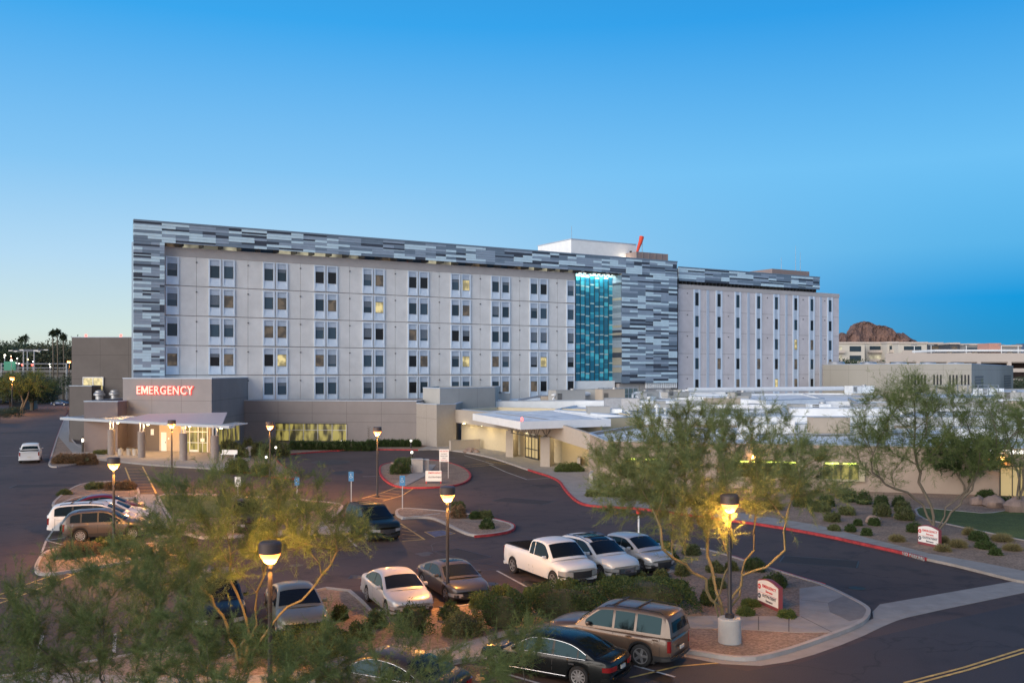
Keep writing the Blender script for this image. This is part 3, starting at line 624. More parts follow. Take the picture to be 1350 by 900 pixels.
mb = MB(); mb.box(e0, e1+.03, -.12, .09, T2-.75, T2); mb.build('parapet_band', m_band, B2)
cols2 = [918.4,947.6,972.4,999.8,1023.2,1048.7,1070.0,1094.0]
for ci, u in enumerate(cols2):
    s = su(u); m = MB(); m.box(s-.80, s-.42, -.10, .05, 0, T2-.78, 0); m.box(s+.42, s+.80, -.10, .05, 0, T2-.78, 0)
    zs = [0]+[z+.75 for z in F2 for _ in (0,)]
    prev = 0
    for z in F2: m.box(s-.42, s+.42, -.04, .05, prev, z+1.0, 1); prev = z+2.95 if z < 20 else z+3.3
    m.box(s-.42, s+.42, -.04, .05, prev, T2-.78, 1); m.build('window_strip', [m_frame, m_frame2], B2)
    for fi, z in enumerate(F2):
        if fi == 0: continue
        k = {(5,3):3,(5,2):4,(7,2):4,(7,1):3,(4,1):3,(6,3):4,(3,2):4,(2,2):2,(2,1):4,(1,2):4,(5,1):4}.get((ci,fi)); k = wr.choice([0,0,2,2]) if k is None else k
        h = 1.95 if z < 20 else 2.3
        w = MB(); w.box(-.42,-.37,-.07,.03,0,h); w.box(.37,.42,-.07,.03,0,h); w.box(-.37,.37,-.07,.03,0,.05); w.box(-.37,.37,-.07,.03,h-.05,h)
        wo = w.build('window', m_dark, B2, (s,0,z+1.0)); g = MB(); g.box(-.37,.37,-.02,.02,.05,h-.05); g.build('pane', (m_gl,m_gl2,m_gl3,m_lit1,m_lit2)[k], wo)
for u in (932.8,986.3,1036.3,1081.8):
    s = su(u); m = MB(); m.box(s-.28, s+.28, -.09, .05, 0, T2-.78); m.build('pilaster', m_frame2, B2)
for i, u in enumerate((906,960,1011.5,1058.5,1087)):
    for z in F2[1:]: inst('wall_vent', vent_me, B2, (su(u), -.02, z+3.1))
mb = MB(); a2 = su(895.5,.5); b2 = su(1081,.5); screen(mb, a2, b2, 25.55, 27.85, -.5, 21, mod=2.0); mb.box(a2, b2, -.56, -.1, 27.85, 28.05, 2); mb.box(a2,b2,-.14,.05,25.7,27.8,3); mb.build('cladding_screen', m_scr, B2)
for k in range(18):
    a = a2+(b2-a2)*k/18; q = MB(); q.box(a+.1, a+(b2-a2)/18-.15, .9, 1.0, 25.0, 27); q.build('clerestory_window', m_clere if k in (9,10,11,12) else m_gl2, B2)
mb = MB()
for k in range(40): a = a2+(b2-a2)*k/40; mb.box(a, a+.1, -.3, .95, 25.02, 25.9)
mb.build('screen_brackets', m_dark, B2)
mb = MB(); mb.box(a2, b2, 1.05, 20, 24.8, 27.6); mb.build('plant_storey', m_band, B2)
k0 = su(1018,-2); k1 = su(1067,-2); mb = MB(); mb.box(k0, k1, 2, 10, 26, 29.3); mb.build('penthouse', mat('pinkish brown render', (0,0,0)), B2)
for i, (u, h) in enumerate(((1049,5.2),(1055,4.0),(1030,2.6))):
    s = su(u,-3); mb = MB(); mb.tube([(s,3,28.0),(s,3,29.2+h)], [.06,.02], 5); mb.build('antenna', m_galv, B2)
# ------------------------------------------------------------------ low buildings
def mass_block(poly, z1, m_wall, m_roof, root, name='wall', z0=-.3, par=.45, thick=.3, joints=()):
    p = ccw(poly); q = offset(p, thick); n = len(p); mb = MB()
    zz = z1-par
    for i in range(n):
        j = (i+1)%n
        mb.quad((*p[i],z0),(*p[j],z0),(*p[j],z1-.08),(*p[i],z1-.08),0)
        mb.quad((*q[i],z1),(*q[j],z1),(*q[j],zz),(*q[i],zz),1)
    po = offset(p,-.04); qi = offset(p, thick+.03)
    for i in range(n):
        j = (i+1)%n
        mb.quad((*po[i],z1),(*po[j],z1),(*qi[j],z1),(*qi[i],z1),2); mb.quad((*po[i],z1-.10),(*po[j],z1-.10),(*po[j],z1),(*po[i],z1),2); mb.quad((*p[i],z1-.10),(*p[j],z1-.10),(*po[j],z1-.10),(*po[i],z1-.10),2)
        # reveal joints cut as thin dark lines standing 3 mm proud
        a = Vector(p[i]); b = Vector(p[j]); e = b-a; L = e.length
        if L > 4 and joints is not None:
            e.normalize(); nn = Vector((e.y,-e.x))*.004
            for zj in joints:
                A = a+nn; Bv = b+nn; mb.quad((A.x,A.y,zj-.02),(Bv.x,Bv.y,zj-.02),(Bv.x,Bv.y,zj+.02),(A.x,A.y,zj+.02),3)
            k = int(L//5)
            for t in range(1, k+1):
                c = a+e*(L*t/(k+1))+nn; mb.quad((c.x-e.x*.02,c.y-e.y*.02,max(z0,0)),(c.x+e.x*.02,c.y+e.y*.02,max(z0,0)),(c.x+e.x*.02,c.y+e.y*.02,z1-.1),(c.x-e.x*.02,c.y-e.y*.02,z1-.1),3)
    mb.build(name, [m_wall, m_wall, m_frame2, mat('joint '+m_wall.name, tuple(c*.55 for c in m_wall.node_tree.nodes['Principled BSDF'].inputs['Base Color'].default_value[:3]), .9)], root)
    mr = MB(); mr.add([(x,y,zz) for x,y in q], [tuple(range(n))]); mr.build('roof', m_roof, root); return p
# --- dark taupe wing at the far left
rA = empty('office_wing', (-61.7,133,0), 0, 'dark taupe block at the far left behind the emergency entrance, one lit window', 'building')
def loc(pts, o): return [(x-o[0], y-o[1]) for x, y in pts]
oA = (-61.7,133)
mass_block(loc([(XU(94.5,136),136),(-46.6,136),(-46.6,156),(XU(94.5,136)-.5,156)], oA), 14.5, m_taupe, m_foam, rA, joints=(11.9,8.5,5.1))
mass_block(loc([(-61.7,132.8),(-58.6,132.8),(-58.6,135.9),(-61.7,135.9)], oA), 7.6, m_taupe, m_foam, rA, name='stair_block', joints=(4.2,))
w = MB(); w.box(XU(110.6,136)+61.7, XU(136,136)+61.7, 2.86, 2.98, ZV(516,136), ZV(498,136)); wa = w.build('window', m_lit1, rA)
w = MB(); x0, x1 = XU(110.6,136)+61.7, XU(136,136)+61.7; za, zb = ZV(516,136), ZV(498,136)
w.box(x0-.1,x1+.1,2.8,2.99,zb,zb+.12); w.box(x0-.1,x0,2.8,2.99,za,zb); w.box(x1,x1+.1,2.8,2.99,za,zb); w.box((x0+x1)/2-.06,(x0+x1)/2+.06,2.8,2.86,za,zb); w.build('frame', m_galv, wa)
for x in (-61.0,-56.0):
    m = MB(); m.lathe([(.12,0),(.16,.1),(.16,.3),(.05,.4)],8); m.build('obstruction_light', mat('red obstruction lamp', (.5,.02,.02), .4, emit=(1,.06,.05), estr=6), rA, (x+61.7, 3.4, 14.5))
# --- emergency entrance
rB = empty('emergency_building', (-44,112,0), 0, 'grey brown emergency entrance building with glowing red lettering and a flat canopy', 'building'); oB = (-44,112)
fl_, fr_ = (XU(162,114.5),114.5), (-35.0,111.0); FB = atan2(fr_[1]-fl_[1], fr_[0]-fl_[0])
def fB(t, d=0): return (fl_[0]+(fr_[0]-fl_[0])*t+sin(FB)*d-oB[0], fl_[1]+(fr_[1]-fl_[1])*t-cos(FB)*d-oB[1])
mass_block(loc([fl_,fr_,(-35.9,131),(-46.5,131)], oB), 8.78, m_grey, m_foam, rB, joints=(6.1,3.9))
mass_block(loc([(XU(110.8,111.5),111.5),(fl_[0]+.6,111.5),(fl_[0]+.6,130),(XU(110.8,111.5)-1,130)], oB), 6.1, m_mauve, m_foam, rB, name='side_wall', joints=(3.8,), par=.35)
for i, (u, v) in enumerate(((131,520),(151,519))):
    m = MB(); m.lathe([(.5,0),(.5,.5),(.75,.55),(.75,.8),(.55,.95),(.55,1.15),(.2,1.3)],12); o = m.build('roof_exhaust_fan', m_galv, None, (*P(u,v+6,5.8),5.75), smooth=True)
    tag(o, 'round galvanised exhaust fan left of the emergency sign'+(', nearer the lit window' if i == 0 else ', nearer the lettering'), 'roof fan', 'exhaust fans on the emergency roof')
m_red_em = mat('red illuminated letter', (.6,.05,.04), .4, emit=(1.0,.06,.045), estr=1.8)
m_pink_em = mat('letter face', (.8,.3,.25), .4, emit=(1.0,.36,.28), estr=1.15)
c = fB(.49,.22); me_e = text_mesh('E', 1.34, m_pink_em, .03, .010, 'LEFT'); me_x = text_mesh('ERGENCY', 1.34, m_pink_em, .03, .010, 'LEFT')
def emergency(m, d, g):              # whole word as one mesh; the M is cut as a polygon
    q = MB(); hs = [v.co.y for v in me_e.vertices]; y0, y1 = min(hs)-g, max(hs)+g; x = 0
    def put(me, x):
        x0 = min(v.co.x for v in me.vertices); w = max(v.co.x for v in me.vertices)-x0; ym = (min(hs)+max(hs))/2
        cx_ = x0+w/2
        q.add([(x+(v.co.x-x0), ym+(v.co.y-ym)*(1+2*g/(y1-y0)), v.co.z*d/.03) for v in me.vertices], [tuple(p.vertices) for p in me.polygons]); return x+w
    x = put(me_e, x)+.14; W_, t_ = 1.02, .20+g
    o_ = [(-g,y0),(-g,y1),(t_+.04,y1),(W_/2,y0+.42),(W_-t_-.04,y1),(W_+g,y1),(W_+g,y0),(W_-t_+g,y0),(W_-t_+g,y1-.36),(W_/2+.02,y0+.04),(W_/2-.02,y0+.04),(t_-g,y1-.36),(t_-g,y0)]
    n_ = len(o_); q.add([(x+a,b,-d) for a,b in o_]+[(x+a,b,d) for a,b in o_], [tuple(range(n_-1,-1,-1)),tuple(range(n_,2*n_))]+[(k_,(k_+1)%n_,n_+(k_+1)%n_,n_+k_) for k_ in range(n_)])
    x = put(me_x, x+W_+.16); k = 7.75/x; q.v = [((a-x/2)*k,b,z) for a,b,z in q.v]; return q.mesh('sign_lettering', m)
sgn = inst('sign_lettering', emergency(m_pink_em,.03,0), rB, (c[0],c[1],7.28)); sgn.rotation_euler = (pi/2,0,FB)
h = inst('letter_cans', emergency(m_red_em,.07,.028), sgn, (.015,-.02,-.105))
# recess with warm lit walls, doors
m_warmwall = mat('cream entrance wall', (.46,.38,.29), .85, var=.05)
mb = MB()
a = fB(.06,.02); 
for t0, t1, z0, z1, d, mi in ((.02,.20,0,3.3,.03,2),(.20,.42,0,3.3,.03,1),(.42,.60,0,3.3,.03,0),(.60,.985,0,3.4,.03,0)):
    A = fB(t0,d); Bq = fB(t1,d); mb.quad((*A,z0),(*Bq,z0),(*Bq,z1),(*A,z1),mi)
mb.build('entrance_wall', [m_warmwall, mat('recess wall', (.13,.11,.10), .9), m_mauve], rB)
def flat_on(name, m, t0, t1, z0, z1, d0=.05, d1=.10, parent=None):
    q = MB(); A, Bq, C_, D_ = fB(t0,d1), fB(t1,d1), fB(t1,d0), fB(t0,d0)
    q.prism([A,Bq,C_,D_], z0, z1, bottom=True); return q.build(name, m, parent or rB)
dd = flat_on('door', m_white, .445, .505, .15, 2.35); flat_on('handle', m_dark, .492,.497,1.1,1.25,.1,.16,dd)
gd = flat_on('sliding_door', m_lit3, .70, .96, .15, 3.15, .04, .08)
fr = MB()
for t0, t1, z0, z1 in ((.695,.705,.15,3.2),(.955,.965,.15,3.2),(.76,.768,.15,3.2),(.855,.863,.15,3.2),(.905,.91,.15,3.2),(.70,.96,3.12,3.22),(.70,.96,2.45,2.55),(.70,.96,1.2,1.26),(.76,.86,.15,.4)):
    A, Bq, C_, D_ = fB(t0,.13), fB(t1,.13), fB(t1,.06), fB(t0,.06); fr.prism([A,Bq,C_,D_], z0, z1, bottom=True)
fr.build('frame', m_white, gd)
nt_ = flat_on('notice', m_white, .325,.36,2.0,2.7,.05,.07); nt2 = flat_on('notice', m_white, .885,.93,1.35,1.75,.14,.15); nt3 = flat_on('notice', m_white,.52,.535,1.5,1.75,.05,.07)
q = MB(); q.box(9.01,9.06,1.3,10,.8,3.1,0)
w = q.build('window', m_lit3, rB)
q = MB()
for y in (1.25,3.0,4.8,6.6,8.4,10): q.box(9.0,9.12,y,y+.08,.75,3.1)
q.box(9.0,9.12,1.25,10.08,3.1,3.18); q.box(9.0,9.12,1.25,10.08,.68,.75); q.build('frame', m_galv, w)
# canopy
cols = [(-45.2,107.5),(-40.4,103.9),(-34.8,100.9),(-30.4,97.4)]
m_col = mat('round column render', (.25,.215,.20), .85, var=.08)
for x, y in cols:
    m = MB(); m.lathe([(.42,0.1),(.40,.2),(.40,2.95),(.42,3.0)],16); co = m.build('column', m_col, rB, (x-oB[0],y-oB[1],0), smooth=True)
    m = MB()
    for dx in (-.18,.18): m.tube([(dx,0,3.0),(dx,0,3.98)], .07, 8)
    m.build('post', m_galv, co)
q = MB()
P1, P2 = Vector((-54.2,114.2)), Vector((-28.6,96.3)); e = (P2-P1).normalized(); nn = Vector((-e.y,e.x))
def pr(poly, zf, t, mi): 
    q.prism([(x-oB[0],y-oB[1]) for x,y in poly], lambda x,y: zf(x+oB[0],y+oB[1])-t, lambda x,y: zf(x+oB[0],y+oB[1]), mi, bottom=True)
zf = lambda x,y: 4.05+max(0,(Vector((x,y))-P1).dot(nn))*.085
pr([P1,P2,P2+nn*.7,P1+nn*.7], zf, .28, 0)
mid = P1+e*11.5
pr([mid+nn*.72,P2-e*2.0+nn*.72,(-33.0,110.4),fr_,(fl_[0]+3.5,113.3)], zf, .16, 1)
for k in range(9):
    a = P1+e*(1.0+k*1.2); pr([a+nn*.7,a+e*.16+nn*.7,a+e*.16+nn*(3.2+k*.0),a+nn*3.2], zf, .14, 0)
pr([P1+nn*3.2,P1+e*11.5+nn*3.2,P1+e*11.5+nn*3.4,P1+nn*3.4], zf, .18, 0)
for k in range(5): a = P2-e*(2.0-k*.45); pr([a+nn*.72,a+e*.14+nn*.72,a+e*.14+nn*2.4,a+nn*2.4], zf, .12, 0)
q.build('canopy', [mat('canopy metal', (.50,.52,.56), .4, metal=.3, var=.05), mat('canopy roof sheet', (.52,.44,.46), .5, var=.05)], rB)
for (x,y), en in zip(cols+[(-37.5,108.5),(-42,109.5)], (650,650,160,90,600,350)):
    m = MB(); m.lathe([(.1,-.06),(.14,0)],10); o = m.build('downlight', mat('warm lamp lens', (1,.9,.6), .3, emit=(1,.72,.30), estr=25), rB, (x+.5-oB[0],y+.5-oB[1],3.72))
    lamp_light('POINT', (x+.5-oB[0],y+.5-oB[1],3.55), en*.55, (1,.56,.20), rB, .12)
# --- middle clinic wing
oD = (-20,125); rD = empty('clinic_wing', (*oD,0), 0, 'long low taupe wing with a ribbon window of lit yellow panes', 'building')
dl, dr = (XU(322,127),127.0), (XU(549,124.2),124.2)
mass_block(loc([dl,dr,(dr[0]+1,136.5),(-24,131.2),(-34.0,130.0)], oD), 5.75, m_grey, m_foam, rD, joints=(4.0,2.9))
FD = atan2(dr[1]-dl[1], dr[0]-dl[0]); wl = Vector((XU(362.8,126.3),126.45)); wr_ = Vector((XU(457,125.3),125.3))
e = (wr_-wl).normalized(); nn = Vector((e.y,-e.x)); LW = (wr_-wl).length
def onD(name, mats, boxes, parent):
    q = MB()
    for a,b,y0,y1,z0,z1 in boxes: q.box(a,b,y0,y1,z0,z1)
    return q.build(name, mats, parent)
wD = empty('window', (wl.x-oD[0]+nn.x*.03, wl.y-oD[1]+nn.y*.03, 0), atan2(e.y,e.x)); wD.parent = rD
onD('pane', m_lit3, [(0,LW,-.02,.05,.42,2.62)], wD)
bx = [(0,LW,-.10,.02,2.62,2.72),(-.08,LW+.08,-.16,.02,.32,.42),(0,LW,-.07,-.02,1.80,1.86)]+[(LW*k/5-.035,LW*k/5+.035,-.08,-.02,.42,2.62) for k in range(6)]
onD('frame', m_dark, bx[:2], wD); onD('mullion', m_galv, bx[2:], wD)
# furniture glimpsed behind the glass is left to the procedural lobby light
# --- blocks by the walkway
oE = (-9,122); rE = empty('outpatient_building', (*oE,0), 0, 'sprawling single storey outpatient building with white foam roofs and an open covered walkway', 'building')
mass_block(loc([(XU(549,124),124),(-9.4,119.0),(-7.15,121.4),(-6.6,130),(-12,131)], oE), 5.47, mat('light warm wall', (.33,.30,.275), .88, var=.05), m_foam, rE, joints=(3.6,))
mass_block(loc([(XU(557.6,129.2),129.2),(XU(580,125.6),125.6),(XU(652.6,133),133),(XU(652.6,133)+.6,142),(-11,139)], oE), 7.4, m_lgrey, m_foam, rE, joints=())
Rw = [(-6.9,122.0),(-.8,111.6),(1.0,107.2),(3.2,101.2),(5.1,97.6),(9.0,95.6)]
oR = Rw+[(9.4,84.0),(13.5,83.8),(16,110),(6,128),(-6.2,128)]
m_cream = mat('cream recess wall', (.50,.43,.30), .88, var=.04)
mass_block(loc([(-6.5,122.2)]+Rw[1:]+[(9.2,100),(14,103),(12,121),(-2,130)], oE), 4.72, m_cream, m_foam, rE, joints=None)
Cf = chaikin([(-7.25,121.4),(-3.2,112.9),(0.25,104.9),(3.7,94.6),(7.3,88.6)], 2, False)
m_fasc = mat('cream grey fascia', (.37,.33,.29), .88, var=.05)
q = MB(); n = len(Cf); a = Cf; b = poffset(Cf, .45); 
if (Vector(b[3])-Vector(Rw[1])).length > (Vector(a[3])-Vector(Rw[1])).length: b = poffset(Cf, -.45)
def zt(i): y = a[i][1]; return 4.72 if y > 95 else 4.72-(95-y)/6.4*1.0
def zb(i): y = a[i][1]; return 3.06 if y > 95 else 3.06-(95-y)/6.4*.85
for i in range(n-1):
    for (p0,p1,z0a,z0b,z1a,z1b) in ((a[i],a[i+1],zb(i),zb(i+1),zt(i),zt(i+1)),(b[i],b[i+1],zb(i),zb(i+1),zt(i),zt(i+1))):
        q.quad((p0[0]-oE[0],p0[1]-oE[1],z0a),(p1[0]-oE[0],p1[1]-oE[1],z0b),(p1[0]-oE[0],p1[1]-oE[1],z1b),(p0[0]-oE[0],p0[1]-oE[1],z1a))
    for zz in (zb,zt): q.quad(*[(x-oE[0],y-oE[1],z) for (x,y),z in ((a[i],zz(i)),(a[i+1],zz(i+1)),(b[i+1],zz(i+1)),(b[i],zz(i)))])
q.build('fascia', m_fasc, rE)
q = MB(); sp = [(x-oE[0],y-oE[1]) for x,y in list(Cf)+[(8.9,95.4),(5.1,97.7),(3.2,101.3),(1.0,107.3),(-.8,111.7),(-6.9,122.0)]]
q.add([(x,y,3.10) for x,y in sp], [tuple(range(len(sp)))]); q.add([(x,y,3.2) for x,y in sp], [tuple(range(len(sp)))],1); q.build('soffit', [m_cream, m_foam], rE)
m_lamp_w = mat('soffit lamp', (1,.95,.8), .3, emit=(1,.86,.50), estr=9)
for i, (x,y,en) in enumerate(((-6.0,118.4,85),(-3.6,114.2,85),(-1.5,110.4,75),(1.2,104.6,80),(3.2,99.6,85),(5.6,95.6,80),(7.4,92.8,60))):
    m = MB(); m.lathe([(.12,-.05),(.12,0)],8); m.build('downlight', m_lamp_w, rE, (x-oE[0],y-oE[1],3.07)); lamp_light('POINT', (x-oE[0],y-oE[1],2.9), en*.62, (1,.80,.42), rE, .15)
# piers, doors, low walls
def pier(u0, vb, w, dpt, ang, z1=3.06):
    x, y = P(u0, vb); m = MB(); m.box(0, w, 0, dpt, -.05, z1); m.build('pier', m_fasc, rE, (x-oE[0],y-oE[1],0), ang)
pier(666.8,603.6,.85,1.9,radians(-18)); pier(712.3,616.5,.95,2.6,radians(-12))
dA, dB = Vector(P(694,603.5,.1)), Vector(P(712,608.6,.1)); dA = Vector((1.75,104.9)); dB = Vector((3.05,101.3)); e = (dB-dA).normalized(); Ld = (dB-dA).length; ns = Vector((e.y,-e.x))
if ns.x > 0: ns = -ns
dO = empty('entrance_door', (dA.x+ns.x*.25-oE[0], dA.y+ns.y*.25-oE[1], 0), atan2(e.y,e.x)); dO.parent = rE
onD('pane', m_clere if False else mat('warm lobby glazing', (.2,.17,.1), .2, emit=(1,.74,.34), estr=.30), [(0,Ld,-.02,.02,.1,2.45)], dO)
onD('frame', m_dark, [(-.06,.06,-.08,.05,.1,3.0),(Ld-.06,Ld+.06,-.08,.05,.1,3.0),(Ld/2-.06,Ld/2+.06,-.08,.04,.1,2.5),(Ld/4-.03,Ld/4+.03,-.06,.03,.1,2.5),(Ld*.75-.03,Ld*.75+.03,-.06,.03,.1,2.5),(0,Ld,-.08,.04,2.42,2.56),(0,Ld,-.06,.03,1.1,1.2),(0,Ld,-.06,.03,.1,.28),(0,Ld,-.06,.03,2.56,3.0)], dO)
o = letters('door_lettering', 'OUTPATIENT ENTRANCE', .2, m_white, (Ld/2,-.12,2.78), 0, dO, .01, .004)
q = MB(); q.box(0,.7,0,.4,0,2.1); bx_ = q.build('utility_cabinet', m_white, None, (*P(594.5,586.5),0), radians(-60), bevel=.03); tag(bx_, 'tall white utility cabinet at the left end of the covered walk', 'cabinet')
q = MB(); q.box(-.2,.2,-2.0,2.2,0,1.1); q.box(-.25,.25,-2.05,2.25,1.1,1.18); bw = q.build('low_wall', m_fasc, None, (*P(612,592.5,.1),.1), radians(-55)); tag(bw, 'short beige low wall standing in the covered walk', 'wall')
# canopy roof with truss
cc = [(-4.45,107.6),(.79,90.0),(9.9,95.4),(5.3,117.4)]
rC = empty('entrance_canopy', (1.5,100,0), 0, 'white flat canopy roof on an open steel truss over the outpatient doors', 'canopy'); oC = (1.5,100)
q = MB(); q.prism(loc(cc,oC), 4.05, 4.70, 0, 1, bottom=True); q.build('roof', [m_white, m_foam], rC)
q = MB(); pi_ = loc(cc,oC)
for i in range(4):
    a_, b_ = Vector(pi_[i]), Vector(pi_[(i+1)%4]); e_ = (b_-a_).normalized(); n_ = Vector((-e_.y,e_.x)); 
    q.add([(*(a_+n_*.0),4.70),(*(b_),4.70),(*(b_),4.80),(*(a_),4.80),(*(a_+n_*.25),4.80),(*(b_+n_*.25),4.80),(*(a_+n_*.25),4.7),(*(b_+n_*.25),4.7)], [(0,1,2,3),(3,2,5,4),(4,5,7,6)])
q.build('edge_trim', m_white, rC)
def truss(a_, b_, zt_, zb_, n_, nm='truss'):
    q = MB(); a_, b_ = Vector(a_), Vector(b_); f = lambda t,z: (*(a_+(b_-a_)*t-Vector(oC)), z)
    q.tube([f(0,zt_),f(1,zt_)],.06,6); q.tube([f(0.05,zb_),f(.95,zb_)],.05,6)
    for k in range(n_):
        q.tube([f((k)/n_,zt_),f((k+.5)/n_,zb_)],.035,5); q.tube([f((k+.5)/n_,zb_),f((k+1)/n_,zt_)],.035,5); q.tube([f((k+.5)/n_,zb_),f((k+.5)/n_,zt_)],.03,5)
    q.build(nm, mat('steel truss bronze', (.16,.15,.14), .5, metal=.4), rC)
truss((-.3,101.5),(2.7,92.6),4.0,3.05,5); truss((2.9,94.2),(7.0,98.0),4.0,3.05,4); truss((.4,103.5),(4.9,106.0),4.0,3.05,4)
m = MB(); m.lathe([(.08,0),(.1,.15),(.08,.35)],8); m.build('obstruction_light', MATS['red obstruction lamp'], rC, (.95-oC[0],91.0-oC[1],4.8))
# --- long outpatient front on the right
h0, h1 = Vector((7.9,79.6)), Vector((62,66.4)); eH = (h1-h0).normalized(); nH = Vector((eH.y,-eH.x)); aH = atan2(eH.y,eH.x)
mass_block(loc([(h0.x,h0.y),(h1.x,h1.y),(70,100),(14,103.2),(7.2,89.5)], oE), 3.80, m_stucco, m_foam, rE, joints=None, par=.28)
def sH(u): k = (u-CX)/FOC; return (k*h0.y-h0.x)/(eH.x-k*eH.y)
wH = lambda s_: (h0.x+eH.x*s_-oE[0], h0.y+eH.y*s_-oE[1])
m_scal = mat('yellow green wall lamp', (.9,1,.4), .3, emit=(.72,.95,.10), estr=2.2)
for u0, u1, nl in ((820,872,2),(968,1051,4),(1085,1132,2)):
    s0_, s1_ = sH(u0), sH(u1); wO = empty('window', (*wH(s0_),0), aH); wO.parent = rE; L_ = s1_-s0_
    onD('pane', m_lit3, [(0,L_,-.03,.0,1.05,2.15)], wO)
    onD('frame', mat('window surround tan', (.42,.37,.26), .8), [(-.12,L_+.45,-.25,.02,2.35,2.45),(-.12,0,-.25,.02,.9,2.35),(L_,L_+.45,-.25,.02,.9,2.35),(0,L_,-.25,.02,.9,1.05)], wO)
    onD('mullion', m_dark, [(L_*k/4-.03,L_*k/4+.03,-.06,-.03,1.05,2.15) for k in range(5)]+[(0,L_,-.06,-.03,2.11,2.17)], wO)
    for k in range(nl):
        xx = L_*(k+.5)/nl; q = MB(); q.box(xx-.5,xx+.5,-.18,-.05,2.25,2.33); q.build('lamp_strip', m_scal, wO); lamp_light('POINT', (xx,-.22,2.2), 9, (.75,1,.2), wO, .05)
s_a = sH(1326)
letters('sign_lettering', 'ADMITTING', .40, mat('white lit letters', (1,1,1), .4, emit=(1,.97,.9), estr=1.3), (wH(s_a)[0]+nH.x*.12, wH(s_a)[1]+nH.y*.12, 3.42), aH, rE, .03, .015)
eO = empty('entrance_door', (*wH(sH(1319)),0), aH); eO.parent = rE
onD('pane', mat('warm lobby glazing', (0,0,0)), [(0,1.6,-.04,.0,.1,2.3)], eO); onD('frame', m_dark, [(-.08,0,-.1,.0,.1,2.4),(1.6,1.68,-.1,.0,.1,2.4),(0,1.6,-.1,.0,2.3,2.4),(.77,.83,-.1,.0,.1,2.3)], eO)
eO2 = empty('entrance_door', (*wH(sH(1345)),0), aH); eO2.parent = rE
onD('pane', m_lit3, [(0,2.2,-.04,.0,.1,2.6)], eO2); onD('frame', m_dark, [(-.08,0,-.1,.0,.1,2.7),(2.2,2.3,-.1,.0,.1,2.7),(0,2.2,-.1,.0,2.6,2.7),(1.07,1.13,-.1,.0,.1,2.6),(0,2.2,-.1,.0,2.1,2.16)], eO2)
for u, z_, en in ((1320,2.95,60),(993,2.62,22)):
    s_ = sH(u); q = MB(); q.lathe([(.06,.18),(.16,.05),(.12,-.08)],10); q.build('wall_lamp', mat('sodium wall lamp', (1,.7,.3), .3, emit=(1,.55,.15), estr=22), rE, (wH(s_)[0]+nH.x*.3,wH(s_)[1]+nH.y*.3,z_)); lamp_light('POINT', (wH(s_)[0]+nH.x*.55,wH(s_)[1]+nH.y*.55,z_-.1), en, SODIUM, rE, .08)
# roof tiers behind
def tier(poly, z, m=m_foam, wall=m_stucco, nm='roof_tier', par=.25): mass_block(loc(poly,oE), z, wall, m, rE, name=nm, joints=None, z0=2.5, par=par)
m_fw = mat('white foam parapet', (.74,.77,.80), .7, var=.08, scale=.5)
tier([(12.5,103.6),(78,100.5),(84,134),(9,136),(5.5,121.5)], 4.75, wall=m_fw)
tier([(-4.5,134),(9,136.4),(60,134.6),(72,180),(30,186),(22,160),(2,147)], 5.45, wall=m_fw)
pw = [(XU(892,150),150),(XU(1010,120.5),120.5),(XU(1087,129),129),(XU(1060,158),158)]
tier(pw, 5.95, wall=m_fw)
tier([(44,121),(76,117),(82,140),(50,142)], 5.7, wall=m_lgrey)
tier([(70,100.8),(110,96),(120,150),(84,134.5)], 5.2, wall=m_stucco)
tier([(60,135),(84,134.8),(140,160),(140,215),(90,200),(75,180)], 5.9, wall=m_lgrey)
for x0,y0,x1,y1,zt2 in ((22,92,36,94,4.55),(40,86,52,88,4.5),(30.5,104,41,105.4,5.6)):
    tier([(x0,y0),(x1,y0-.5),(x1+.2,y1),(x0+.2,y1)], zt2, wall=m_fw, par=.1)
# --- plant on the roofs
def ac_unit(loc_, rz, L_=2.6, W_=1.6, H_=1.4, m=m_lgrey, label='', grp='boxed air handlers on the white roofs'):
    r = empty('air_handler', loc_, rz, label, 'rooftop unit', grp)
    q = MB(); q.box(-L_/2,L_/2,-W_/2,W_/2,.15,H_); q.box(-L_/2-.04,L_/2+.04,-W_/2-.04,W_/2+.04,H_,H_+.06); q.box(-L_/2+.1,L_/2-.1,-W_/2+.1,W_/2-.1,0,.15); q.build('casing', m, r, bevel=.02)
    q = MB()
    for k in range(5): q.box(-L_/2+.25,-L_/2+1.0,-W_/2-.03,-W_/2,.35+k*.18,.35+k*.18+.1)
    q.build('louvre', m_dark, r)
    q = MB(); q.lathe([(.4,H_+.06),(.4,H_+.25),(.34,H_+.25),(.34,H_+.1)],14,c=(L_*.2,0,0)); q.build('fan_shroud', m_galv, r); return r
acs = [((16.5,97.5,3.55),.2,2.6,1.6,1.2),((26,118,4.5),.1,4,2.2,1.7),((36,112,4.5),0,2.4,1.8,1.2),((55,110,4.5),.3,5.0,2.0,1.5),((43.2,99,3.55),.1,2.2,1.5,1.1),((31,96,3.55),-.2,2,1.4,1.0),((66,108,4.5),.1,3,2,1.6),
       ((8,139,5.2),.5,5,2.2,1.6),((14.5,141,5.2),.5,4,2,1.7),((20,150,5.2),.5,6,2.4,1.2),((39,163,5.2),.4,7,2.5,1.3),((62,170,5.65),.4,5,2,1.3),((75,150,5.65),.2,4,2,1.2),((90,128,4.95),.2,4,2,1.4),((52,128,5.45),0,3.4,2,1.5),((69,132,5.45),0,3,2,1.2),((48,90,3.55),.1,2,1.4,1.1),((32,134,5.7),.5,3,1.6,.9),((24,140,5.7),.5,4,1.6,.8),((95,148,4.95),.3,5,2,1.6),((-2,140,5.2),.52,3,1.8,1.1)]
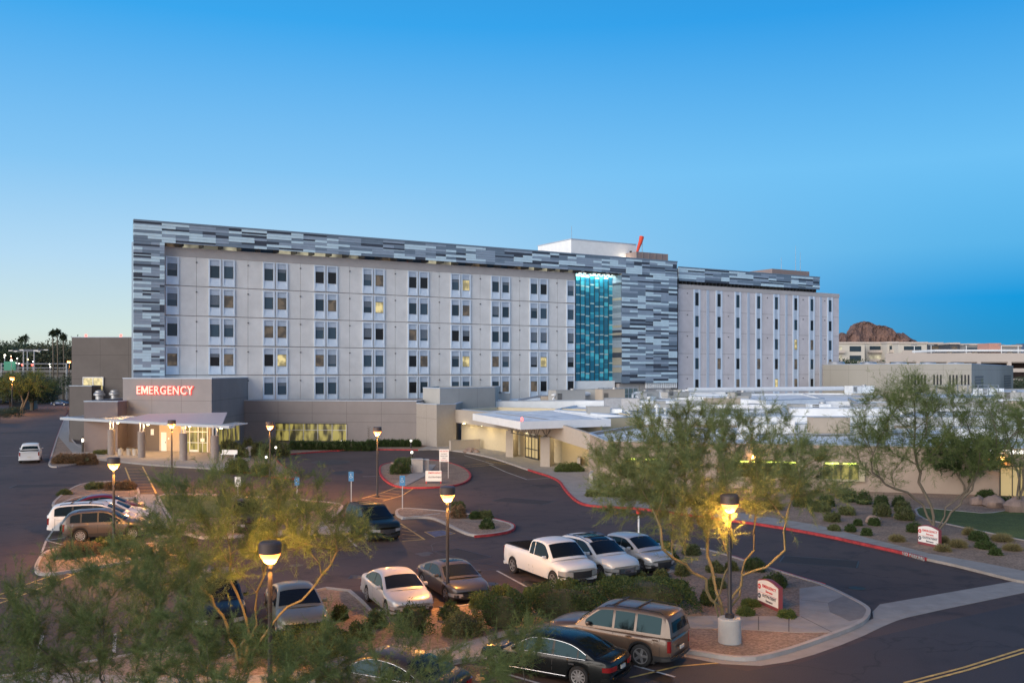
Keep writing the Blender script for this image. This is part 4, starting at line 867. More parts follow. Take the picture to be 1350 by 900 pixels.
place = ['over the long stucco front, left end','behind the big front tree, wide beige','small cube by a duct in the middle of the roofs','long one at the right centre of the roofs','low one near the front edge of the long roof','squat one just behind the front parapet','pale one left of the right hand tree','wide one left of the slatted enclosure','one beneath the screen column','flat one below the patterned column','long low one at the foot of the slit windowed block','long one near the far roof edge','one in front of the long beige plant building','one above the right hand tree','one on the raised grey tier','one at the right of the raised grey tier','one near the front edge above the lit window','small one on the white walled tier','low one at the back of the white walled tier','far right one by the beige building','one near the white plinth of the glass wall']
for (l_, rz, a_, b_, c_), pl in zip(acs, place): ac_unit(l_, rz, a_, b_, c_, rnd.choice((m_lgrey,m_beige,m_white,m_foam)), 'boxed air handler, '+pl)
def duct(pts, r, label, m=m_white):
    q = MB(); q.tube([(x,y,z) for x,y,z in pts], r, 8)
    for x,y,z in pts[1:-1]: q.lathe([(r*1.15,-.1),(r*1.15,.1)],8,c=(x,y,z))
    o = q.build('roof_duct', m, smooth=True); tag(o, label, 'duct', 'pipes and ducts over the white roofs'); return o
duct([(18,108,4.9),(22,106,5.6),(30,106.5,5.6),(31,108,4.9)], .28, 'thick white duct bridging the roof behind the large front tree')
duct([(42,105,4.8),(44,103.5,5.4),(52,103,5.4),(53,105,4.8)], .25, 'white duct bending over the middle of the long roof')
duct([(6,137,5.5),(6,137,6.2),(12,144,6.2),(20,148,6.2)], .3, 'white duct near the teal glass wall')
duct([(28,152,5.6),(28,152,6.6),(40,158,6.6),(58,167,6.6)], .38, 'long white duct at the foot of the slit windowed block')
duct([(60,118,4.8),(60,118,5.8),(72,116,5.8),(72,116,4.8)], .3, 'white duct left of the right hand tree top')
duct([(20,90,3.6),(34,88,3.75),(46,86,3.75)], .09, 'thin pipe along the long front roof', m_galv)
duct([(14,112,4.7),(40,116,4.75),(58,114,4.75)], .12, 'thin pipe crossing the middle roof', m_galv)
duct([(64,136,5.8),(80,142,6.2),(90,150,6.2)], .22, 'grey pipe before the beige plant building', m_galv)
duct([(1,138,5.4),(4,141,5.9),(18,152,5.9)], .14, 'narrow pipe near the louvred gallery', m_galv)
vr = random.Random(4); 
vent_m = MB().lathe([(.12,0),(.12,.6),(.26,.62),(.26,.82),(.06,.95)],10).mesh('roof_vent', m_foam, True)
skyl = MB().box(-.6,.6,-.5,.5,0,.35).mesh('roof_hatch', m_white)
for k in range(46):
    if k < 16: x, y, z = vr.uniform(13,58), vr.uniform(84,99), 3.5
    elif k < 36: x, y, z = vr.uniform(16,75), vr.uniform(104,132), 4.48
    else: t_ = vr.random(); x, y, z = 4+t_*40+vr.uniform(-3,3), 138+t_*20+vr.uniform(-1,5), 5.18
    if k < 16 and y > 98.5-(x-14)*.05: y -= 3
    o = inst('roof_vent' if k%3 else 'roof_hatch', vent_m if k%3 else skyl, None, (x,y,z), vr.random(), vr.uniform(.8,1.5))
    if k%3: tag(o, 'small white mushroom vent poking from the foam roof', 'roof vent', 'mushroom vents on the white roofs')
    else: tag(o, 'low white box hatch on the foam roof', 'roof hatch', 'box hatches on the white roofs')
# railings and gantry
for i,(x0,y0,x1,y1,z) in enumerate(((13,143,19.5,147.5,5.2),(58,137,72,141,5.65))):
    r = empty('roof_enclosure', (x0,y0,z), atan2(y1-y0,x1-x0), ('green grey slatted enclosure left of the slit windowed block','open steel stair rail near the beige plant building')[i], 'enclosure'); L_ = sqrt((x1-x0)**2+(y1-y0)**2); q = MB()
    for k in range(9): q.box(L_*k/8-.05,L_*k/8+.05,-.05,.05,0,1.9)
    for z_ in (.9,1.85): q.box(0,L_,-.04,.04,z_,z_+.08)
    q.build('rail', m_galv, r)
    if i == 0: q = MB(); q.box(0,L_,.1,2.6,0,1.7); q.build('panel', mat('green grey panel', (.12,.17,.17), .6), r)
# more plant: conduit runs, small boxes, curbs and parapet steps that crowd the white roofs
pr_ = random.Random(15)
def on_roof(x, y):
    if y > 136: return 5.2
    return 4.5 if y > 104 else 3.52
spots = []
for k in range(64):
    if k < 40: x, y = pr_.uniform(10,74), pr_.uniform(106,133)
    elif k < 48: x, y = pr_.uniform(15,60), pr_.uniform(86,97)
    else: t_ = pr_.random(); x, y = 6+t_*34, 139+t_*22+pr_.uniform(0,4)
    z = on_roof(x,y); L_ = pr_.uniform(1.2,4.2); W_ = pr_.uniform(.9,2.2); H_ = pr_.uniform(.5,1.7); rz = pr_.choice((0,.05,1.57,-.1,.5 if y > 136 else 0))
    r = empty('roof_plant_box', (x,y,z), rz, 'boxed plant unit with duct stub standing on the white roofs', 'plant unit', 'small plant units crowding the white roofs')
    q = MB(); q.box(-L_/2,L_/2,-W_/2,W_/2,.12,H_); q.box(-L_/2-.03,L_/2+.03,-W_/2-.03,W_/2+.03,H_,H_+.05); q.build('casing', pr_.choice((m_foam,m_white,m_lgrey,m_galv,m_beige,m_lgrey)), r)
    q = MB(); q.tube([(L_/2,0,H_*.6),(L_/2+.6,0,H_*.6),(L_/2+.9,0,.05)],.16,7); q.build('duct_stub', m_white, r)
for k in range(16):
    x, y = pr_.uniform(12,50), pr_.uniform(106,131) if k%3 else pr_.uniform(86,97); L_ = pr_.uniform(6,20); z = on_roof(x,y)+pr_.uniform(.15,.6)
    q = MB(); e_ = pr_.choice(((1,.02),(.03,1),(.86,.5))); x2 = x+e_[0]*L_; y2 = min(132 if y > 104 else 98, y+e_[1]*L_*.6)
    q.tube([(x,y,on_roof(x,y)),(x,y,z),(x2,y2,z),(x2,y2,on_roof(x,y))], pr_.choice((.06,.09,.14)), 6); o = q.build('roof_duct', pr_.choice((m_white,m_foam,m_galv)), smooth=True); tag(o, 'pipe run lying across the white roofs', 'duct', 'pipe runs lying across the white roofs')
# ------------------------------------------------------------------ beyond the hospital
m_fb = mat('far beige wall', (.32,.305,.27), .9, var=.06, scale=.1)
rJ = empty('plant_building', (82,170,0), 0, 'long windowless beige plant building behind the white roofs at the right', 'building'); oJ = (82,170)
mass_block(loc([(XU(1170,173),173),(82,170),(121,230),(80,232),(60,190)], oJ), 11.0, m_fb, m_foam, rJ, joints=(9.9,))
mass_block(loc([(XU(1085,200),200),(XU(1170,173)-.05,173.4),(72,176),(76,205),(60,210)], oJ), 10.2, m_fb, m_foam, rJ, name='side_wall', joints=None)
for u in (1203.5,1215.5,1234.5,1253.5,1267.5):
    for k in range(3):
        q = MB(); x = XU(u,171.6)-82+.55*(k-1); y = 173+(x+82-XU(1170,173))*(-3/(82-XU(1170,173)))-170; q.box(x-.13,x+.13,y-.08,y+.05,ZV(507,171.5),ZV(494,171.5)); q.build('slit_window', m_dark, rJ)
for t0, t1 in ((.06,.22),(.72,.92)):
    a_ = Vector((0,0))+Vector((39,60))*t0; b_ = Vector((0,0))+Vector((39,60))*t1; e = Vector((39,60)).normalized(); nn = Vector((e.y,-e.x))*.06; q = MB()
    for k in range(8): z = 4.5+k*.55; q.quad((*(a_+nn),z),(*(b_+nn),z),(*(b_+nn*2),z+.35),(*(a_+nn*2),z+.35))
    q.build('louvre', mat('far louvre', (.14,.14,.14), .7), rJ)
for k in range(5):
    q = MB(); q.lathe([(1.6,0),(1.7,.5),(1.5,.9),(.4,1.0)],12); o = q.build('cooling_tower_fan', m_galv, None, (64+k*8,188+k*4.5,10.55), smooth=True)
    tag(o, 'wide round fan housing on the beige plant building roof, '+('leftmost','second','middle','fourth','rightmost')[k]+' of five', 'cooling fan', 'fan housings on the plant building')
# parking garage
rG = empty('parking_garage', (230,300,0), 0, 'pale multi level parking garage with open decks behind the plant building', 'parking garage')
X0 = XU(1168,300)-230; q = MB()
m_gar = mat('far pale concrete', (.52,.46,.42), .85, var=.05, scale=.1)
for z0, z1 in ((4,7.4),(9.4,10.6),(12.6,15.4)): q.box(X0, 130, 0, .6, z0, z1, 0)
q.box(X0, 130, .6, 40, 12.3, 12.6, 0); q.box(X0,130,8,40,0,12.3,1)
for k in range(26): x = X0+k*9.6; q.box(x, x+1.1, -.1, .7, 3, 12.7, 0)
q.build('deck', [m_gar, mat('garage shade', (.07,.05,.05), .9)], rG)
q = MB(); q.box(X0+30, X0+58, 6, 7, 12.6, 15.0); q.build('stair_wall', m_gar, rG)
q = MB(); q.box(XU(1233,312)-230, XU(1360,312)-230, 12, 30, ZV(463.2,312), ZV(460.5,312)); q.build('shade_canopy', m_white, rG)
q = MB()
for u in (1250,1283,1330): x = XU(u,313)-230; q.box(x,x+1.2,13,14,14,ZV(463.2,312))
q.build('canopy_post', m_beige, rG)
q = MB(); q.box(XU(1304,318)-230, XU(1320,318)-230, 18, 26, 10, ZV(452.3,318)); q.build('stair_tower', mat('pink stair tower', (.45,.24,.19), .9), rG)
for k in range(7):
    x = XU(1110+38*k+ (k%3)*8,310)
    if k < 2: continue
    o = empty('deck_lamp', (x,308,12.6), 0, 'thin lamp post on the garage top deck, number %s from the left'%('one','two','three','four','five')[k-2], 'lamp post', 'lamp posts on the garage deck'); q = MB(); q.tube([(0,0,0),(0,0,5.5)],.12,5); q.build('pole', m_white, o); q = MB(); q.box(-.8,.8,-.3,.3,5.5,5.75); q.build('head', m_galv, o)
def apartments(u0, u1, v0, Y, z0, m, label, bal=True, seed=1, lit=.3):
    r = random.Random(seed); x0, x1 = XU(u0,Y), XU(u1,Y); z1 = ZV(v0,Y); o = empty('apartment_building', (x0,Y,0), 0, label, 'building'); q = MB(); w = x1-x0
    q.box(0,w,0,25,z0,z1,0); q.box(-.4,w+.4,-.5,25.4,z1,z1+.8,1)
    q.build('wall', [m, m_gar], o); n = max(1,int(w/7)); 
    for fl_ in range(int((z1-8)//4.2)):
        zf_ = z1-4.2*(fl_+1)
        for k in range(n):
            xx = (k+.5)*w/n; wq = MB(); wq.box(xx-w/n*.30,xx+w/n*.30,-.15,.05,zf_+.7,zf_+3.1); wq.build('window', m_clere if r.random() < lit*.35 else (m_lit2 if r.random() < .3 else m_gl), o)
            if bal and k % 2 == 0: b_ = MB(); b_.box(xx-w/n*.4,xx+w/n*.4,-1.8,-.16,zf_,zf_+.3); b_.box(xx-w/n*.4,xx+w/n*.4,-1.85,-1.7,zf_+.3,zf_+1.3); b_.build('balcony', m_gar, o)
    return o
m_apt = mat('far cream apartments', (.55,.52,.47), .9); m_aptd = mat('far dark apartments', (.07,.075,.09), .8); m_aptg = mat('far grey apartments', (.25,.25,.26), .9)
apartments(1090,1140,453,430,0,m_apt,'cream four storey apartments below the red butte, left block',seed=1,lit=.9)
apartments(1141,1168,453,440,0,m_apt,'cream four storey apartments below the red butte, narrow right block',seed=2)
apartments(1170,1183,452.5,432,0,m_apt,'cream apartment tower end beside the dark block',seed=5,lit=.4)
apartments(1184,1222,453,425,0,m_apt,'cream apartments with pale balconies before the butte slope',seed=3,lit=.6)
apartments(1225,1242,453.5,450,0,m_aptd,'charcoal apartment block, left of the grey one',False,4)
apartments(1243,1262,455,455,0,m_aptg,'grey apartment block between two charcoal blocks',False,6)
apartments(1252.5,1264,453.8,438,0,m_aptd,'charcoal apartment block standing left of the wide grey one',False,7)
apartments(1265,1303,455,440,0,m_aptg,'wide grey apartment block behind the deck canopy',True,8)
apartments(1321,1346,457,440,0,m_aptg,'low grey block right of the pink stair tower',False,9)
# red sandstone butte
def butte(prof, Y0, depth, name, m):
    r = np.random.RandomState(3); us = np.linspace(prof[0][0], prof[-1][0], 260); vs_ = np.interp(us, [p[0] for p in prof], [p[1] for p in prof])
    ny = 60; V_ = []; nx = len(us)
    ph = r.rand(40,4)*6.28
    def nz(x, y):
        s_ = 0
        for k in range(14): f = .010*1.36**k; s_ += abs(sin(x*f*cos(ph[k,0])+y*f*sin(ph[k,0])+ph[k,1]))*(1.0/1.22**k)
        return s_/3.1
    for j in range(ny):
        t = j/(ny-1); y = Y0-depth*.5+depth*t; env = max(0, 1-abs(2*t-1)**2.2)
        for i, u in enumerate(us):
            x = (u-CX)*Y0/FOC; z = max(0,(CAM_H-(vs_[i]-HY)*Y0/FOC))*env
            n_ = nz(x,y*1.5); V_.append((x+(n_-.5)*14, y+(n_-.5)*90, z*(.84+.20*n_) if z > 0 else 0))
    F_ = [(j*nx+i, j*nx+i+1, (j+1)*nx+i+1, (j+1)*nx+i) for j in range(ny-1) for i in range(nx-1)]
    q = MB(); q.add(V_, F_); o = q.build(name, m, smooth=True, ang=28); o['kind'] = 'structure'; return o
m_rock = mat('red sandstone', (.095,.058,.05), .95, col2=(.26,.155,.125), scale=.035, bump=1.0, bscale=.1)
m_rock.node_tree.nodes['Bump'].inputs['Distance'].default_value = 12
butte([(1060,478),(1105,452),(1113,440),(1121,443),(1130,433),(1142,429.5),(1150,429),(1158,432),(1168,431),(1180,435),(1186,441),(1196,441),(1203,446),(1210,449),(1216,455),(1222,466),(1228,478)], 3000, 170, 'hill', m_rock)
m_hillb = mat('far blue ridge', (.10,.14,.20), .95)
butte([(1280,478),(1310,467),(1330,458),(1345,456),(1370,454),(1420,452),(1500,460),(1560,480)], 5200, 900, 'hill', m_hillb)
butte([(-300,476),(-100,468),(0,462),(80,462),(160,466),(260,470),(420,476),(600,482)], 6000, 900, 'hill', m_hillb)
# freeway embankment with sign gantry
q = MB(); q.box(-260,-60,330,350,0,9.2); q.box(-260,-60,329,330,9.2,10.2); o = q.build('road_bridge', mat('far bridge concrete',(.16,.155,.15),.9)); tag(o,'long pale freeway overpass parapet behind the trees at the left','overpass')
g = empty('sign_gantry', (XU(2,322),322,0), 0, 'overhead gantry with a green road sign by the overpass', 'road sign'); q = MB(); q.tube([(0,0,0),(0,0,12.5)],.25,6); q.tube([(22,0,0),(22,0,12.5)],.25,6); q.tube([(0,0,12.2),(22,0,12.2)],.18,6); q.tube([(0,0,10.8),(22,0,10.8)],.18,6); q.build('frame', m_galv, g)
q = MB(); q.box(1.0,5.0,-.4,-.2,10.0,13.0); q.build('sign_panel', mat('green road sign', (.01,.22,.14), .5), g)

# small lights and cars on the far roads
fr_ = random.Random(31)
m_fl = mat('distant lamp', (1,.8,.5), .4, emit=(1,.62,.25), estr=9); m_fl2 = mat('distant white lamp', (1,1,.9), .4, emit=(1,.92,.75), estr=8); m_fl3 = mat('distant red lamp', (1,.1,.1), .4, emit=(1,.08,.05), estr=5)
for k in range(20):
    u = fr_.uniform(-5,92); v = fr_.choice((fr_.uniform(466,486), fr_.uniform(474,482))); Y = fr_.uniform(300,360); h = ZV(v,Y); o = empty('lamp_post', (XU(u,Y),Y,0), 0, 'far small lamp glowing before the distant trees', 'lamp post', 'far small lamps at the left'); q = MB(); q.tube([(0,0,0),(0,0,h-.3)],.09,4); q.build('pole', m_galv, o); q = MB(); r_ = .18 if k%3 else .34; q.lathe([(.05,-r_),(r_,-r_*.3),(r_*.8,r_*.5),(.05,r_*.7)],8); q.build('lens', (m_fl,m_fl2,m_fl3,m_fl2)[k%4], o, (0,0,h))
# ------------------------------------------------------------------ street lamps
m_lens = mat('sodium lamp lens', (1,.75,.4), .3, emit=(1.0,.235,.03), estr=2.6)
m_shade = mat('lamp shade bronze', (.10,.075,.07), .5, metal=.3)
def head_mesh():
    return (MB().lathe([(.06,-.36),(.19,-.33),(.31,-.06),(.335,-.04),(.335,.28),(.29,.33)],20,mis=[0]*5).mesh('lamp_shade', m_shade, True))
hs_me = MB().lathe([(.325,-.03),(.325,.25),(.28,.30),(.02,.31)],20).mesh('lamp_shade', m_shade, True)
hl_me = MB().lathe([(.07,-.34),(.16,-.30),(.27,-.12),(.310,-.035)],20).mesh('lens', m_lens, True)
def street_lamp(x, y, zt, label, base='kerb', power=1.0, r=.075):
    o = empty('street_lamp', (x,y,0), 0, label, 'street lamp', 'shoebox round street lamps of the car park')
    q = MB(); zb_ = .15
    if base == 'drum': q2 = MB(); q2.lathe([(.40,.05),(.40,.92),(.37,.96),(.05,.97)],24); q2.build('base', m_conc_wall, o, smooth=True); zb_ = .97
    q.lathe([(.17,zb_),(.17,zb_+.12),(r+.01,zb_+.16),(r,zb_+.2),(r*.8,zt-.34)],12); q.build('pole', m_steel, o, smooth=True)
    inst('lamp_shade', hs_me, o, (0,0,zt-.33)); inst('lens', hl_me, o, (0,0,zt-.33))
    lamp_light('POINT', (0,0,zt-.85), LAMP_W*power, SODIUM, o, .16); return o
LAMPS = [(962,650,850,'drum','near street lamp on a concrete drum beside the monument sign',.40),(356,712,926,'kerb','near street lamp in front of the left foreground tree',.45),(590,640,795,'kerb','street lamp behind the hedge, right of the dark coupe',.6),
         (497.5,562,658,'kerb','street lamp rising behind the black suv by the crosswalk',.8),(150,602,728,'kerb','street lamp among the three parked cars at the left',1.0),(355.9,555,645,'kerb','street lamp before the ribbon window',.8),(226.5,553,645,'kerb','street lamp in front of the emergency doors',.8)]
LP = {}
for i, (u, vt, vb, b_, lab, pw_) in enumerate(LAMPS):
    x, y = P(u, vb, 0); zt_ = ZV(vt, y); LP[i] = (x,y,zt_); street_lamp(x, y, zt_, lab, b_, pw_)
for u, v, Y, lab in ((16,499,214,'far street lamp over the road beside the mesquite tree'),(91,477,260,'tall cobra street lamp left of the taupe wing')):
    x = XU(u,Y); z = ZV(v,Y); o = empty('street_lamp', (x,Y,0), 0, lab, 'street lamp'); q = MB(); q.tube([(0,0,0),(0,0,z-.4)],.12,6); q.build('pole', m_steel, o); q = MB(); q.lathe([(.1,-.3),(.5,-.1),(.5,.3)],10); q.build('lens', m_lens, o, (0,0,z)); lamp_light('POINT',(0,0,z-.9),5000,SODIUM,o,.3)
for k,(u,vt,Y) in enumerate(((31,462,300),(45,461,310),(36,463,330))):
    x = XU(u,Y); z = ZV(vt,Y); o = empty('highway_light', (x,Y,0), 0, 'tall double armed highway light by the overpass, '+('left','right','middle')[k]+' of three', 'highway light', 'highway lights by the overpass'); q = MB(); q.tube([(0,0,0),(0,0,z)],[.28,.14],6); q.tube([(-3.5,0,z),(0,0,z),(3.5,0,z)],.12,5); q.build('pole', m_galv, o); q = MB(); q.box(-4.6,-3.3,-.3,.3,z-.15,z+.1); q.box(3.3,4.6,-.3,.3,z-.15,z+.1); q.build('head', m_galv, o)
# bollard lights
m_bl = mat('bollard light', (1,1,.9), .3, emit=(1,.93,.75), estr=3.5)
bd_me = MB().lathe([(.11,0),(.11,.62)],12).mesh('post', m_dark, True); bh_me = MB().lathe([(.10,.62),(.10,.80)],12).mesh('lens', m_bl, True); bc_me = MB().lathe([(.12,.80),(.12,.9),(.02,.93)],12).mesh('cap', m_dark, True)
for u, v, lab in ((541.8,590,'bollard light at the right end of the planting by the low wing'),(450.6,591,'bollard light under the right end of the ribbon window'),(363.7,600,'bollard light under the left end of the ribbon window'),(351,614,'bollard light on the red tipped kerb'),(543,607,'bollard light at the back of the roundabout island'),(109,596,'bollard light at the left corner of the emergency building')):
    o = empty('bollard_light', (*P(u,v,.12),.12), 0, lab, 'bollard light', 'bollard lights beside the drive'); o.scale = (1.1,1.1,1.25 if v != 596 else 2.0)
    inst('post',bd_me,o); inst('lens',bh_me,o); inst('cap',bc_me,o)
# ------------------------------------------------------------------ signs
def posts_sign(u, vb, zb_, w_, z0, z1, name, label, mface, posts=1, rz=0.0, lines=(), group=None, mpost=m_galv):
    x, y = P(u, vb, zb_); o = empty(name, (x,y,zb_), rz, label, 'sign', group); q = MB()
    for px in ([0] if posts == 1 else [-w_/2+.06, w_/2-.06]): q.box(px-.035,px+.035,0,.05,0,z1-.02)
    q.build('post', mpost, o); q = MB(); q.box(-w_/2,w_/2,-.03,0,z0,z1); pn = q.build('panel', mface, o, bevel=.008)
    for t_, s_, zc, m_, dx in lines:
        if t_ == 'ISA':      # wheelchair pictogram: head, back, seat, leg and wheel
            q = MB(); k = s_/.42
            q.lathe([(.028*k,-.046),(.028*k,-.036)],10,c=(-.02*k,0,zc+.15*k),axis='y'); q.tube([(-.02*k,-.04,zc+.11*k),(-.01*k,-.04,zc-.01*k),(.07*k,-.04,zc-.015*k),(.10*k,-.04,zc-.12*k)],.013*k,5)
            q.tube([(-.02*k+.085*k*cos(a_),-.04,zc-.06*k+.085*k*sin(a_)) for a_ in [radians(x) for x in range(110,351,20)]],.011*k,5); q.build('pictogram', m_, pn); continue
        me = text_mesh(t_, s_, m_, .004, s_*.02); wd = max(v.co.x for v in me.vertices)-min(v.co.x for v in me.vertices)
        k = min(1, (w_*.86)/wd)
        for v in me.vertices: v.co.x *= k; v.co.y *= max(k,.8)
        l_ = inst('lettering', me, pn, (dx,-.036,zc)); l_.rotation_euler = (pi/2,0,0)
    return o
m_swhite = mat('sign white', (.72,.72,.70), .5); m_sred = mat('sign red', (.55,.03,.03), .5); m_sblue = mat('sign blue', (.06,.22,.42), .5); m_sdark = mat('sign dark text', (.05,.05,.08), .5)
ps = posts_sign(585.5,630,.12,.85,1.45,2.55,'hospital_sign','white hospital sign with red lettering standing on two posts on the island',m_swhite,2,0,(('NO ENTRY',.20,2.38,m_sred,0),('PATIENT',.12,2.14,m_sdark,0),('DROP OFF',.12,1.95,m_sdark,0),('ONLY',.12,1.76,m_sdark,0),('STAFF EXIT',.10,1.58,m_sred,0)))
posts_sign(571.5,637.5,.12,1.35,.22,1.10,'hospital_sign','low white direction sign with a red word, nearest the island kerb',m_swhite,2,0,(('EMERGENCY',.24,.92,m_sred,.15),('OUTPATIENT',.22,.56,m_sdark,.15)),mpost=m_sred)
posts_sign(463,661,.0,.38,1.5,2.2,'parking_sign','blue disabled parking sign on a post left of the black suv',m_sblue,1,0,(('ISA',.42,1.88,m_swhite,0),),'blue disabled parking signs')
posts_sign(530.5,671,.12,.38,1.6,2.3,'parking_sign','blue disabled parking sign on a post before the crosswalk on the right',m_sblue,1,0,(('ISA',.42,1.98,m_swhite,0),),'blue disabled parking signs')
posts_sign(391.5,668,.12,.34,1.5,2.1,'parking_sign','blue disabled parking sign seen through the left tree',m_sblue,1,0,(('ISA',.3,1.84,m_swhite,0),),'blue disabled parking signs')
posts_sign(313.5,668,.12,.42,1.4,2.1,'parking_sign','white parking sign with a letter P on the far lawn',m_swhite,1,0,(('P',.42,1.75,m_sdark,0),),'parking signs')
rs = empty('bollard', (*P(842,716,.12),.12), 0, 'slim white fire lane post with a red top beside the silver hatchback', 'post'); q = MB(); q.tube([(0,0,0),(0,0,1.55)],.05,8); q.build('post', m_white, rs); q = MB(); q.lathe([(.0,1.5),(.14,1.62),(.14,1.8),(.02,1.85)],10); q.build('cap', m_sred, rs)
def monument(u0, v0, u1, v1, zb_, h, label):
    a_ = Vector(P(u0,v0,zb_)); b_ = Vector(P(u1,v1,zb_)); e = b_-a_; L_ = e.length; o = empty('monument_sign', (*a_,zb_), atan2(e.y,e.x), label, 'sign'); n = 14
    def arc(t): return h*(.86+.14*sin(pi*min(1,t*1.02)))
    pts = [(L_*t/n, arc(t/n)) for t in range(n+1)]
    def slab(y0, y1, off, zl):
        q = MB(); pl = [(off,zl)]+[(min(L_-off,max(off,x)),z-off) for x,z in pts]+[(L_-off,zl)]; m_ = len(pl)
        q.add([(x,y0,z) for x,z in pl]+[(x,y1,z) for x,z in pl], [tuple(range(m_)), tuple(range(2*m_-1,m_-1,-1))]+[(i,m_+i,m_+(i+1)%m_,(i+1)%m_) for i in range(m_)]); return q
    slab(-.02,.15,0,0).build('cabinet', mat('maroon sign cabinet', (.22,.05,.06), .5), o); pn = slab(-.045,-.02,.05,.14).build('panel', m_swhite, o)
    for t_, s_, zc, m_, xo in (('EMERGENCY',.185,h*.72,m_sred,.12),('Entrance',.14,h*.56,m_sred,.12),('OUTPATIENT',.175,h*.37,m_sdark,.12),('Entrance',.14,h*.22,m_sdark,.12)):
        me = text_mesh(t_, s_*h/1.25, m_, .004, .004); wd = max(v.co.x for v in me.vertices)-min(v.co.x for v in me.vertices); k = min(1, L_*.72/wd)
        for v in me.vertices: v.co.x *= k
        l_ = inst('lettering', me, pn, (L_*.5+xo,-.052,zc)); l_.rotation_euler = (pi/2,0,0)
    for zc, m_ in ((h*.66,m_sred),(h*.32,m_sdark)):
        q = MB(); q.lathe([(.12*h/1.25,-.06),(.12*h/1.25,-.046)],16,c=(L_*.115,0,zc),axis='y'); q.build('arrow_dot', m_, pn)
        q = MB(); q.box(L_*.115-.055,L_*.115+.02,-.066,-.061,zc-.015,zc+.015); q.add([(L_*.115+.06,-.066,zc),(L_*.115+.0,-.066,zc+.05),(L_*.115,-.066,zc-.05)],[(0,1,2)]); q.build('arrow', m_swhite, pn)
    q = MB(); q.box(L_*.04,L_*.96,-.054,-.050,h*.455,h*.465); q.build('rule', m_sred, pn); return o
monument(999.5,794,1027.5,806.5,.11,1.10,'white monument sign with maroon edge in the gravel right of the lamp drum')
monument(1210.5,716,1238.5,722,.11,1.10,'white monument sign with maroon edge before the right hand tree')
# planters, benches, wheel stops, bins
for i,(u,v,w_,h_) in enumerate(((550,622,1.0,1.15),(558.5,621,.9,1.05),(320,603,.9,1.0),(331,600,.7,.9))):
    q = MB(); q.box(-w_/2,w_/2,-w_/2,w_/2,0,h_); q.box(-w_/2-.05,w_/2+.05,-w_/2-.05,w_/2+.05,h_,h_+.1)
    o = q.build('concrete_planter', m_conc_wall, None, (*P(u,v,.12),.12), .2, bevel=.03); tag(o, 'pale square concrete planter '+('on the island, left one','on the island, right one by the tall sign','beside the emergency apron, left one','beside the emergency apron, right one')[i], 'planter', 'square concrete planters')
for i,(a_,b_) in enumerate((((524,685),(568,680)),)):
    A_, B_ = Vector(P(*a_)), Vector(P(*b_)); e = B_-A_
    for t_ in (.12,.62):
        c_ = A_+e*t_; q = MB(); q.add([(0,-.09,0),(1.75,-.09,0),(1.75,.09,0),(0,.09,0),(.06,-.06,.13),(1.69,-.06,.13),(1.69,.06,.13),(.06,.06,.13)],[(0,1,5,4),(1,2,6,5),(2,3,7,6),(3,0,4,7),(4,5,6,7)])
        o = q.build('wheel_stop', m_conc_wall, None, (*c_,.0), atan2(e.y,e.x)); tag(o, 'concrete wheel stop at the head of the bay, '+('nearer the black suv' if t_ < .3 else 'nearer the round shrubs'), 'wheel stop', 'concrete wheel stops')
bn = empty('bench', (*P(290,604,.15),.15), -.2, 'pale slatted bench right of the emergency doors', 'bench'); q = MB(); q.box(0,1.8,0,.5,.42,.48); q.build('seat', m_white, bn); q = MB(); q.box(0,1.8,.45,.5,.48,.9); q.build('backrest', m_white, bn)
for x in (.1,1.6): q = MB(); q.box(x,x+.1,.05,.45,0,.42); q.build('leg', m_galv, bn)
for i,(u,v) in enumerate(((159,600),(178,600),(170,599.5))):
    o = empty('waste_bin', (*P(u,v,.15),.15), 0, 'pale litter bin under the canopy, '+('left','right','middle')[i]+' of three', 'litter bin', 'litter bins under the emergency canopy'); q = MB(); q.lathe([(.26,0),(.3,.75)],12); q.build('body', m_conc_wall, o, smooth=True); q = MB(); q.lathe([(.31,.75),(.31,.8),(.12,.9)],12); q.build('lid', m_steel, o, smooth=True)
# low retaining walls near the right pavement
for i,(u,v,w_,rz) in enumerate(((763,614,3.2,-1.3),(779,637,2.4,-1.2))):
    q = MB(); q.box(0,w_,-.15,.15,0,.85); o = q.build('retaining_wall', m_conc_wall, None, (*P(u,v,.12),.1), 1.45, bevel=.02); tag(o, 'short concrete planter wall beside the pavement, '+('farther one' if i == 0 else 'nearer one'), 'wall', 'short planter walls')
# wall by the road at far left
q = MB(); A_, B_ = P(12,541), P(47,539); q.prism([A_,B_,(B_[0],B_[1]+1),(A_[0],A_[1]+1)],0,2.1); o = q.build('boundary_wall', m_stucco); tag(o,'low tan boundary wall beside the far road','wall')
# boulders
def boulder(x,y,z,r,label,seed):
    rr = random.Random(seed); q = MB(); n1,n2 = 10,7; vs=[]
    ph=[rr.random()*6 for _ in range(6)]
    for j in range(n2+1):
        th = pi*j/n2
        for i in range(n1):
            a_=2*pi*i/n1; k=1+.12*sin(2*a_+ph[0])+.1*sin(3*a_+ph[1]+th*2)+.08*sin(5*th+ph[2]+a_); vs.append((r*k*sin(th)*cos(a_)*1.2,r*k*sin(th)*sin(a_),r*.75*k*cos(th)+r*.35))
    fs=[(j*n1+i,j*n1+(i+1)%n1,(j+1)*n1+(i+1)%n1,(j+1)*n1+i) for j in range(n2) for i in range(n1)]
    q.add(vs,fs); o=q.build('boulder', mat('tan boulder',(.26,.19,.16),.95,var=.25,scale=1.5,bump=.4,bscale=6),None,(x,y,z),smooth=True,ang=50); tag(o,label,'boulder','desert boulders by the lawn'); return o
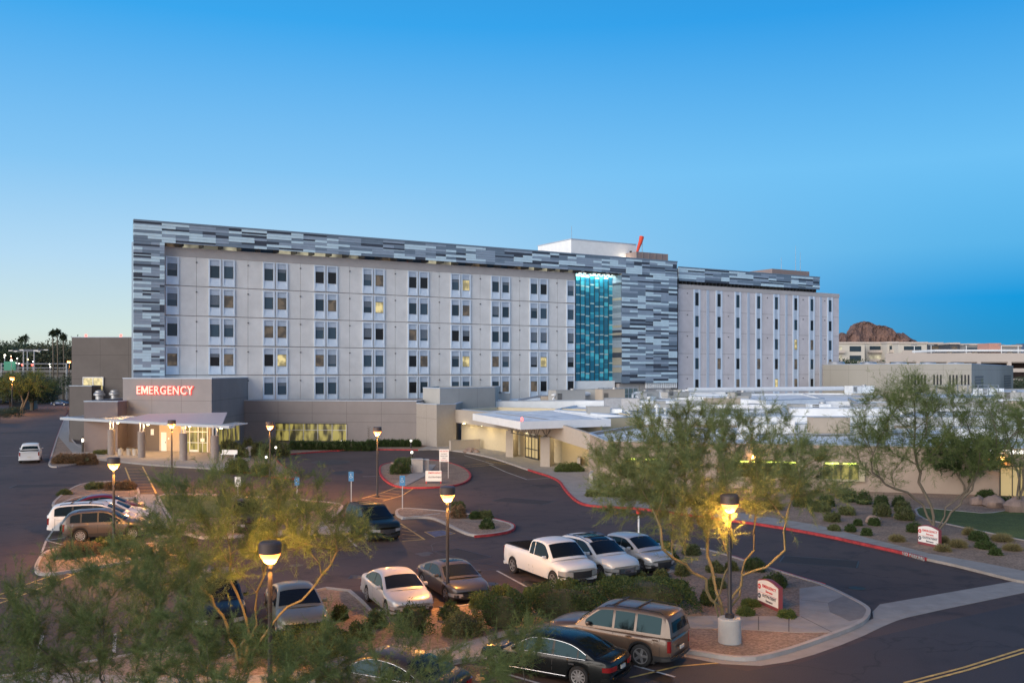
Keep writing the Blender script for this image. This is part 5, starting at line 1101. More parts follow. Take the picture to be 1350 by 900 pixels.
for i,(u,v,r) in enumerate(((1311,668,.72),(1343,674,.85),(1289,665,.55),(1152,689,.4),(1191,682,.45))): boulder(*P(u,v,.1),.1,r,'rounded tan boulder '+('behind the lawn, left of the door','at the right edge of the lawn','half hidden left of the lawn boulder','flat among small shrubs','flat beside the clipped shrubs')[i],i)
rk_r = random.Random(2)
for i in range(12):
    x,y = P(620+rk_r.uniform(-6,8),594+rk_r.uniform(-1,2.5),.1); o=boulder(x,y,.1,.22+.15*rk_r.random(),'pale river rock in the heap in the covered walk',30+i); o.name='river_rock'; o['group']='river rocks in the covered walk'
for i in range(14):
    x,y = P(485+rk_r.uniform(-10,12)+0,613.5+rk_r.uniform(-1,1.5),.12); x,y = P(521+rk_r.uniform(-9,9),610.5+rk_r.uniform(-1,1.5),.12) if i%1==0 else (x,y); o=boulder(x,y,.12,.14+.1*rk_r.random(),'small white river rock on the roundabout island',60+i); o.name='river_rock'; o['group']='river rocks on the roundabout island'
# ------------------------------------------------------------------ shrubs
def shrub_mesh(name, rx, ry, rz, n, leaf, seed, m, spiky=False, clip=.5, hp=.82):
    r = np.random.RandomState(seed); V_, F_ = [], []
    # lumpy surface of leaves round a shadowed twig core
    ph = r.rand(12)*6.28
    d = r.normal(size=(n,3)); d /= np.linalg.norm(d,axis=1)[:,None]; d[:,2] = np.abs(d[:,2])*1.0-.12
    lump = 1+.15*np.sin(3*np.arctan2(d[:,1],d[:,0])+ph[0])+.11*np.sin(5*np.arctan2(d[:,1],d[:,0])+ph[1]+4*d[:,2])+.07*np.sin(9*d[:,2]+ph[2])
    rad = (clip+(1-clip)*r.rand(n)**.35)*lump; rad *= np.where(r.rand(n) < .12, 1+.28*r.rand(n), 1.0)
    sup = np.abs(d)**1; p = d*rad[:,None]
    pw_ = hp; p = np.sign(p)*np.abs(p)**pw_
    p *= np.array([rx,ry,rz]); p[:,2] += rz*.02+.02
    for k in range(n):
        c = Vector(p[k]); o = Vector(d[k]); t = Vector(r.normal(size=3)); t = (o*(1.6 if spiky else .7)+t*.55).normalized(); s_ = t.cross(Vector(r.normal(size=3))).normalized()
        L_ = leaf*(.6+.8*r.rand()); w_ = L_*(.16 if spiky else .45)
        if spiky: L_ *= 2.0
        b = len(V_); V_ += [tuple(c-s_*w_*.5), tuple(c+s_*w_*.5), tuple(c+t*L_+s_*w_*.25), tuple(c+t*L_-s_*w_*.25)]; F_.append((b,b+1,b+2,b+3))
    q = MB(); q.add(V_, F_, 0)
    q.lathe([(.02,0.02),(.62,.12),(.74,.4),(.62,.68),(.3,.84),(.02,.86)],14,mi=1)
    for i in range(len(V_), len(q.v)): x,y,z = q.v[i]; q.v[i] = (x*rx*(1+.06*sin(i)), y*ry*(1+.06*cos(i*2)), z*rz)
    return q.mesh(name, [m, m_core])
SHM = {}
def shrub(u, vb, w, h, kind, label, grp=None, zb_=.11, dep=1.0, rz=None, cat='shrub'):
    x, y = P(u, vb, zb_); px = FOC/y; W_ = w/px*(1 if cat == 'shrub' else 1.12); Dp = W_*dep; y += Dp*.35; el = max(.0, (CAM_H-.5)/y)
    H_ = max(.25, (h/px - el*Dp*.35)); 
    H_ = min(H_, W_*1.2+.3)*(1.0 if cat == 'shrub' else 1.5)
    n = int(min(9000, 1300+W_*Dp*(1100 if cat == 'shrub' else 1500))); leaf = .045+.0006*y
    key = (kind, round(n,-3), int(y//25), rnd.randrange(3))
    if key not in SHM: SHM[key] = shrub_mesh('shrub', .5, .5, 1, n, 1, hash(key)%9999, m_shrub[kind], kind in (4,)) if False else None
    me = shrub_mesh('shrub', W_/2, Dp/2, H_, n, leaf, rnd.randrange(9999), m_shrub[kind], kind == 4, hp=.82 if cat == 'shrub' else .6, clip=.5 if cat == 'shrub' else .72)
    o = inst('shrub' if cat == 'shrub' else cat, me, None, (x,y,zb_-.03), rnd.uniform(-.3,.3) if rz is None else rz); tag(o, label, cat, grp); return o
G1 = 'shrubs in the strip by the parked cars'
for a in [(404,845,62,26,1,'dark green shrub in front of the grey suv bonnet'),(472,846,32,28,1,'green shrub left of the silver sedan front, lower one'),(495,829,26,27,1,'green shrub just left of the silver sedan headlight'),
          (543,838,48,42,1,'dark bushy shrub before the silver sedan headlight'),(593,818,28,25,1,'small dark shrub in front of the coupe'),(608,841,54,38,0,'wide rounded dark shrub below the coupe'),(631,803,24,24,3,'light green shrub right of the coupe bonnet'),
          (663,788,28,17,3,'light green shrub with pale blossom between coupe and pickup'),(652,797,16,12,3,'tiny light green shrub touching the coupe side shrub'),(701,789,23,16,3,'small round shrub in front of the pickup rear'),(750,779,32,20,3,'green round shrub before the pickup headlight'),
          (789,770,23,16,0,'round olive shrub before the white crossover'),(844,761,17,8,0,'tiny olive shrub below the crossover bumper'),(873,762,18,12,0,'small shrub before the silver hatchback'),(900,759,18,17,0,'round shrub right of the hatchback corner'),(875,731,30,18,1,'dark shrub behind the silver hatchback'),
          (945,755,22,15,0,'round shrub between the palo verde trunks, upper one'),(936,798,20,22,1,'dark shrub left of the palo verde trunk'),(945,776,24,16,0,'dark shrub behind the palo verde trunks'),(997,754,26,20,1,'dark green shrub on the kerb side of the palo verde'),(1026,775,26,21,1,'round dark shrub above the monument sign'),
          (1012,768,10,7,3,'tiny yellow green shrub beside the round dark one'),(991,800,23,9,3,'low yellow green plant left of the monument sign, upper'),(985,812,20,12,3,'low yellow green plant left of the monument sign, lower'),(1040,815,22,11,3,'low yellow green plant under the monument sign'),(886,740,18,12,1,'dark low shrub near the fire lane post'),
          (447,818,20,22,1,'small shrub on the gravel tip between suv and sedan'),(913,732,22,15,0,'olive shrub on the kerb behind the big tree'),(966,752,16,12,0,'small shrub right of the lamp pole')]:
    shrub(*a, grp=G1)
for a in [(406,878,96,38,1,'long dark hedge along the walk left of centre'),(664,832,64,38,1,'clipped hedge between the small shrubs, left of the pickup hedge'),(745,819,104,35,1,'large clipped hedge in front of the pickup'),(844,783,94,15,1,'upper long clipped hedge in front of the hatchback'),(858,808,122,33,1,'lower long clipped hedge beside the brown suv roof'),(330,868,60,30,1,'dark hedge below the hidden dark car')]:
    shrub(*a, grp='clipped hedges along the walk', dep=.62, rz=-.05, cat='hedge')
for a in [(604,683,21,17,2,'round dry shrub on the middle island, left'),(626,684,15,10,1,'low green shrub on the middle island'),(641,684,18,11,0,'olive shrub on the middle island, back'),(642,697,18,13,1,'dark round shrub on the middle island, front'),(604,672,18,12,0,'shrub behind the dry one on the middle island')]: shrub(*a, grp='round shrubs on the middle island')
for a in [(526,625,26,20,1,'dark spiky grass clump on the roundabout island'),(535,612,30,9,0,'low olive bush behind the spiky clump')]: shrub(*a, grp='plants on the roundabout island')
k = 0
for u in range(386,486,11): shrub(u,593,15,12,1,'clipped dark shrub in the row under the ribbon window',grp='shrub row under the low wing'); k += 1
for u in range(488,550,10): shrub(u,589,13,10,1,'dark shrub in the row right of the ribbon window',grp='shrub row beside the ribbon window'); k += 1
for i,u in enumerate((298,306,316,326,338,349,360,372)): shrub(u,598+(i%3)*3,17,20,0,'feathery olive shrub in the bed right of the emergency canopy',grp='feathery shrubs right of the emergency canopy')
for a in [(310,625,30,22,3,'pale green desert shrub before the concrete planters'),(341,628,26,18,0,'olive desert shrub in front of the planting strip')]: shrub(*a, zb_=.0)
for i,(u,w) in enumerate(((78,26),(95,26),(112,24))): shrub(u,611,w,13,2,'dry brown shrub beside the white pickup at the left, '+('left','middle','right')[i]+' of three',grp='dry shrubs on the far left island')
shrub(132,599,20,6,0,'low green strip shrub by the emergency building corner')
for a in [(121,645,24,10,0,'olive shrub behind the red car roof'),(148,646,24,13,2,'dry round shrub behind the red car bonnet'),(164,646,22,13,2,'dry round shrub at the right end behind the red car'),(83,652,16,7,0,'low shrub behind the red car boot')]: shrub(*a, grp='shrubs behind the red car')
for a in [(90,735,34,22,2,'brown dry shrub on the left island, left one'),(113,733,30,20,2,'brown dry shrub on the left island, right one'),(135,725,34,18,1,'green shrub under the lamp at the left'),(160,722,30,16,0,'olive shrub right of the lamp at the left')]: shrub(*a, grp='shrubs on the left island')
GR = 'clipped desert shrubs on the right'
for i,a in enumerate([(1141,665,17,18,1),(1122,662,18,18,1),(1165,669,18,17,1),(1166,681,21,19,0),(1188,668,15,14,1),(1193,676,20,16,0),(1197,686,24,18,0),(1132,693,10,9,1),(1155,693,13,11,1),(1144,706,12,10,1),(1123,701,12,10,1),(1119,679,20,12,0),(1209,702,19,14,1),(1293,713,22,13,1),(1303,724,22,12,1),(1315,732,14,10,1),(1100,688,20,14,0),(1085,675,24,16,0),(1060,668,24,15,1),(1305,656,22,10,1),(1330,668,26,13,1),(1102,700,14,9,0),(1092,668,20,16,1),(1345,668,22,12,1)]):
    shrub(*a, ('clipped dark green shrub' if a[4] == 1 else 'clipped olive shrub')+' in the right desert garden, '+('tall under the lit window, right','tall under the lit window, left','behind the olive pair','large olive front','upper near lawn','middle near lawn','largest by the lawn','small left of the flat rock','small right of the flat rock','small in front of the flat rock','small left front','wide below the window','left of the monument sign','front right upper','front right middle','front right lowest','left by the walk','left behind tree twigs','far left of the garden','dark behind the lawn','below the lit entrance','tiny by the walk','behind the tree twigs','at the right edge')[i], grp=GR)
for i,a in enumerate([(1185,714,16,8,4),(1266,722,18,10,4),(1246,727,16,8,4),(1325,714,22,9,4),(1279,705,12,8,4),(1338,726,18,8,4),(1246,716,12,8,4)]):
    shrub(*a, 'straw coloured grass tuft in the right garden, '+('left of the sign','below the right tree','right of the sign','by the lawn edge','small by the dark shrub','at the right edge','behind the sign')[i], grp='straw grass tufts on the right')
shrub(752,622,38,12,3,'low bright green planter bed by the covered walk', dep=.5)
shrub(783,655,22,10,0,'olive shrub beside the short planter walls'); shrub(812,655,40,14,1,'dark shrubs at the corner of the long stucco front'); shrub(862,659,44,14,0,'olive shrub mass under the big tree',dep=.6); shrub(930,668,50,14,1,'dark shrub mass left of the wall lamp',dep=.6); shrub(1010,672,50,14,0,'olive shrub mass under the green lit window',dep=.6)
yc = empty('yucca', (*P(486,592,.11),.11), 0, 'tall bare flower stalk of a yucca against the taupe wall', 'yucca'); q = MB(); q.tube([(0,0,.3),(.05,0,2.6)],[.04,.02],5)
for k in range(14): z = 1.4+k*.1; a_ = k*2.1; q.tube([(0.03,0,z),(cos(a_)*.3,sin(a_)*.3,z+.12)],.015,4)
q.build('stalk', m_bark2, yc); me = shrub_mesh('leaves', .5,.5,.6,500,.12,5,m_shrub[1],True); inst('leaves', me, yc)
# ------------------------------------------------------------------ trees by space colonisation
def quads_mesh(name, parts_, m):
    V_ = []; Q = []; off = 0
    for a, b in parts_: V_.append(a); Q.append(b+off); off += len(a)
    V_ = np.concatenate(V_).astype(np.float32); Q = np.concatenate(Q).astype(np.int32); me = bpy.data.meshes.new(name)
    me.vertices.add(len(V_)); me.vertices.foreach_set('co', V_.ravel()); me.loops.add(Q.size); me.loops.foreach_set('vertex_index', Q.ravel())
    me.polygons.add(len(Q)); me.polygons.foreach_set('loop_start', np.arange(len(Q),dtype=np.int32)*4); me.materials.append(m); me.update(calc_edges=True); me.validate(); return me
def grow(base, trunks, ell, n_att, seed, D=.38, kill=.55, infl=2.6, it=90, bias=(0,0,.05)):
    r = np.random.RandomState(seed); A = []
    tot = sum(e[1][0]*e[1][1]*e[1][2] for e in ell)
    for c, rr, *hol in ell:
        m = int(n_att*rr[0]*rr[1]*rr[2]/tot); d = r.normal(size=(m,3)); d /= np.linalg.norm(d,axis=1)[:,None]
        A.append(np.array(c)+d*(r.rand(m,1)**(.42))*np.array(rr))
    A = np.vstack(A); N = [np.array(base,float)]; par = [-1]
    for path in trunks:
        pts = [np.array(base,float)]+[np.array(p,float) for p in path]; cur = 0
        for a, b in zip(pts, pts[1:]):
            k = max(1,int(np.linalg.norm(b-a)/D))
            for t in range(1,k+1):
                jit = r.normal(size=3)*.085; jit[2] *= .4; N.append(a+(b-a)*t/k+jit); par.append(cur); cur = len(N)-1
    nt0 = len(N)
    for _ in range(it):
        if len(A) == 0: break
        X = np.array(N); d2 = ((A[:,None,:]-X[None,:,:])**2).sum(2); j = d2.argmin(1); dm = np.sqrt(d2[np.arange(len(A)),j])
        act = dm < infl*(1.0+0*dm)
        if not act.any(): infl *= 1.4; continue
        new = 0; seen = set()
        for k in np.unique(j[act]):
            v = (A[act&(j==k)]-X[k]); v /= np.linalg.norm(v,axis=1)[:,None]+1e-9; s_ = v.mean(0)
            if par[k] >= 0: pd = X[k]-X[par[k]]; pd /= np.linalg.norm(pd)+1e-9; s_ = s_+pd*.35
            s_ = s_+np.array(bias)+r.normal(size=3)*.12; s_ /= np.linalg.norm(s_)+1e-9
            N.append(X[k]+s_*D); par.append(int(k)); new += 1
        X2 = np.array(N[-new:]); dd = np.sqrt(((A[:,None,:]-X2[None])**2).sum(2)).min(1); A = A[dd > kill]
        if len(N) > 9000: break
    return np.array(N), par, nt0
def tree(name, base, trunks, ell, label, seed, n_att=520, strands=15000, m_leaf=None, m_b=None, tip=.0065, rexp=2.02, slen=.55, swid=.014, up=.5, thin=.035, D=.38, kill=.55, cat='tree', grp=None, rmax=.2):
    m_leaf = m_leaf or m_palo; m_b = m_b or m_bark
    o = empty(name, (base[0],base[1],base[2]), 0, label, cat, grp); r = np.random.RandomState(seed+100)
    B0 = (0,0,-.05); N, par, nt0 = grow(B0, trunks, ell, n_att, seed, D=D, kill=kill); n = len(N); ch = [[] for _ in range(n)]
    for i in range(1,n): ch[par[i]].append(i)
    rad = np.zeros(n)
    for i in range(n-1,-1,-1):
        # children always have a higher index than their parent
        rad[i] = tip if not ch[i] else (sum(rad[c]**rexp for c in ch[i]))**(1/rexp)+.0006
    rad = np.minimum(rad, rmax)
    q = MB(); done = np.zeros(n,bool)
    for i in range(n):
        if i and not (len(ch[par[i]]) > 1 and max(ch[par[i]], key=lambda c: rad[c]) != i) and par[i] != -1: continue
        starts = [i] if i else [0]
        k = i; pts = [N[par[i]]] if i else []; rs = [min(rad[par[i]], rad[i]*1.25)] if i else []
        while True:
            pts.append(N[k]); rs.append(rad[k]); 
            if not ch[k]: break
            k = max(ch[k], key=lambda c: rad[c])
        if len(pts) > 1:
            if i == 0: rs[0] *= 1.25
            q.tube(pts, rs, 7 if rs[0] > .05 else (5 if rs[0] > .02 else 3), cap=False)
    q.build('trunk', m_b, o, smooth=True, ang=60)
    thinN = [i for i in range(nt0,n) if rad[i] < max(thin, tip*2.4)]; V_ = []; F_ = []
    thinN = np.array(thinN); ctr = N[nt0:].mean(0); parr = np.array(par)
    def unit(a): return a/(np.linalg.norm(a,axis=1)[:,None]+1e-9)
    kk = np.array([5 if ch[i] else 10 for i in thinN]); idx = np.repeat(thinN, kk); T = len(idx)
    # twiglets: the fine, mostly upswept shoots that carry the feathery leaves
    dr = unit(N[idx]-N[parr[idx]]); out = unit(N[idx]-ctr); fr_t = r.rand(T,1); tp = N[parr[idx]]+(N[idx]-N[parr[idx]])*fr_t
    td = unit(dr*.45+out*.30+r.normal(size=(T,3))*.60+np.array([0,0,up*.8])); tl = slen*(.45+1.7*r.rand(T)**1.4)
    def blades(p, d, L_, w, droop):       # a pointed blade of three segments
        n_ = len(p); s_ = unit(np.cross(d, r.normal(size=(n_,3)))); z = np.array([0,0,1.0]); L_ = L_[:,None]; w = w[:,None]
        m1 = p+d*L_*.5+z*(-droop*.3)*L_; e_ = p+d*L_+z*(-droop)*L_
        Vb = np.stack([p-s_*w*.45, p+s_*w*.45, m1+s_*w*.40, m1-s_*w*.40, e_-s_*w*.08, e_+s_*w*.08],1).reshape(-1,3); b = np.arange(n_)*6
        return Vb, np.concatenate([np.stack([b,b+1,b+2,b+3],1), np.stack([b+3,b+2,b+5,b+4],1)])
    parts_ = [blades(tp, td, tl, np.full(T, swid*.8), .10)]
    k = r.randint(T, size=strands); t_ = r.rand(strands)**.8
    p = tp[k]+td[k]*(tl[k]*t_)[:,None]+np.array([0,0,-.05])*(tl[k]*t_*t_)[:,None]
    d = unit(td[k]*.75+r.normal(size=(strands,3))*.50+np.array([0,0,.10])); L_ = slen*(.16+.38*r.rand(strands)); w = swid*(.6+.9*r.rand(strands))
    parts_.append(blades(p, d, L_, w, .12))
    t2 = r.rand(strands); d2 = unit(d*.6+r.normal(size=(strands,3))*.5); parts_.append(blades(p+d*(L_*t2)[:,None], d2, L_*.45, w*.9, .1))
    me = quads_mesh('crown', parts_, m_leaf); inst('crown', me, o); return o
def E(u, v, Y, rx, ry, rz, base): return ((XU(u,Y)-base[0], Y-base[1], ZV(v,Y)-base[2]), (rx,ry,rz))
def TP(base, *pts): return [(XU(u,Y)-base[0], Y-base[1], ZV(v,Y)-base[2]) for u,v,Y in pts]
b = (*P(952,828,.1),.1); Y0 = b[1]
tree('palo_verde_tree', b, [TP(b,(946,800,Y0),(925,765,Y0-.5),(890,735,Y0-1),(880,722,Y0-1.3)),TP(b,(946,795,Y0+.2),(936,750,Y0+.6),(932,715,Y0+1),(926,690,Y0+1.4)),TP(b,(962,800,Y0),(972,770,Y0+.2),(982,740,Y0+.3),(996,705,Y0+.2)),
      TP(b,(966,785,Y0-.2),(985,760,Y0-.5),(1010,745,Y0-.9),(1028,725,Y0-1),(1036,700,Y0-1.2)),TP(b,(946,792,Y0-.2),(958,755,Y0-1),(965,720,Y0-1.7))],
     [E(880,625,Y0,3.0,2.6,1.9,b),E(930,585,Y0+1,2.6,2.4,1.5,b),E(1010,620,Y0,2.5,2.3,1.6,b),E(825,635,Y0-.5,1.5,1.6,1.4,b),E(1075,640,Y0,1.5,1.6,1.1,b),E(900,680,Y0,1.6,1.8,.8,b),E(1020,580,Y0+.5,1.5,1.5,1.1,b),E(950,555,Y0+.5,1.6,1.5,.9,b),E(870,570,Y0,1.5,1.5,1.0,b)],
     'large spreading palo verde beside the lamp on the drum, lit orange among its branches', 5, n_att=1600, strands=140000, slen=.50, swid=.0075)
b = (*P(317,880,.1),.1); Y0 = b[1]
tree('palo_verde_tree', b, [TP(b,(322,850,Y0),(325,815,Y0-.2),(315,780,Y0-.4),(300,745,Y0-.6)),TP(b,(330,845,Y0+.1),(336,800,Y0+.4),(345,760,Y0+.6),(360,725,Y0+.7)),TP(b,(345,838,Y0-.1),(370,810,Y0-.2),(400,790,Y0-.3),(425,760,Y0-.4),(445,725,Y0-.5)),TP(b,(310,850,Y0-.3),(285,800,Y0-1),(255,760,Y0-1.6))],
     [E(330,690,Y0,2.6,2.2,1.1,b),E(270,720,Y0-.5,2.2,2.2,1.5,b),E(420,705,Y0,1.9,1.8,1.0,b),E(215,745,Y0-1,1.7,1.8,1.3,b),E(350,640,Y0+.5,2.0,1.6,.7,b),E(250,655,Y0,1.4,1.4,.9,b)],
     'wispy palo verde in the left foreground, its trunk lit orange by the lamp', 8, n_att=1100, strands=64000, slen=.5, swid=.0075, m_leaf=m_palo2)
for i,(u,v,Y,ells,lab,ns,sd) in enumerate(((150,1000,22,[(130,800,22,2.2,1.8,1.5),(190,850,22,2.0,1.6,1.2),(80,860,21.5,1.6,1.5,1.0),(230,790,22.5,1.4,1.4,1.2)],'thin wispy palo verde at the lower left corner',12500,3),
                                 (520,1010,21,[(500,885,21,1.7,1.3,.75),(440,870,21,1.3,1.3,.9),(610,880,21.5,1.3,1.2,.55),(540,850,21.5,.9,.9,.6)],'sparse palo verde twigs at the bottom centre over the dark sedan',5200,4),
                                 (290,1010,20,[(300,890,20,2.0,1.3,.9),(260,850,20.5,1.2,1.2,.8),(370,895,20,1.2,1.0,.6)],'low feathery palo verde at the bottom left centre',7000,6),
                                 (20,1000,21,[(10,880,21,1.3,1.4,1.1),(-30,840,21,1.4,1.4,1.2)],'feathery palo verde at the left frame edge',4200,9),
                                 (690,1000,24,[(690,850,24.5,.7,.8,.75),(660,880,24,.7,.8,.6)],'small sprays of palo verde before the black sedan bonnet',1700,12))):
    b = (XU(u,Y), Y, 0); el = [E(a_,v_,y_,rx,ry,rz,b) for a_,v_,y_,rx,ry,rz in ells]
    tr = [[tuple(np.array(e[0])*.45+np.array([0,0,-.2])), tuple(np.array(e[0])*.8)] for e in el]
    tree('palo_verde_tree', b, tr, el, lab, 20+sd, n_att=520, strands=int(ns*4.3), slen=.42, swid=.005, m_leaf=m_palo2, tip=.004, rmax=.08, m_b=m_bark2, up=.75)
b = (*P(1232,706,.1),.1); Y0 = b[1]
tree('palo_verde_tree', b, [TP(b,(1230,680,Y0),(1222,655,Y0),(1212,635,Y0+.3),(1206,600,Y0+.5)),TP(b,(1216,665,Y0),(1196,650,Y0-.3),(1170,638,Y0-.6),(1150,622,Y0-1)),TP(b,(1242,680,Y0),(1258,660,Y0+.2),(1280,640,Y0+.4),(1292,612,Y0+.6)),TP(b,(1290,625,Y0+.4),(1320,605,Y0+.3))],
     [E(1205,560,Y0,3.6,3.2,2.6,b),E(1150,595,Y0,2.6,2.6,1.9,b),E(1265,565,Y0,3.0,2.8,2.2,b),E(1318,580,Y0,2.6,2.4,2.2,b),E(1210,525,Y0,2.2,2,1.2,b)],
     'open crowned palo verde on the right rising behind the monument sign', 31, n_att=1000, strands=50000, slen=.75, swid=.0115, m_leaf=m_palo2, m_b=m_bark2, D=.5, kill=.75, tip=.010, rmax=.30)
b = (*P(1272,652,.1),.1); Y0 = b[1]
tree('mesquite_tree', b, [TP(b,(1268,640,Y0),(1262,620,Y0)),TP(b,(1278,640,Y0),(1285,618,Y0))], [E(1268,600,Y0,3.0,2.6,1.6,b),E(1295,605,Y0,1.8,2,1.3,b),E(1245,607,Y0,1.5,1.7,1.1,b)], 'denser dark green mesquite in front of the stucco wall at the right', 41, n_att=420, strands=42000, slen=.5, swid=.03, m_leaf=m_mesq, m_b=m_bark2, D=.45, kill=.65, tip=.014, rmax=.18)
b = (XU(1345,64),64,.1); Y0 = 64
tree('palo_verde_tree', b, [TP(b,(1340,620,Y0),(1330,580,Y0)),TP(b,(1350,620,Y0),(1355,580,Y0))], [E(1335,555,Y0,2.2,2.2,1.8,b),E(1360,575,Y0,2.5,2.2,2.0,b)], 'thin palo verde partly cut by the right frame edge', 44, n_att=350, strands=16000, slen=.6, swid=.012, m_leaf=m_palo2, m_b=m_bark2, D=.5, kill=.75, tip=.014, rmax=.16)
b = (*P(28,543,0),0); Y0 = b[1]
tree('mesquite_tree', b, [TP(b,(30,530,Y0),(25,515,Y0)),TP(b,(34,528,Y0),(40,512,Y0))], [E(28,505,Y0,6.5,5,2.8,b),E(50,510,Y0,4,4,2.2,b),E(5,510,Y0,4,4,2.2,b)], 'mesquite tree beside the far road, lit orange by a lamp', 47, n_att=500, strands=15000, slen=1.3, swid=.05, m_leaf=m_palo2, m_b=m_bark2, D=1.0, kill=1.5, tip=.05, rmax=.45)
# far trees and palms
def far_tree_mesh(seed, m):
    r = np.random.RandomState(seed); q = MB(); V_=[]; F_=[]
    bl = [(r.normal(size=3)*np.array([.34,.34,.16])+np.array([0,0,.62]), .20+.22*r.rand()) for _ in range(11)]
    for k in range(5200):
        c, rr = bl[r.randint(len(bl))]; d = r.normal(size=3); d /= np.linalg.norm(d); p = c+d*rr*(r.rand()**.4)*np.array([1,1,.8]); 
        if p[2] < .22: continue
        t = r.normal(size=3); t /= np.linalg.norm(t); s_ = np.cross(t,r.normal(size=3)); s_ /= np.linalg.norm(s_); L_ = .026*(.5+r.rand()); b_ = len(V_)
        V_ += [tuple(p),tuple(p+t*L_+s_*L_*.4),tuple(p+t*L_*1.8),tuple(p+t*L_-s_*L_*.4)]; F_.append((b_,b_+1,b_+2,b_+3))
    q.add(V_,F_); tk = MB(); tk.tube([(0,0,0),(.02,0,.3),(0,.02,.6)],[.045,.035,.015],6)
    for _ in range(5): a_ = r.rand()*6; tk.tube([(.02,0,.3),(cos(a_)*.2,sin(a_)*.2,.6)],[.02,.008],4)
    return q.mesh('crown', m), tk.mesh('trunk', m_bark2)
m_fart = leafmat('far tree leaves', (.035,.055,.030), (.08,.105,.06), tr=.1); m_fart2 = leafmat('far olive leaves', (.05,.055,.03), (.09,.09,.05), tr=.1)
FT = [far_tree_mesh(60+i, m_fart if i < 3 else m_fart2) for i in range(5)]
ftr = random.Random(12)
for i in range(84):
    u = ftr.uniform(-75,98); Y = ftr.uniform(380,450) if i < 30 else ftr.uniform(450,620)
    if 40 < u < 96 and Y < 300 and ftr.random() < .5: Y += 90
    h = (CAM_H-(ftr.uniform(451,466)-HY)*Y/FOC); h = max(4,min(h,24)); cr, tk = FT[ftr.randrange(5)]
    o = empty('tree', (XU(u,Y),Y,0), ftr.random()*6, 'broad dark tree in the distant belt beyond the road at the left', 'tree', 'distant trees at the left'); s_ = h*(1.0)
    inst('trunk', tk, o, sc=(s_*1.1,s_*1.1,s_)); inst('crown', cr, o, sc=(s_*1.15,s_*1.15,s_))
for i in range(46):
    u = ftr.uniform(-60,92); Y = ftr.uniform(165,220) if i < 4 else ftr.uniform(275,322); h = ftr.uniform(1.5,3.0) if i < 4 else ftr.uniform(4.5,9.5); 
    if 40 < u and Y > 200: Y = 235
    xx = XU(u,Y)
    if -150 < xx < -62 and Y < 280 and u > 45: continue
    cr, tk = FT[ftr.randrange(5)]; o = empty('tree', (xx,Y,0), ftr.random()*6, 'low rounded bush tree beside the far road at the left', 'tree', 'roadside bush trees at the left'); inst('trunk', tk, o, sc=(h,h,h)); inst('crown', cr, o, sc=(h*1.3,h*1.3,h))
for i,(u,Y,w,h) in enumerate(((1128,330,1,9),(1120,320,1,8.5),(1172,330,1,8),(1338,260,1,7),(1165,340,1,9),(1345,255,1,6))):
    cr, tk = FT[i%3]; o = empty('tree', (XU(u,Y),Y,0), i, 'dark tree before the apartments, '+('left of the balconies','behind the left one','by the apartment gap','right of the plant building','small at the apartment gap','at the right edge')[i], 'tree', 'trees before the apartments'); s_ = ZV((474,477,476,497,474,500)[i],Y); inst('trunk',tk,o,sc=(s_,s_,s_)); inst('crown',cr,o,sc=(s_*1.2,s_*1.2,s_))
def palm(u, v, Y, label):
    o = empty('palm_tree', (XU(u,Y),Y,0), 0, label, 'palm tree', 'distant fan palms'); h = ZV(v,Y); q = MB(); q.tube([(0,0,0),(.2,0,h*.5),(0,0,h)],[.35,.22,.18],7); q.build('trunk', m_bark2, o); V_=[];F_=[]; r = np.random.RandomState(int(u))
    for k in range(110):
        d = r.normal(size=3); d[2] = d[2]*.8+.1; d /= np.linalg.norm(d); L_ = 1.35*(.7+.5*r.rand())*Y/260; s_ = np.cross(d,[0,0,1.]); s_ /= np.linalg.norm(s_)+1e-6; c = np.array([0,0,h]); b_ = len(V_); e_ = c+d*L_+np.array([0,0,-.35*L_*abs(d[0])])
        V_ += [tuple(c),tuple(c+d*L_*.6+s_*.28),tuple(e_),tuple(c+d*L_*.6-s_*.28)]; F_.append((b_,b_+1,b_+2,b_+3))
    q = MB(); q.add(V_,F_); q.build('crown', m_fart, o)
for u,v,Y,l in ((69.5,439,300,'tallest fan palm at the left, left one of the close pair'),(75.5,437.5,305,'tall fan palm, right one of the close pair'),(83.5,444,330,'fan palm just right of the close pair'),(28,447.5,480,'small far palm at the left'),(33.5,445.5,480,'small far palm with a taller trunk at the left')): palm(u,v,Y,l)
# ------------------------------------------------------------------ vehicles
m_glass_car = mat('car glass', (.008,.011,.013), .03, spec=.33)
m_tyre = mat('tyre', (.016,.016,.017), .85); m_rim = mat('alloy rim', (.40,.40,.41), .35, metal=.8); m_trim = mat('black trim', (.02,.02,.022), .55); m_chrome = mat('chrome trim', (.42,.43,.45), .25, metal=1)
m_head = mat('headlight glass', (.50,.52,.54), .10, metal=.5, coat=1); m_tail = mat('tail light', (.13,.006,.008), .12, coat=1, emit=(.9,.03,.02), estr=.05)
m_glass_car.node_tree.nodes['Principled BSDF'].inputs['Specular Tint'].default_value = (.30,.55,.66,1); m_plate = mat('number plate', (.55,.55,.5), .5)  # cyan specular tint paints a sky colour into the glass reflections
def paint(name, col, metal=.35, rough=.32): return mat('car paint '+name, col, rough+.06, metal*.7, coat=.45 if max(col) > .05 else .12, spec=.5 if max(col) > .05 else .3)
WM = {}
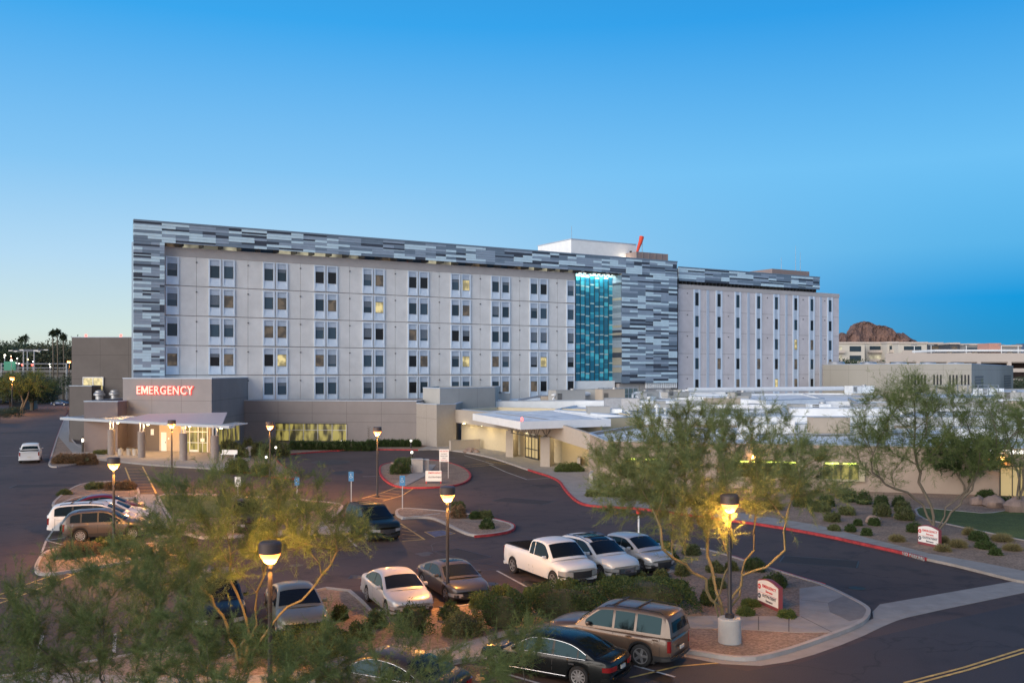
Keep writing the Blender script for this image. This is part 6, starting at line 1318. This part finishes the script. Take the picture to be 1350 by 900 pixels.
def wheel_meshes(R, w, n, m):
    k = (round(R,2), n, m.name)
    if k in WM: return WM[k]
    t = MB().lathe([(R*.66,-w/2+.01),(R*.90,-w/2),(R*.98,-w/2+.03),(R,-w/4),(R,w/4),(R*.98,w/2-.03),(R*.90,w/2),(R*.66,w/2-.01),(R*.62,0)],28,axis='y').mesh('wheel', m_tyre, True, 50)
    r = MB().lathe([(R*.67,-w/2+.015),(R*.70,-w/2-.004),(R*.62,-w/2+.0),(R*.60,-w/2+.05),(.02,-w/2+.06)],28,axis='y',mis=[0,0,0,1,1])
    for i in range(n):
        a = 2*pi*i/n; c_, s_ = cos(a), sin(a); hw = .035 if n > 6 else .055; y0, y1 = -w/2+.005, -w/2+.05
        vs = [((rr*c_-h*s_), y, (rr*s_+h*c_)) for y in (y0,y1) for rr,h in ((.05,-hw),(R*.63,-hw*.75),(R*.63,hw*.75),(.05,hw))]
        r.add(vs, [(0,1,2,3),(0,4,5,1),(3,2,6,7),(1,5,6,2)])
    r.lathe([(.065,-w/2+.03),(.065,-w/2-.002),(.02,-w/2-.006)],12,axis='y')
    WM[k] = (t, r.mesh('rim', [m, m_trim], True, 40)); return WM[k]
def lerp(pts, x):
    if x <= pts[0][0]: return pts[0][1]
    for (a,b),(c,d) in zip(pts, pts[1:]):
        if x <= c: t = (x-a)/(c-a); return b+(d-b)*t
    return pts[-1][1]
def smooth_prof(pts, n=2): return [pts[0]]+chaikin(pts, n, False)[1:-1]+[pts[-1]]
def vehicle(kind, name, pos, heading, label, col, L=4.8, W=1.84, wb=2.8, fo=.95, R=.335, rw=.22, top=None, green=None, belt=.95, tumble=.32, wins=None, spokes=8, rim=None, bed=None, cladding=None,
            grille='wide', roofrails=False, sunroof=False, lights_on=False, glass=None, sill=.24, arch=1.13, cat=None, chrome=False, tail_tall=False, h_pillar=True):
    root = empty(name, (*pos, .005), heading, label, cat or kind, 'parked vehicles'); rim = rim or m_rim; gl = glass or m_glass_car
    xf = L/2; xr = -L/2; xw = (xf-fo, xf-fo-wb); Ra = R*arch; top = smooth_prof(top, 2)
    xs = set()
    for x in xw:
        for k in range(13): xs.add(round(x-Ra*cos(pi*k/12),3))
        xs.add(round(x-Ra-.012,3)); xs.add(round(x+Ra+.012,3))
    for k in range(25): xs.add(round(xr+L*k/24,3))
    for d in (0,.02,.06,.12,.2,.3,.42): xs.add(round(xf-d,3)); xs.add(round(xr+d,3))
    if bed: 
        for x in bed: xs.add(round(x,3))
    xs = sorted(x for x in xs if xr <= x <= xf)
    xs = [x for i,x in enumerate(xs) if i == 0 or x-xs[i-1] > .008]
    def zb(x):
        z = sill
        for c in xw:
            if abs(x-c) < Ra: z = max(z, R*.98+sqrt(max(0,Ra*Ra-(x-c)**2)))
        e = min(xf-x, x-xr)
        return z if e > .5 else max(z, sill-.02+.10*(1-e/.5)**2)
    def wf(x):
        df, dr_ = xf-x, x-xr
        w = 1-.17*max(0,1-df/.75)**2.2-.10*max(0,1-dr_/.6)**2.2-.02*max(0,1-df/1.8)
        return W/2*w
    def bow(x): return .16*max(0,1-(xf-x)/.5)**1.5 - .10*max(0,1-(x-xr)/.4)**1.5
    def ring(x):
        w = wf(x); b = zb(x); zt = lerp(top, x); zs = zt-.10
        for c in xw:
            if abs(x-c) < Ra+.06: w += .018*max(0,1-abs(abs(x-c)/(Ra+.06)))**.5
        b = min(b, zs-.10); hh = zs-b
        pts = [(.60*w,b+.0),(.955*w,b),(1.0*w,b+.03+.22*hh),(1.005*w,b+.55*hh),(.985*w,b+.85*hh),(.955*w,zs),(.90*w,zs+.055),(.80*w,zs+.085),(.45*w,zs+.105),(0,zs+.115)]
        bo = bow(x); pts = [(x-bo*(y/(w+1e-6))**2, y, z) for y,z in pts]
        return pts
    rings = [ring(x) for x in xs]; nj = len(rings[0]); V_ = []; F_ = []; Mi = []
    full = [r_+[(p[0],-p[1],p[2]) for p in reversed(r_[:-1])] for r_ in rings]; nr = len(full[0])
    for f in full: V_ += f
    for i in range(len(xs)-1):
        xm = (xs[i]+xs[i+1])/2
        for j in range(nr-1):
            jj = j if j < nj-1 else nr-2-j
            if bed and bed[0] < xm < bed[1] and jj >= 7: continue
            mi = 1 if jj == 0 else 0
            if cladding and jj == 1: mi = 1
            F_.append((i*nr+j,(i+1)*nr+j,(i+1)*nr+j+1,i*nr+j+1)); Mi.append(mi)
        F_.append((i*nr+nr-1,(i+1)*nr+nr-1,(i+1)*nr,i*nr)); Mi.append(1)
    for i,fl_ in ((0,0),(len(xs)-1,1)):
        for j in range(nj-1):
            a, b_, c, d = i*nr+j, i*nr+j+1, i*nr+nr-2-j, i*nr+nr-1-j
            if b_ == c: F_.append((a,b_,d)); Mi.append(0)
            else: F_.append((a,b_,c,d)); Mi.append(1 if (j == 0) else 0)
    q = MB(); q.v = V_; q.f = F_; q.m = Mi; bm_ = q.build('body', [col, m_trim], root, smooth=True, ang=32)
    q = MB()
    for x in xw:      # dark wheel wells
        q.box(x-Ra, x+Ra, -W/2*.80, W/2*.80, R*.35, R+Ra*.98, 0)
    q.build('wheel_well', m_trim, root)
    if bed:
        q = MB(); z0 = .62; wi = W/2*.80
        zt = lambda x: lerp(top,x)-.02
        x0, x1 = bed
        q.box(x0,x1,-wi,wi,z0-.05,z0); q.quad((x0,-wi,z0),(x1,-wi,z0),(x1,-wi,zt(x1)),(x0,-wi,zt(x0))); q.quad((x0,wi,z0),(x1,wi,z0),(x1,wi,zt(x1)),(x0,wi,zt(x0)))
        q.quad((x0,-wi,z0),(x0,wi,z0),(x0,wi,zt(x0)),(x0,-wi,zt(x0))); q.quad((x1,-wi,z0),(x1,wi,z0),(x1,wi,zt(x1)),(x1,-wi,zt(x1)))
        q.build('load_bed', m_trim, root)
        q = MB(); q.tube([(x0-.02,-wi,zt(x0)+.03),(x0-.02,wi,zt(x0)+.03)],.03,6); q.tube([(x0,-wi-.03,zt(x0)+.03),(x1,-wi-.03,zt(x1)+.03)],.03,6); q.tube([(x0,wi+.03,zt(x0)+.03),(x1,wi+.03,zt(x1)+.03)],.03,6); q.build('bed_rail', m_trim, root)
    # greenhouse
    gp = smooth_prof(green, 2); gx0, gx1 = gp[0][0], gp[-1][0]; zmax = max(z for x,z in gp); wb0 = W/2*.925
    gxs = sorted(set([round(x,3) for x,z in gp]+[round(gx0+(gx1-gx0)*k/20,3) for k in range(21)]))
    def ys(x, z): return (min(wf(x),wf(0))*.955)-tumble*(z-belt)
    bulge = lambda x: .16*max(0,(x-0)/gx1)**2 if x > 0 else -.10*max(0,(x/gx0))**2
    def gring(x):
        z = lerp(gp, x); y = ys(x,z); yb = ys(x,belt-.06); B_ = bulge(x)
        return [(x,yb,belt-.06),(x,y+.0+tumble*.07,z-.07),(x,y-.035,z-.015),(x+B_*.5,y*.72,z+.02),(x+B_*.85,y*.40,z+.045),(x+B_,0,z+.05)]
    gr_ = [gring(x) for x in gxs]; nj = 6; V_=[]; F_=[]
    full = [r_+[(p[0],-p[1],p[2]) for p in reversed(r_[:-1])] for r_ in gr_]; nr = len(full[0])
    for f in full: V_ += f
    for i in range(len(gxs)-1):
        for j in range(nr-1): F_.append((i*nr+j,(i+1)*nr+j,(i+1)*nr+j+1,i*nr+j+1))
    for i in (0,len(gxs)-1):
        for j in range(nj-1):
            a, b_, c, d = i*nr+j, i*nr+j+1, i*nr+nr-2-j, i*nr+nr-1-j
            F_.append((a,b_,d) if b_ == c else (a,b_,c,d))
    q = MB(); q.v = V_; q.f = F_; q.m = [0]*len(F_); q.build('roof', col, root, smooth=True, ang=30)
    # glass patches
    def top_patch(nm, xa, xb, m, off=.012, yk=.86):
        q = MB(); n1, n2 = 10, 8; vs = []
        for i in range(n1+1):
            x = xa+(xb-xa)*i/n1; r_ = gring(x); e = 1e-2; sl = (lerp(gp,x+e)-lerp(gp,x-e))/(2*e); nl = 1/sqrt(1+sl*sl)
            pr_ = [(-p[1],p[0],p[2]) for p in r_[2:]]+[(p[1],p[0],p[2]) for p in reversed(r_[2:-1])]; pr_.sort()
            for j in range(n2+1):
                yy = (2*j/n2-1)*r_[2][1]*yk/.9
                yy = max(-r_[2][1],min(r_[2][1],yy)); xx = lerp([(a,b) for a,b,c in pr_],yy); zz = lerp([(a,c) for a,b,c in pr_],yy)
                vs.append((xx-sl*nl*off, yy, zz+nl*off))
        q.add(vs,[(i*(n2+1)+j,(i+1)*(n2+1)+j,(i+1)*(n2+1)+j+1,i*(n2+1)+j+1) for i in range(n1) for j in range(n2)])
        return q.build(nm, m, root, smooth=True)
    xa, xb = wins['front']; top_patch('windscreen', xa, xb, gl)
    xa, xb = wins['rear']; 
    if xa is not None and abs(xb-xa) > .02: top_patch('rear_window', xa, xb, gl, yk=.80)
    if sunroof: top_patch('sunroof', *sunroof, gl, yk=.62)
    for sgn in (1,-1):
        if not bed and h_pillar:
            x0, x1 = wins['side'][0][0]-.03, wins['side'][-1][1]+.04; q = MB(); vs = []; n1 = 26
            for i in range(n1+1):
                x = x0+(x1-x0)*i/n1; zt_ = min(lerp(gp,x-.05),lerp(gp,x+.05),lerp(gp,x))-.075; zb_ = belt+.015; zt_ = max(zt_, zb_+.01)
                vs += [(x, sgn*(ys(x,zb_)+.005), zb_), (x, sgn*(ys(x,zt_)+.005), zt_)]
            q.add(vs,[(2*i,2*i+2,2*i+3,2*i+1) for i in range(n1)]); q.build('window_surround', m_trim, root)
        for (x0, x1) in wins['side']:
            q = MB(); n1 = 14; vs = []; cnt = 0
            for i in range(n1+1):
                x = x0+(x1-x0)*i/n1; zt_ = min(lerp(gp,x-.05),lerp(gp,x+.05),lerp(gp,x))-.095; zb_ = belt+.035
                if zt_ < zb_+.01: zt_ = zb_+.01
                vs += [(x, sgn*(ys(x,zb_)+.010), zb_), (x, sgn*(ys(x,zt_)+.010), zt_)]
            q.add(vs,[(2*i,2*i+2,2*i+3,2*i+1) for i in range(n1)]); q.build('side_window', gl, root)
        if chrome:
            x0, x1 = wins['side'][0][0], wins['side'][-1][1]; pts = []
            for i in range(17): x = x0+(x1-x0)*i/16; zt_ = max(belt+.03,min(lerp(gp,x-.05),lerp(gp,x+.05))-.085); pts.append((x, sgn*(ys(x,zt_)+.015), zt_))
            q = MB(); q.tube(pts,.009,4); q.tube([(x0,sgn*(ys(x0,belt+.02)+.02),belt+.02),(x1,sgn*(ys(x1,belt+.02)+.02),belt+.02)],.008,4); q.tube([(xw[1]+Ra+.05,sgn*W/2*1.0,sill+.10),(xw[0]-Ra-.05,sgn*W/2*1.0,sill+.10)],.010,4); q.build('chrome_trim', m_chrome, root)
        q = MB(); xm = gx1-.30 if gx1 > .3 else gx1-.1; xm = wins['side'][-1][1]-.16
        q.box(-.07,.06,0,.18,0,.13); o = q.build('mirror', col, root, (xm,0,belt+.02), bevel=.03); o.location.y = sgn*(ys(xm,belt)+.0)-(0 if sgn > 0 else .20)
        for (x0, x1) in (wins['side'] if not bed else wins['side'][:1])[:2] if kind != 'coupe' else wins['side'][-1:]:
            if x1-x0 < .5: continue
            q = MB(); q.box(-.10,.10,-.012,.012,-.018,.018); o = q.build('door_handle', col if not chrome else m_chrome, root, (x0+.17, sgn*(wf(x0)*1.005+.012), belt-.16))
        # seams of the doors
        q = MB()
        for x in sorted({wins['side'][0][0]+.02, wins['side'][-1][1]+.10}|({(wins['side'][k][1]+wins['side'][k+1][0])/2 for k in range(len(wins['side'])-1)} if kind != 'coupe' else set())):
            if abs(x-xw[0]) < Ra+.02 or abs(x-xw[1]) < Ra+.02: continue
            zz = [sill+.12,.5,.7,belt-.10]; rr_ = ring(x)
            for a_, b_ in zip(zz,zz[1:]):
                ya = lerp([(p[2],p[1]) for p in rr_[1:6]],a_); yb2 = lerp([(p[2],p[1]) for p in rr_[1:6]],b_)
                q.quad((x-.008,sgn*(ya+.004),a_),(x+.008,sgn*(ya+.004),a_),(x+.008,sgn*(yb2+.004),b_),(x-.008,sgn*(yb2+.004),b_))
        if q.v: q.build('door_seam', m_trim, root)
    # lamps, grille: strips that follow the plan outline
    def contour(front):
        out = []
        xe = xf if front else xr; w = wf(xe); bo = bow(xe)
        for k in range(9): t = k/8; out.append((xe-bo*(t)**2, w*t))
        for x in (sorted([x for x in xs if x > xf-.8], reverse=True) if front else sorted([x for x in xs if x < xr+.6]))[1:]: out.append((x-bow(x), wf(x)))
        return out
    def strip_part(nm, front, ta, tb, z0, z1, m, side=0, off=.012, taper=0.0, zs_=None):
        c = contour(front); ds = [0]
        for a, b_ in zip(c, c[1:]): ds.append(ds[-1]+sqrt((b_[0]-a[0])**2+(b_[1]-a[1])**2))
        def at(d, o_):
            px = lerp(list(zip(ds,[p[0] for p in c])),d); py = lerp(list(zip(ds,[p[1] for p in c])),d)
            e = .02; qx = lerp(list(zip(ds,[p[0] for p in c])),d+e)-lerp(list(zip(ds,[p[0] for p in c])),max(0,d-e)); qy = lerp(list(zip(ds,[p[1] for p in c])),d+e)-lerp(list(zip(ds,[p[1] for p in c])),max(0,d-e)); l_ = sqrt(qx*qx+qy*qy)+1e-9
            nx, ny = (qy/l_, -qx/l_) if front else (-qy/l_*1, qx/l_)
            if front and nx < 0 and abs(nx) > abs(ny): nx, ny = -nx, -ny
            if not front and nx > 0 and abs(nx) > abs(ny): nx, ny = -nx, -ny
            if ny < 0 and abs(ny) > .3: nx, ny = -nx, -ny
            return px+nx*o_, py+ny*o_
        n = 12; res = []
        for sg in ((1,-1) if side == 0 else (side,)):
            q = MB(); vs = []
            for i in range(n+1):
                d = ta+(tb-ta)*i/n; k = taper*i/n; p = at(max(0,d), off); p2 = at(max(0,d), -.03); zl, zh = z0+k*(z1-z0)*.6, z1-0*k
                if nm == 'headlight': zl, zh = z0+.35*(z1-z0)*(i/n), z1+.02*(i/n)
                vs += [(p2[0],sg*p2[1],zl-.004),(p[0],sg*p[1],zl),(p[0],sg*p[1],zh),(p2[0],sg*p2[1],zh+.004)]
            F_ = [(4*i+j,4*i+4+j,4*i+5+j,4*i+1+j) for i in range(n) for j in range(3)]+[(0,1,2,3),(4*n,4*n+3,4*n+2,4*n+1)]
            q.add(vs, F_); res.append(q.build(nm, m, root, smooth=True, ang=40))
        return res
    zf = lerp(top, xf)-.10; zfr = lerp(top, xf-.3)-.12; w = wf(xf)
    hz1 = min(zfr, zf+.02); hz0 = hz1-.17 if kind not in ('pickup truck',) else hz1-.25
    strip_part('headlight_bezel', True, w*.58, w*1.0+.435, hz0-.012, hz1+.002, m_trim, off=.007)
    strip_part('headlight', True, w*.60, w*1.0+.42, hz0, hz1-.01, m_head)
    strip_part('fog_lamp_recess', True, w*.80, w*1.0+.05, .34, .46, m_trim)
    strip_part('grille', True, 0, w*.56, hz0-.06, hz1-.02, m_trim if not chrome else m_chrome)
    if grille == 'chrome':
        for k in range(3): strip_part('grille_bar', True, 0, w*.54, hz0-.04+k*.065, hz0-.02+k*.065, m_chrome, off=.022)
    strip_part('bumper_intake', True, 0, w*.72, .30, .40, m_trim)
    strip_part('front_plate', True, 0, .16, .43, .53, m_plate if False else m_trim, off=.016)
    zr = lerp(top, xr+.05)-.12; m_ = None; wr2 = wf(xr)
    if tail_tall: strip_part('tail_light', False, wr2*.92, wr2*1.0+.10, zr-.34, zr+.04, m_tail)
    else: strip_part('tail_light', False, wr2*.55, wr2*1.0+.26, zr-.16, zr-.01, m_tail)
    strip_part('number_plate', False, 0, .16, .62 if zr > .8 else .5, .73 if zr > .8 else .6, m_plate)
    strip_part('rear_bumper', False, 0, wr2*1.0+.30, .34, .44, m_trim if cladding else col, off=.03)
    if roofrails:
        for sgn in (1,-1):
            xs_ = [x for x in (roofrails[0],roofrails[0]+.1,(roofrails[0]+roofrails[1])/2,roofrails[1]-.1,roofrails[1])]; q = MB(); q.tube([(x, sgn*(ys(x,lerp(gp,x))-.05), lerp(gp,x)+(.0 if i in (0,4) else .055)) for i,x in enumerate(xs_)],.018,5); q.build('roof_rail', m_trim if not chrome else m_chrome, root)
        if len(roofrails) > 2:
            q = MB()
            for x in roofrails[2:]: y_ = ys(x,lerp(gp,x))-.05; q.box(x-.03,x+.03,-y_,y_,lerp(gp,x)+.05,lerp(gp,x)+.085)
            q.build('roof_rack', m_trim, root)
    tm, rm = wheel_meshes(R, rw, spokes, rim)
    for x in xw:
        for sgn in (1,-1):
            o = inst('wheel', tm, root, (x, sgn*(W/2-rw/2-.015), R)); o.rotation_euler = (0,0,0 if sgn < 0 else pi); r_ = inst('rim', rm, o)
    return root
def SEDAN(name, pos, hd, label, col, **k):
    L = k.pop('L',4.85); h = k.pop('h',1.46); xf = L/2; xr = -L/2; bt = .93
    a = dict(L=L, W=1.83, wb=2.78, fo=.93, R=.33, belt=bt, tumble=.40,
         top=[(xr,.80),(xr+.06,.98),(xr+.5,1.06),(xr+1.15,1.05),(0,1.01),(xf-1.45,1.0),(xf-.8,.93),(xf-.25,.82),(xf-.05,.72),(xf,.62)],
         green=[(xr+.55,1.0),(xr+1.25,h-.14),(xr+1.75,h-.03),(-.1,h),(xf-2.25,h-.02),(xf-1.95,h-.10),(xf-1.15,.94)],
         wins=dict(front=(xf-1.95,xf-1.27), rear=(xr+.68,xr+1.38), side=[(xr+.95,xr+1.22),(xr+1.27,xr+2.12),(xr+2.2,xf-1.45)])); a.update(k); a['cat'] = k.get('cat','sedan'); return vehicle('sedan', name, pos, hd, label, col, **a)
def SUVB(name, pos, hd, label, col, **k):
    L = k.pop('L',4.75); h = k.pop('h',1.70); xf = L/2; xr = -L/2; bt = k.pop('bt',1.06); hood = k.pop('hood',1.08); rk = k.pop('rake',.35)
    a = dict(L=L, W=1.88, wb=2.72, fo=.92, R=.36, belt=bt, tumble=.30, sill=.28,
         top=[(xr,1.0),(xr+.05,1.12),(xr+.5,1.17),(0,1.15),(xf-1.45,hood+.04),(xf-.8,hood-.02),(xf-.25,hood-.11),(xf-.05,hood-.22),(xf,hood-.32)],
         green=[(xr+.06,1.08),(xr+.06+rk*.7,h-.14),(xr+.35+rk,h-.03),(-.3,h),(xf-2.3,h-.03),(xf-2.05,h-.12),(xf-1.2,hood-.01)],
         wins=dict(front=(xf-2.05,xf-1.32), rear=(xr+.12,xr+.10+rk*.75), side=[(xr+.34+rk*.3,xr+1.0),(xr+1.08,xr+1.88),(xr+1.96,xf-1.55)]), tail_tall=True); a.update(k); a['cat'] = k.get('cat','suv'); return vehicle('suv', name, pos, hd, label, col, **a)
def by_wheels(pr_, pf, wb, L, fo, W, side):     # rear and front wheel ground contact of the near side -> centre and heading
    a_, b_ = Vector(P(*pr_)), Vector(P(*pf)); e = (b_-a_).normalized(); lf = Vector((-e.y,e.x))*side
    m = (a_+b_)/2-lf*(W/2-.1); cx = m+e*(fo+wb/2-L/2)*-1*-1*0; off = (L/2-fo-wb/2); return tuple(m-e*off), atan2(e.y,e.x)
def at_front(p, hd, L, W, side, back=0): pass
hd = radians(-61.5); fwd = Vector((cos(hd),sin(hd))); lft = Vector((-sin(hd),cos(hd)))
# row behind the hedge
pk, phd = by_wheels((676.7,755.8),(731.7,775.8),3.68,5.75,.98,2.0,-1)
pk = Vector(pk)
white = paint('white', (.60,.61,.62), 0, .3)
L = 5.75; xf = L/2; xr = -L/2
vehicle('pickup truck','pickup_truck', tuple(pk), hd, 'long white regular cab pickup with an empty dark bed, parked nose to the hedge', white, L=L, W=1.98, wb=3.68, fo=.98, R=.39, rw=.26, spokes=5, sill=.36, cladding=False,
    top=[(xr,1.18),(xr+.04,1.27),(xr+.4,1.30),(xr+2.5,1.30),(xr+2.6,1.28),(xf-1.5,1.22),(xf-.5,1.17),(xf-.06,1.08),(xf,.95)], belt=1.20, tumble=.26, bed=(xr+.12,xr+2.42),
    green=[(xr+2.56,1.2),(xr+2.60,1.80),(xr+2.80,1.89),(xr+3.3,1.91),(xf-1.95,1.88),(xf-1.75,1.80),(xf-1.08,1.20)], wins=dict(front=(xf-1.76,xf-1.18),rear=(None,None),side=[(xr+2.68,xr+3.02),(xr+3.08,xf-1.42)]), tail_tall=True, cat='pickup truck')
bx = MB(); bx.box(-.3,.3,-.25,.25,0,.32); o = bx.build('cardboard_box', mat('cardboard', (.25,.15,.08), .9), None, (*(pk+fwd*-.62+lft*-.1),.68), hd+.3, bevel=.01); tag(o, 'brown cardboard box lying in the white pickup bed', 'box')
SUVB('suv', tuple(pk+lft*2.62+fwd*-.02), hd+radians(2), 'white crossover with roof rails and chrome grille between the pickup and the hatchback', paint('pearl white', (.54,.54,.54), .1, .3), L=4.83, W=1.91, h=1.66, bt=1.05, hood=1.05, grille='chrome', chrome=True, roofrails=(-1.6,.5,-1.0,-.1), sunroof=(-.9,.35), rake=.55, spokes=9)
SUVB('hatchback', tuple(pk+lft*5.15+fwd*-.25), hd+radians(4), 'small silver hatchback, rightmost of the row behind the hedge', paint('silver', (.42,.42,.43), .55, .3), L=4.05, W=1.74, h=1.52, bt=.98, hood=.97, wb=2.53, fo=.82, R=.32, rake=.4, spokes=5, cat='hatchback',
     wins=dict(front=(.12,.88), rear=(-1.90,-1.62), side=[(-1.40,-1.12),(-1.06,-.35),(-.28,.62)]),
     green=[(-1.965,1.0),(-1.70,1.36),(-1.35,1.47),(-.5,1.52),(-.05,1.50),(.14,1.44),(1.10,.97)])
c, h_ = by_wheels((485,790.5),(511,815),2.75,4.85,.93,1.83,-1)
SEDAN('sedan', c, radians(-66), 'silver four door sedan parked behind the green shrubs, left of the dark coupe', paint('champagne silver', (.47,.46,.46), .4, .3), wb=2.75, chrome=False)
c, h_ = by_wheels((558.6,775),(589,795),2.85,4.63,.86,1.82,-1)
vehicle('coupe','coupe', c, radians(-65), 'dark grey two door coupe with a sunroof, beside the silver sedan', paint('dark bronze grey', (.05,.052,.062), .4, .3), L=4.63, W=1.82, wb=2.85, fo=.86, R=.345, spokes=5, belt=.90, tumble=.42,
    top=[(-2.315,.76),(-2.26,.94),(-1.8,1.02),(-1.1,1.01),(0,.97),(.95,.95),(1.5,.90),(2.05,.79),(2.27,.68),(2.315,.58)], green=[(-1.90,.97),(-1.15,1.25),(-.6,1.36),(-.1,1.39),(.25,1.36),(.45,1.29),(1.22,.92)],
    wins=dict(front=(.44,1.10), rear=(-1.75,-1.0), side=[(-1.25,-.62),(-.55,.82)]), sunroof=(-.55,.15), cat='coupe')
c = P(392,838); gx = Vector(P(366,838))
SEDAN('sedan', tuple(gx+Vector((cos(radians(-68)),sin(radians(-68))))*-1.35+Vector((sin(radians(68)),cos(radians(68))))*.85), radians(-69), 'olive silver sedan with its bonnet against the hedge under the left tree', paint('olive silver', (.15,.155,.13), .4, .35), L=4.8, h=1.50)
SUVB('suv', (-11.2,36.2), radians(-70), 'very dark suv mostly hidden behind the orange lit tree trunk', paint('black blue', (.012,.014,.016), 0, .3), L=4.7, h=1.75)
# black suv in the bay
bs = Vector(P(485,713)); bh = radians(-60); bf = Vector((cos(bh),sin(bh))); bl = Vector((-sin(bh),cos(bh)))
SUVB('suv', tuple(bs-bf*1.45+bl*.85), bh, 'black boxy suv with a roof rack parked by the blue parking sign', paint('black green', (.010,.012,.010), 0, .4), L=4.75, W=1.9, h=1.80, bt=1.14, hood=1.14, R=.385, rake=.2, roofrails=(-1.9,.4,-1.4,-.7,0), grille='chrome')
SUVB('suv', (-16.2,57.5), radians(-62), 'dark pickup like suv partly hidden by the left tree at the lawn edge', paint('dark brown', (.05,.035,.03), .3, .3), L=4.9, h=1.8)
# left row
c, h_ = by_wheels((107,714.7),(176.3,711),2.7,4.65,.92,1.88,-1); hl = radians(16); c = Vector(c); fl2 = Vector((cos(hl),sin(hl))); ll = Vector((-sin(hl),cos(hl)))
SUVB('suv', tuple(c), hl, 'taupe grey suv, nearest of the four cars parked at the left', paint('taupe grey', (.075,.065,.062), .5, .3), L=4.65, h=1.70, rake=.5, spokes=10, cladding=True, roofrails=(-1.5,.6))
SUVB('minivan', tuple(c+ll*2.85-fl2*1.05), hl, 'white minivan with roof rails, second of the four cars at the left', white, L=5.08, W=1.96, h=1.74, bt=1.08, hood=1.06, wb=3.0, rake=.45, cat='minivan', roofrails=(-1.8,.6,-1.2,-.2),
     green=[(-2.46,1.08),(-2.2,1.56),(-1.9,1.70),(-.5,1.75),(.4,1.70),(.75,1.58),(1.75,1.03)], wins=dict(front=(.75,1.55),rear=(-2.42,-2.2),side=[(-2.05,-1.15),(-1.05,-.05),(.05,1.15)]))
SEDAN('sedan', tuple(c+ll*5.7-fl2*.6), hl, 'white sedan squeezed between the white minivan and the red car', white, h=1.48)
SEDAN('sedan', tuple(c+ll*8.7-fl2*1.2), hl, 'dark red four door sedan, farthest of the four cars at the left', paint('dark red', (.22,.012,.018), .4, .25), L=4.9, h=1.48)
# far left vehicles
px_, py_ = P(37,611); L = 5.7; xf = L/2; xr = -L/2
vehicle('pickup truck','pickup_truck', (px_-1.1,py_+2.7), radians(114), 'white pickup with lit tail lamps driving away on the left road', white, L=L, W=2.0, wb=3.5, fo=.98, R=.39, rw=.26, spokes=5, sill=.36,
    top=[(xr,1.18),(xr+.04,1.27),(xr+.4,1.30),(xr+1.9,1.30),(xr+2.0,1.28),(xf-1.5,1.22),(xf-.5,1.17),(xf-.06,1.08),(xf,.95)], belt=1.20, tumble=.26, bed=(xr+.12,xr+1.82),
    green=[(xr+1.93,1.2),(xr+2.0,1.78),(xr+2.2,1.89),(xr+2.9,1.91),(xf-1.95,1.88),(xf-1.75,1.80),(xf-1.08,1.20)], wins=dict(front=(xf-1.76,xf-1.18),rear=(xr+1.945,xr+1.99),side=[(xr+2.1,xr+2.9),(xr+3.0,xf-1.42)]), tail_tall=True, cat='pickup truck')
SEDAN('sedan', P(79,534), radians(4), 'dark blue car crossing the far road beside the taupe wing', paint('blue', (.02,.05,.14), .4, .25), h=1.5)
# street bays
hT = radians(148.5); tf = Vector((cos(hT),sin(hT))); tl_ = Vector((-sin(hT),cos(hT)))
rwheel = Vector(P(845.5,878.5)); Lt, Wt, fot, wbt = 5.05, 2.0, .95, 2.95
ct = rwheel+tf*(Lt/2-(Lt-fot-wbt))-tl_*(Wt/2-.1)
tah = SUVB('suv', tuple(rwheel+(ct-rwheel)*.93), hT, 'large brown suv with a roof rack seen from its rear left corner', paint('bronze brown', (.105,.068,.048), .4, .3), L=Lt, W=Wt, wb=wbt, fo=fot, h=1.88, bt=1.18, hood=1.20, R=.395, rw=.27, rake=.18, spokes=5, cladding=True, h_pillar=False, roofrails=(-2.1,.1,-1.1,-.2),
     wins=dict(front=(.40,1.04),rear=(-2.44,-2.36),side=[(-2.10,-1.20),(-1.10,-.36),(-.26,.78)]), green=[(-2.47,1.14),(-2.34,1.74),(-2.15,1.87),(-.6,1.90),(.20,1.87),(.42,1.78),(1.16,1.19)])
hM = radians(150); mf = Vector((cos(hM),sin(hM))); ml_ = Vector((-sin(hM),cos(hM)))
Lm = 5.2; rwm = Vector(P(764.6,901)); cm = rwm+mf*(Lm/2-(Lm-.9-3.1))-ml_*(.95-.1)
tah.scale = (.93,.93,.93)
mrc = SEDAN('sedan', tuple(rwm+(cm-rwm)*.92+Vector((-.05,-.35))), hM, 'glossy black luxury sedan with chrome window line, left of the brown suv', paint('gloss black', (.008,.010,.011), 0, .2), L=Lm, W=1.9, wb=3.1, fo=.9, R=.36, h=1.50, chrome=True, spokes=10)
mrc.scale = (.92,.92,.92)
hs_ = radians(152); sf = Vector((cos(hs_),sin(hs_))); sc_ = Vector(P(600,910))
SEDAN('sedan', (-3.6,27.6), hs_, 'dark sedan at the bottom edge behind sprays of twigs', paint('charcoal', (.03,.027,.027), 0, .3), L=4.9, chrome=True)
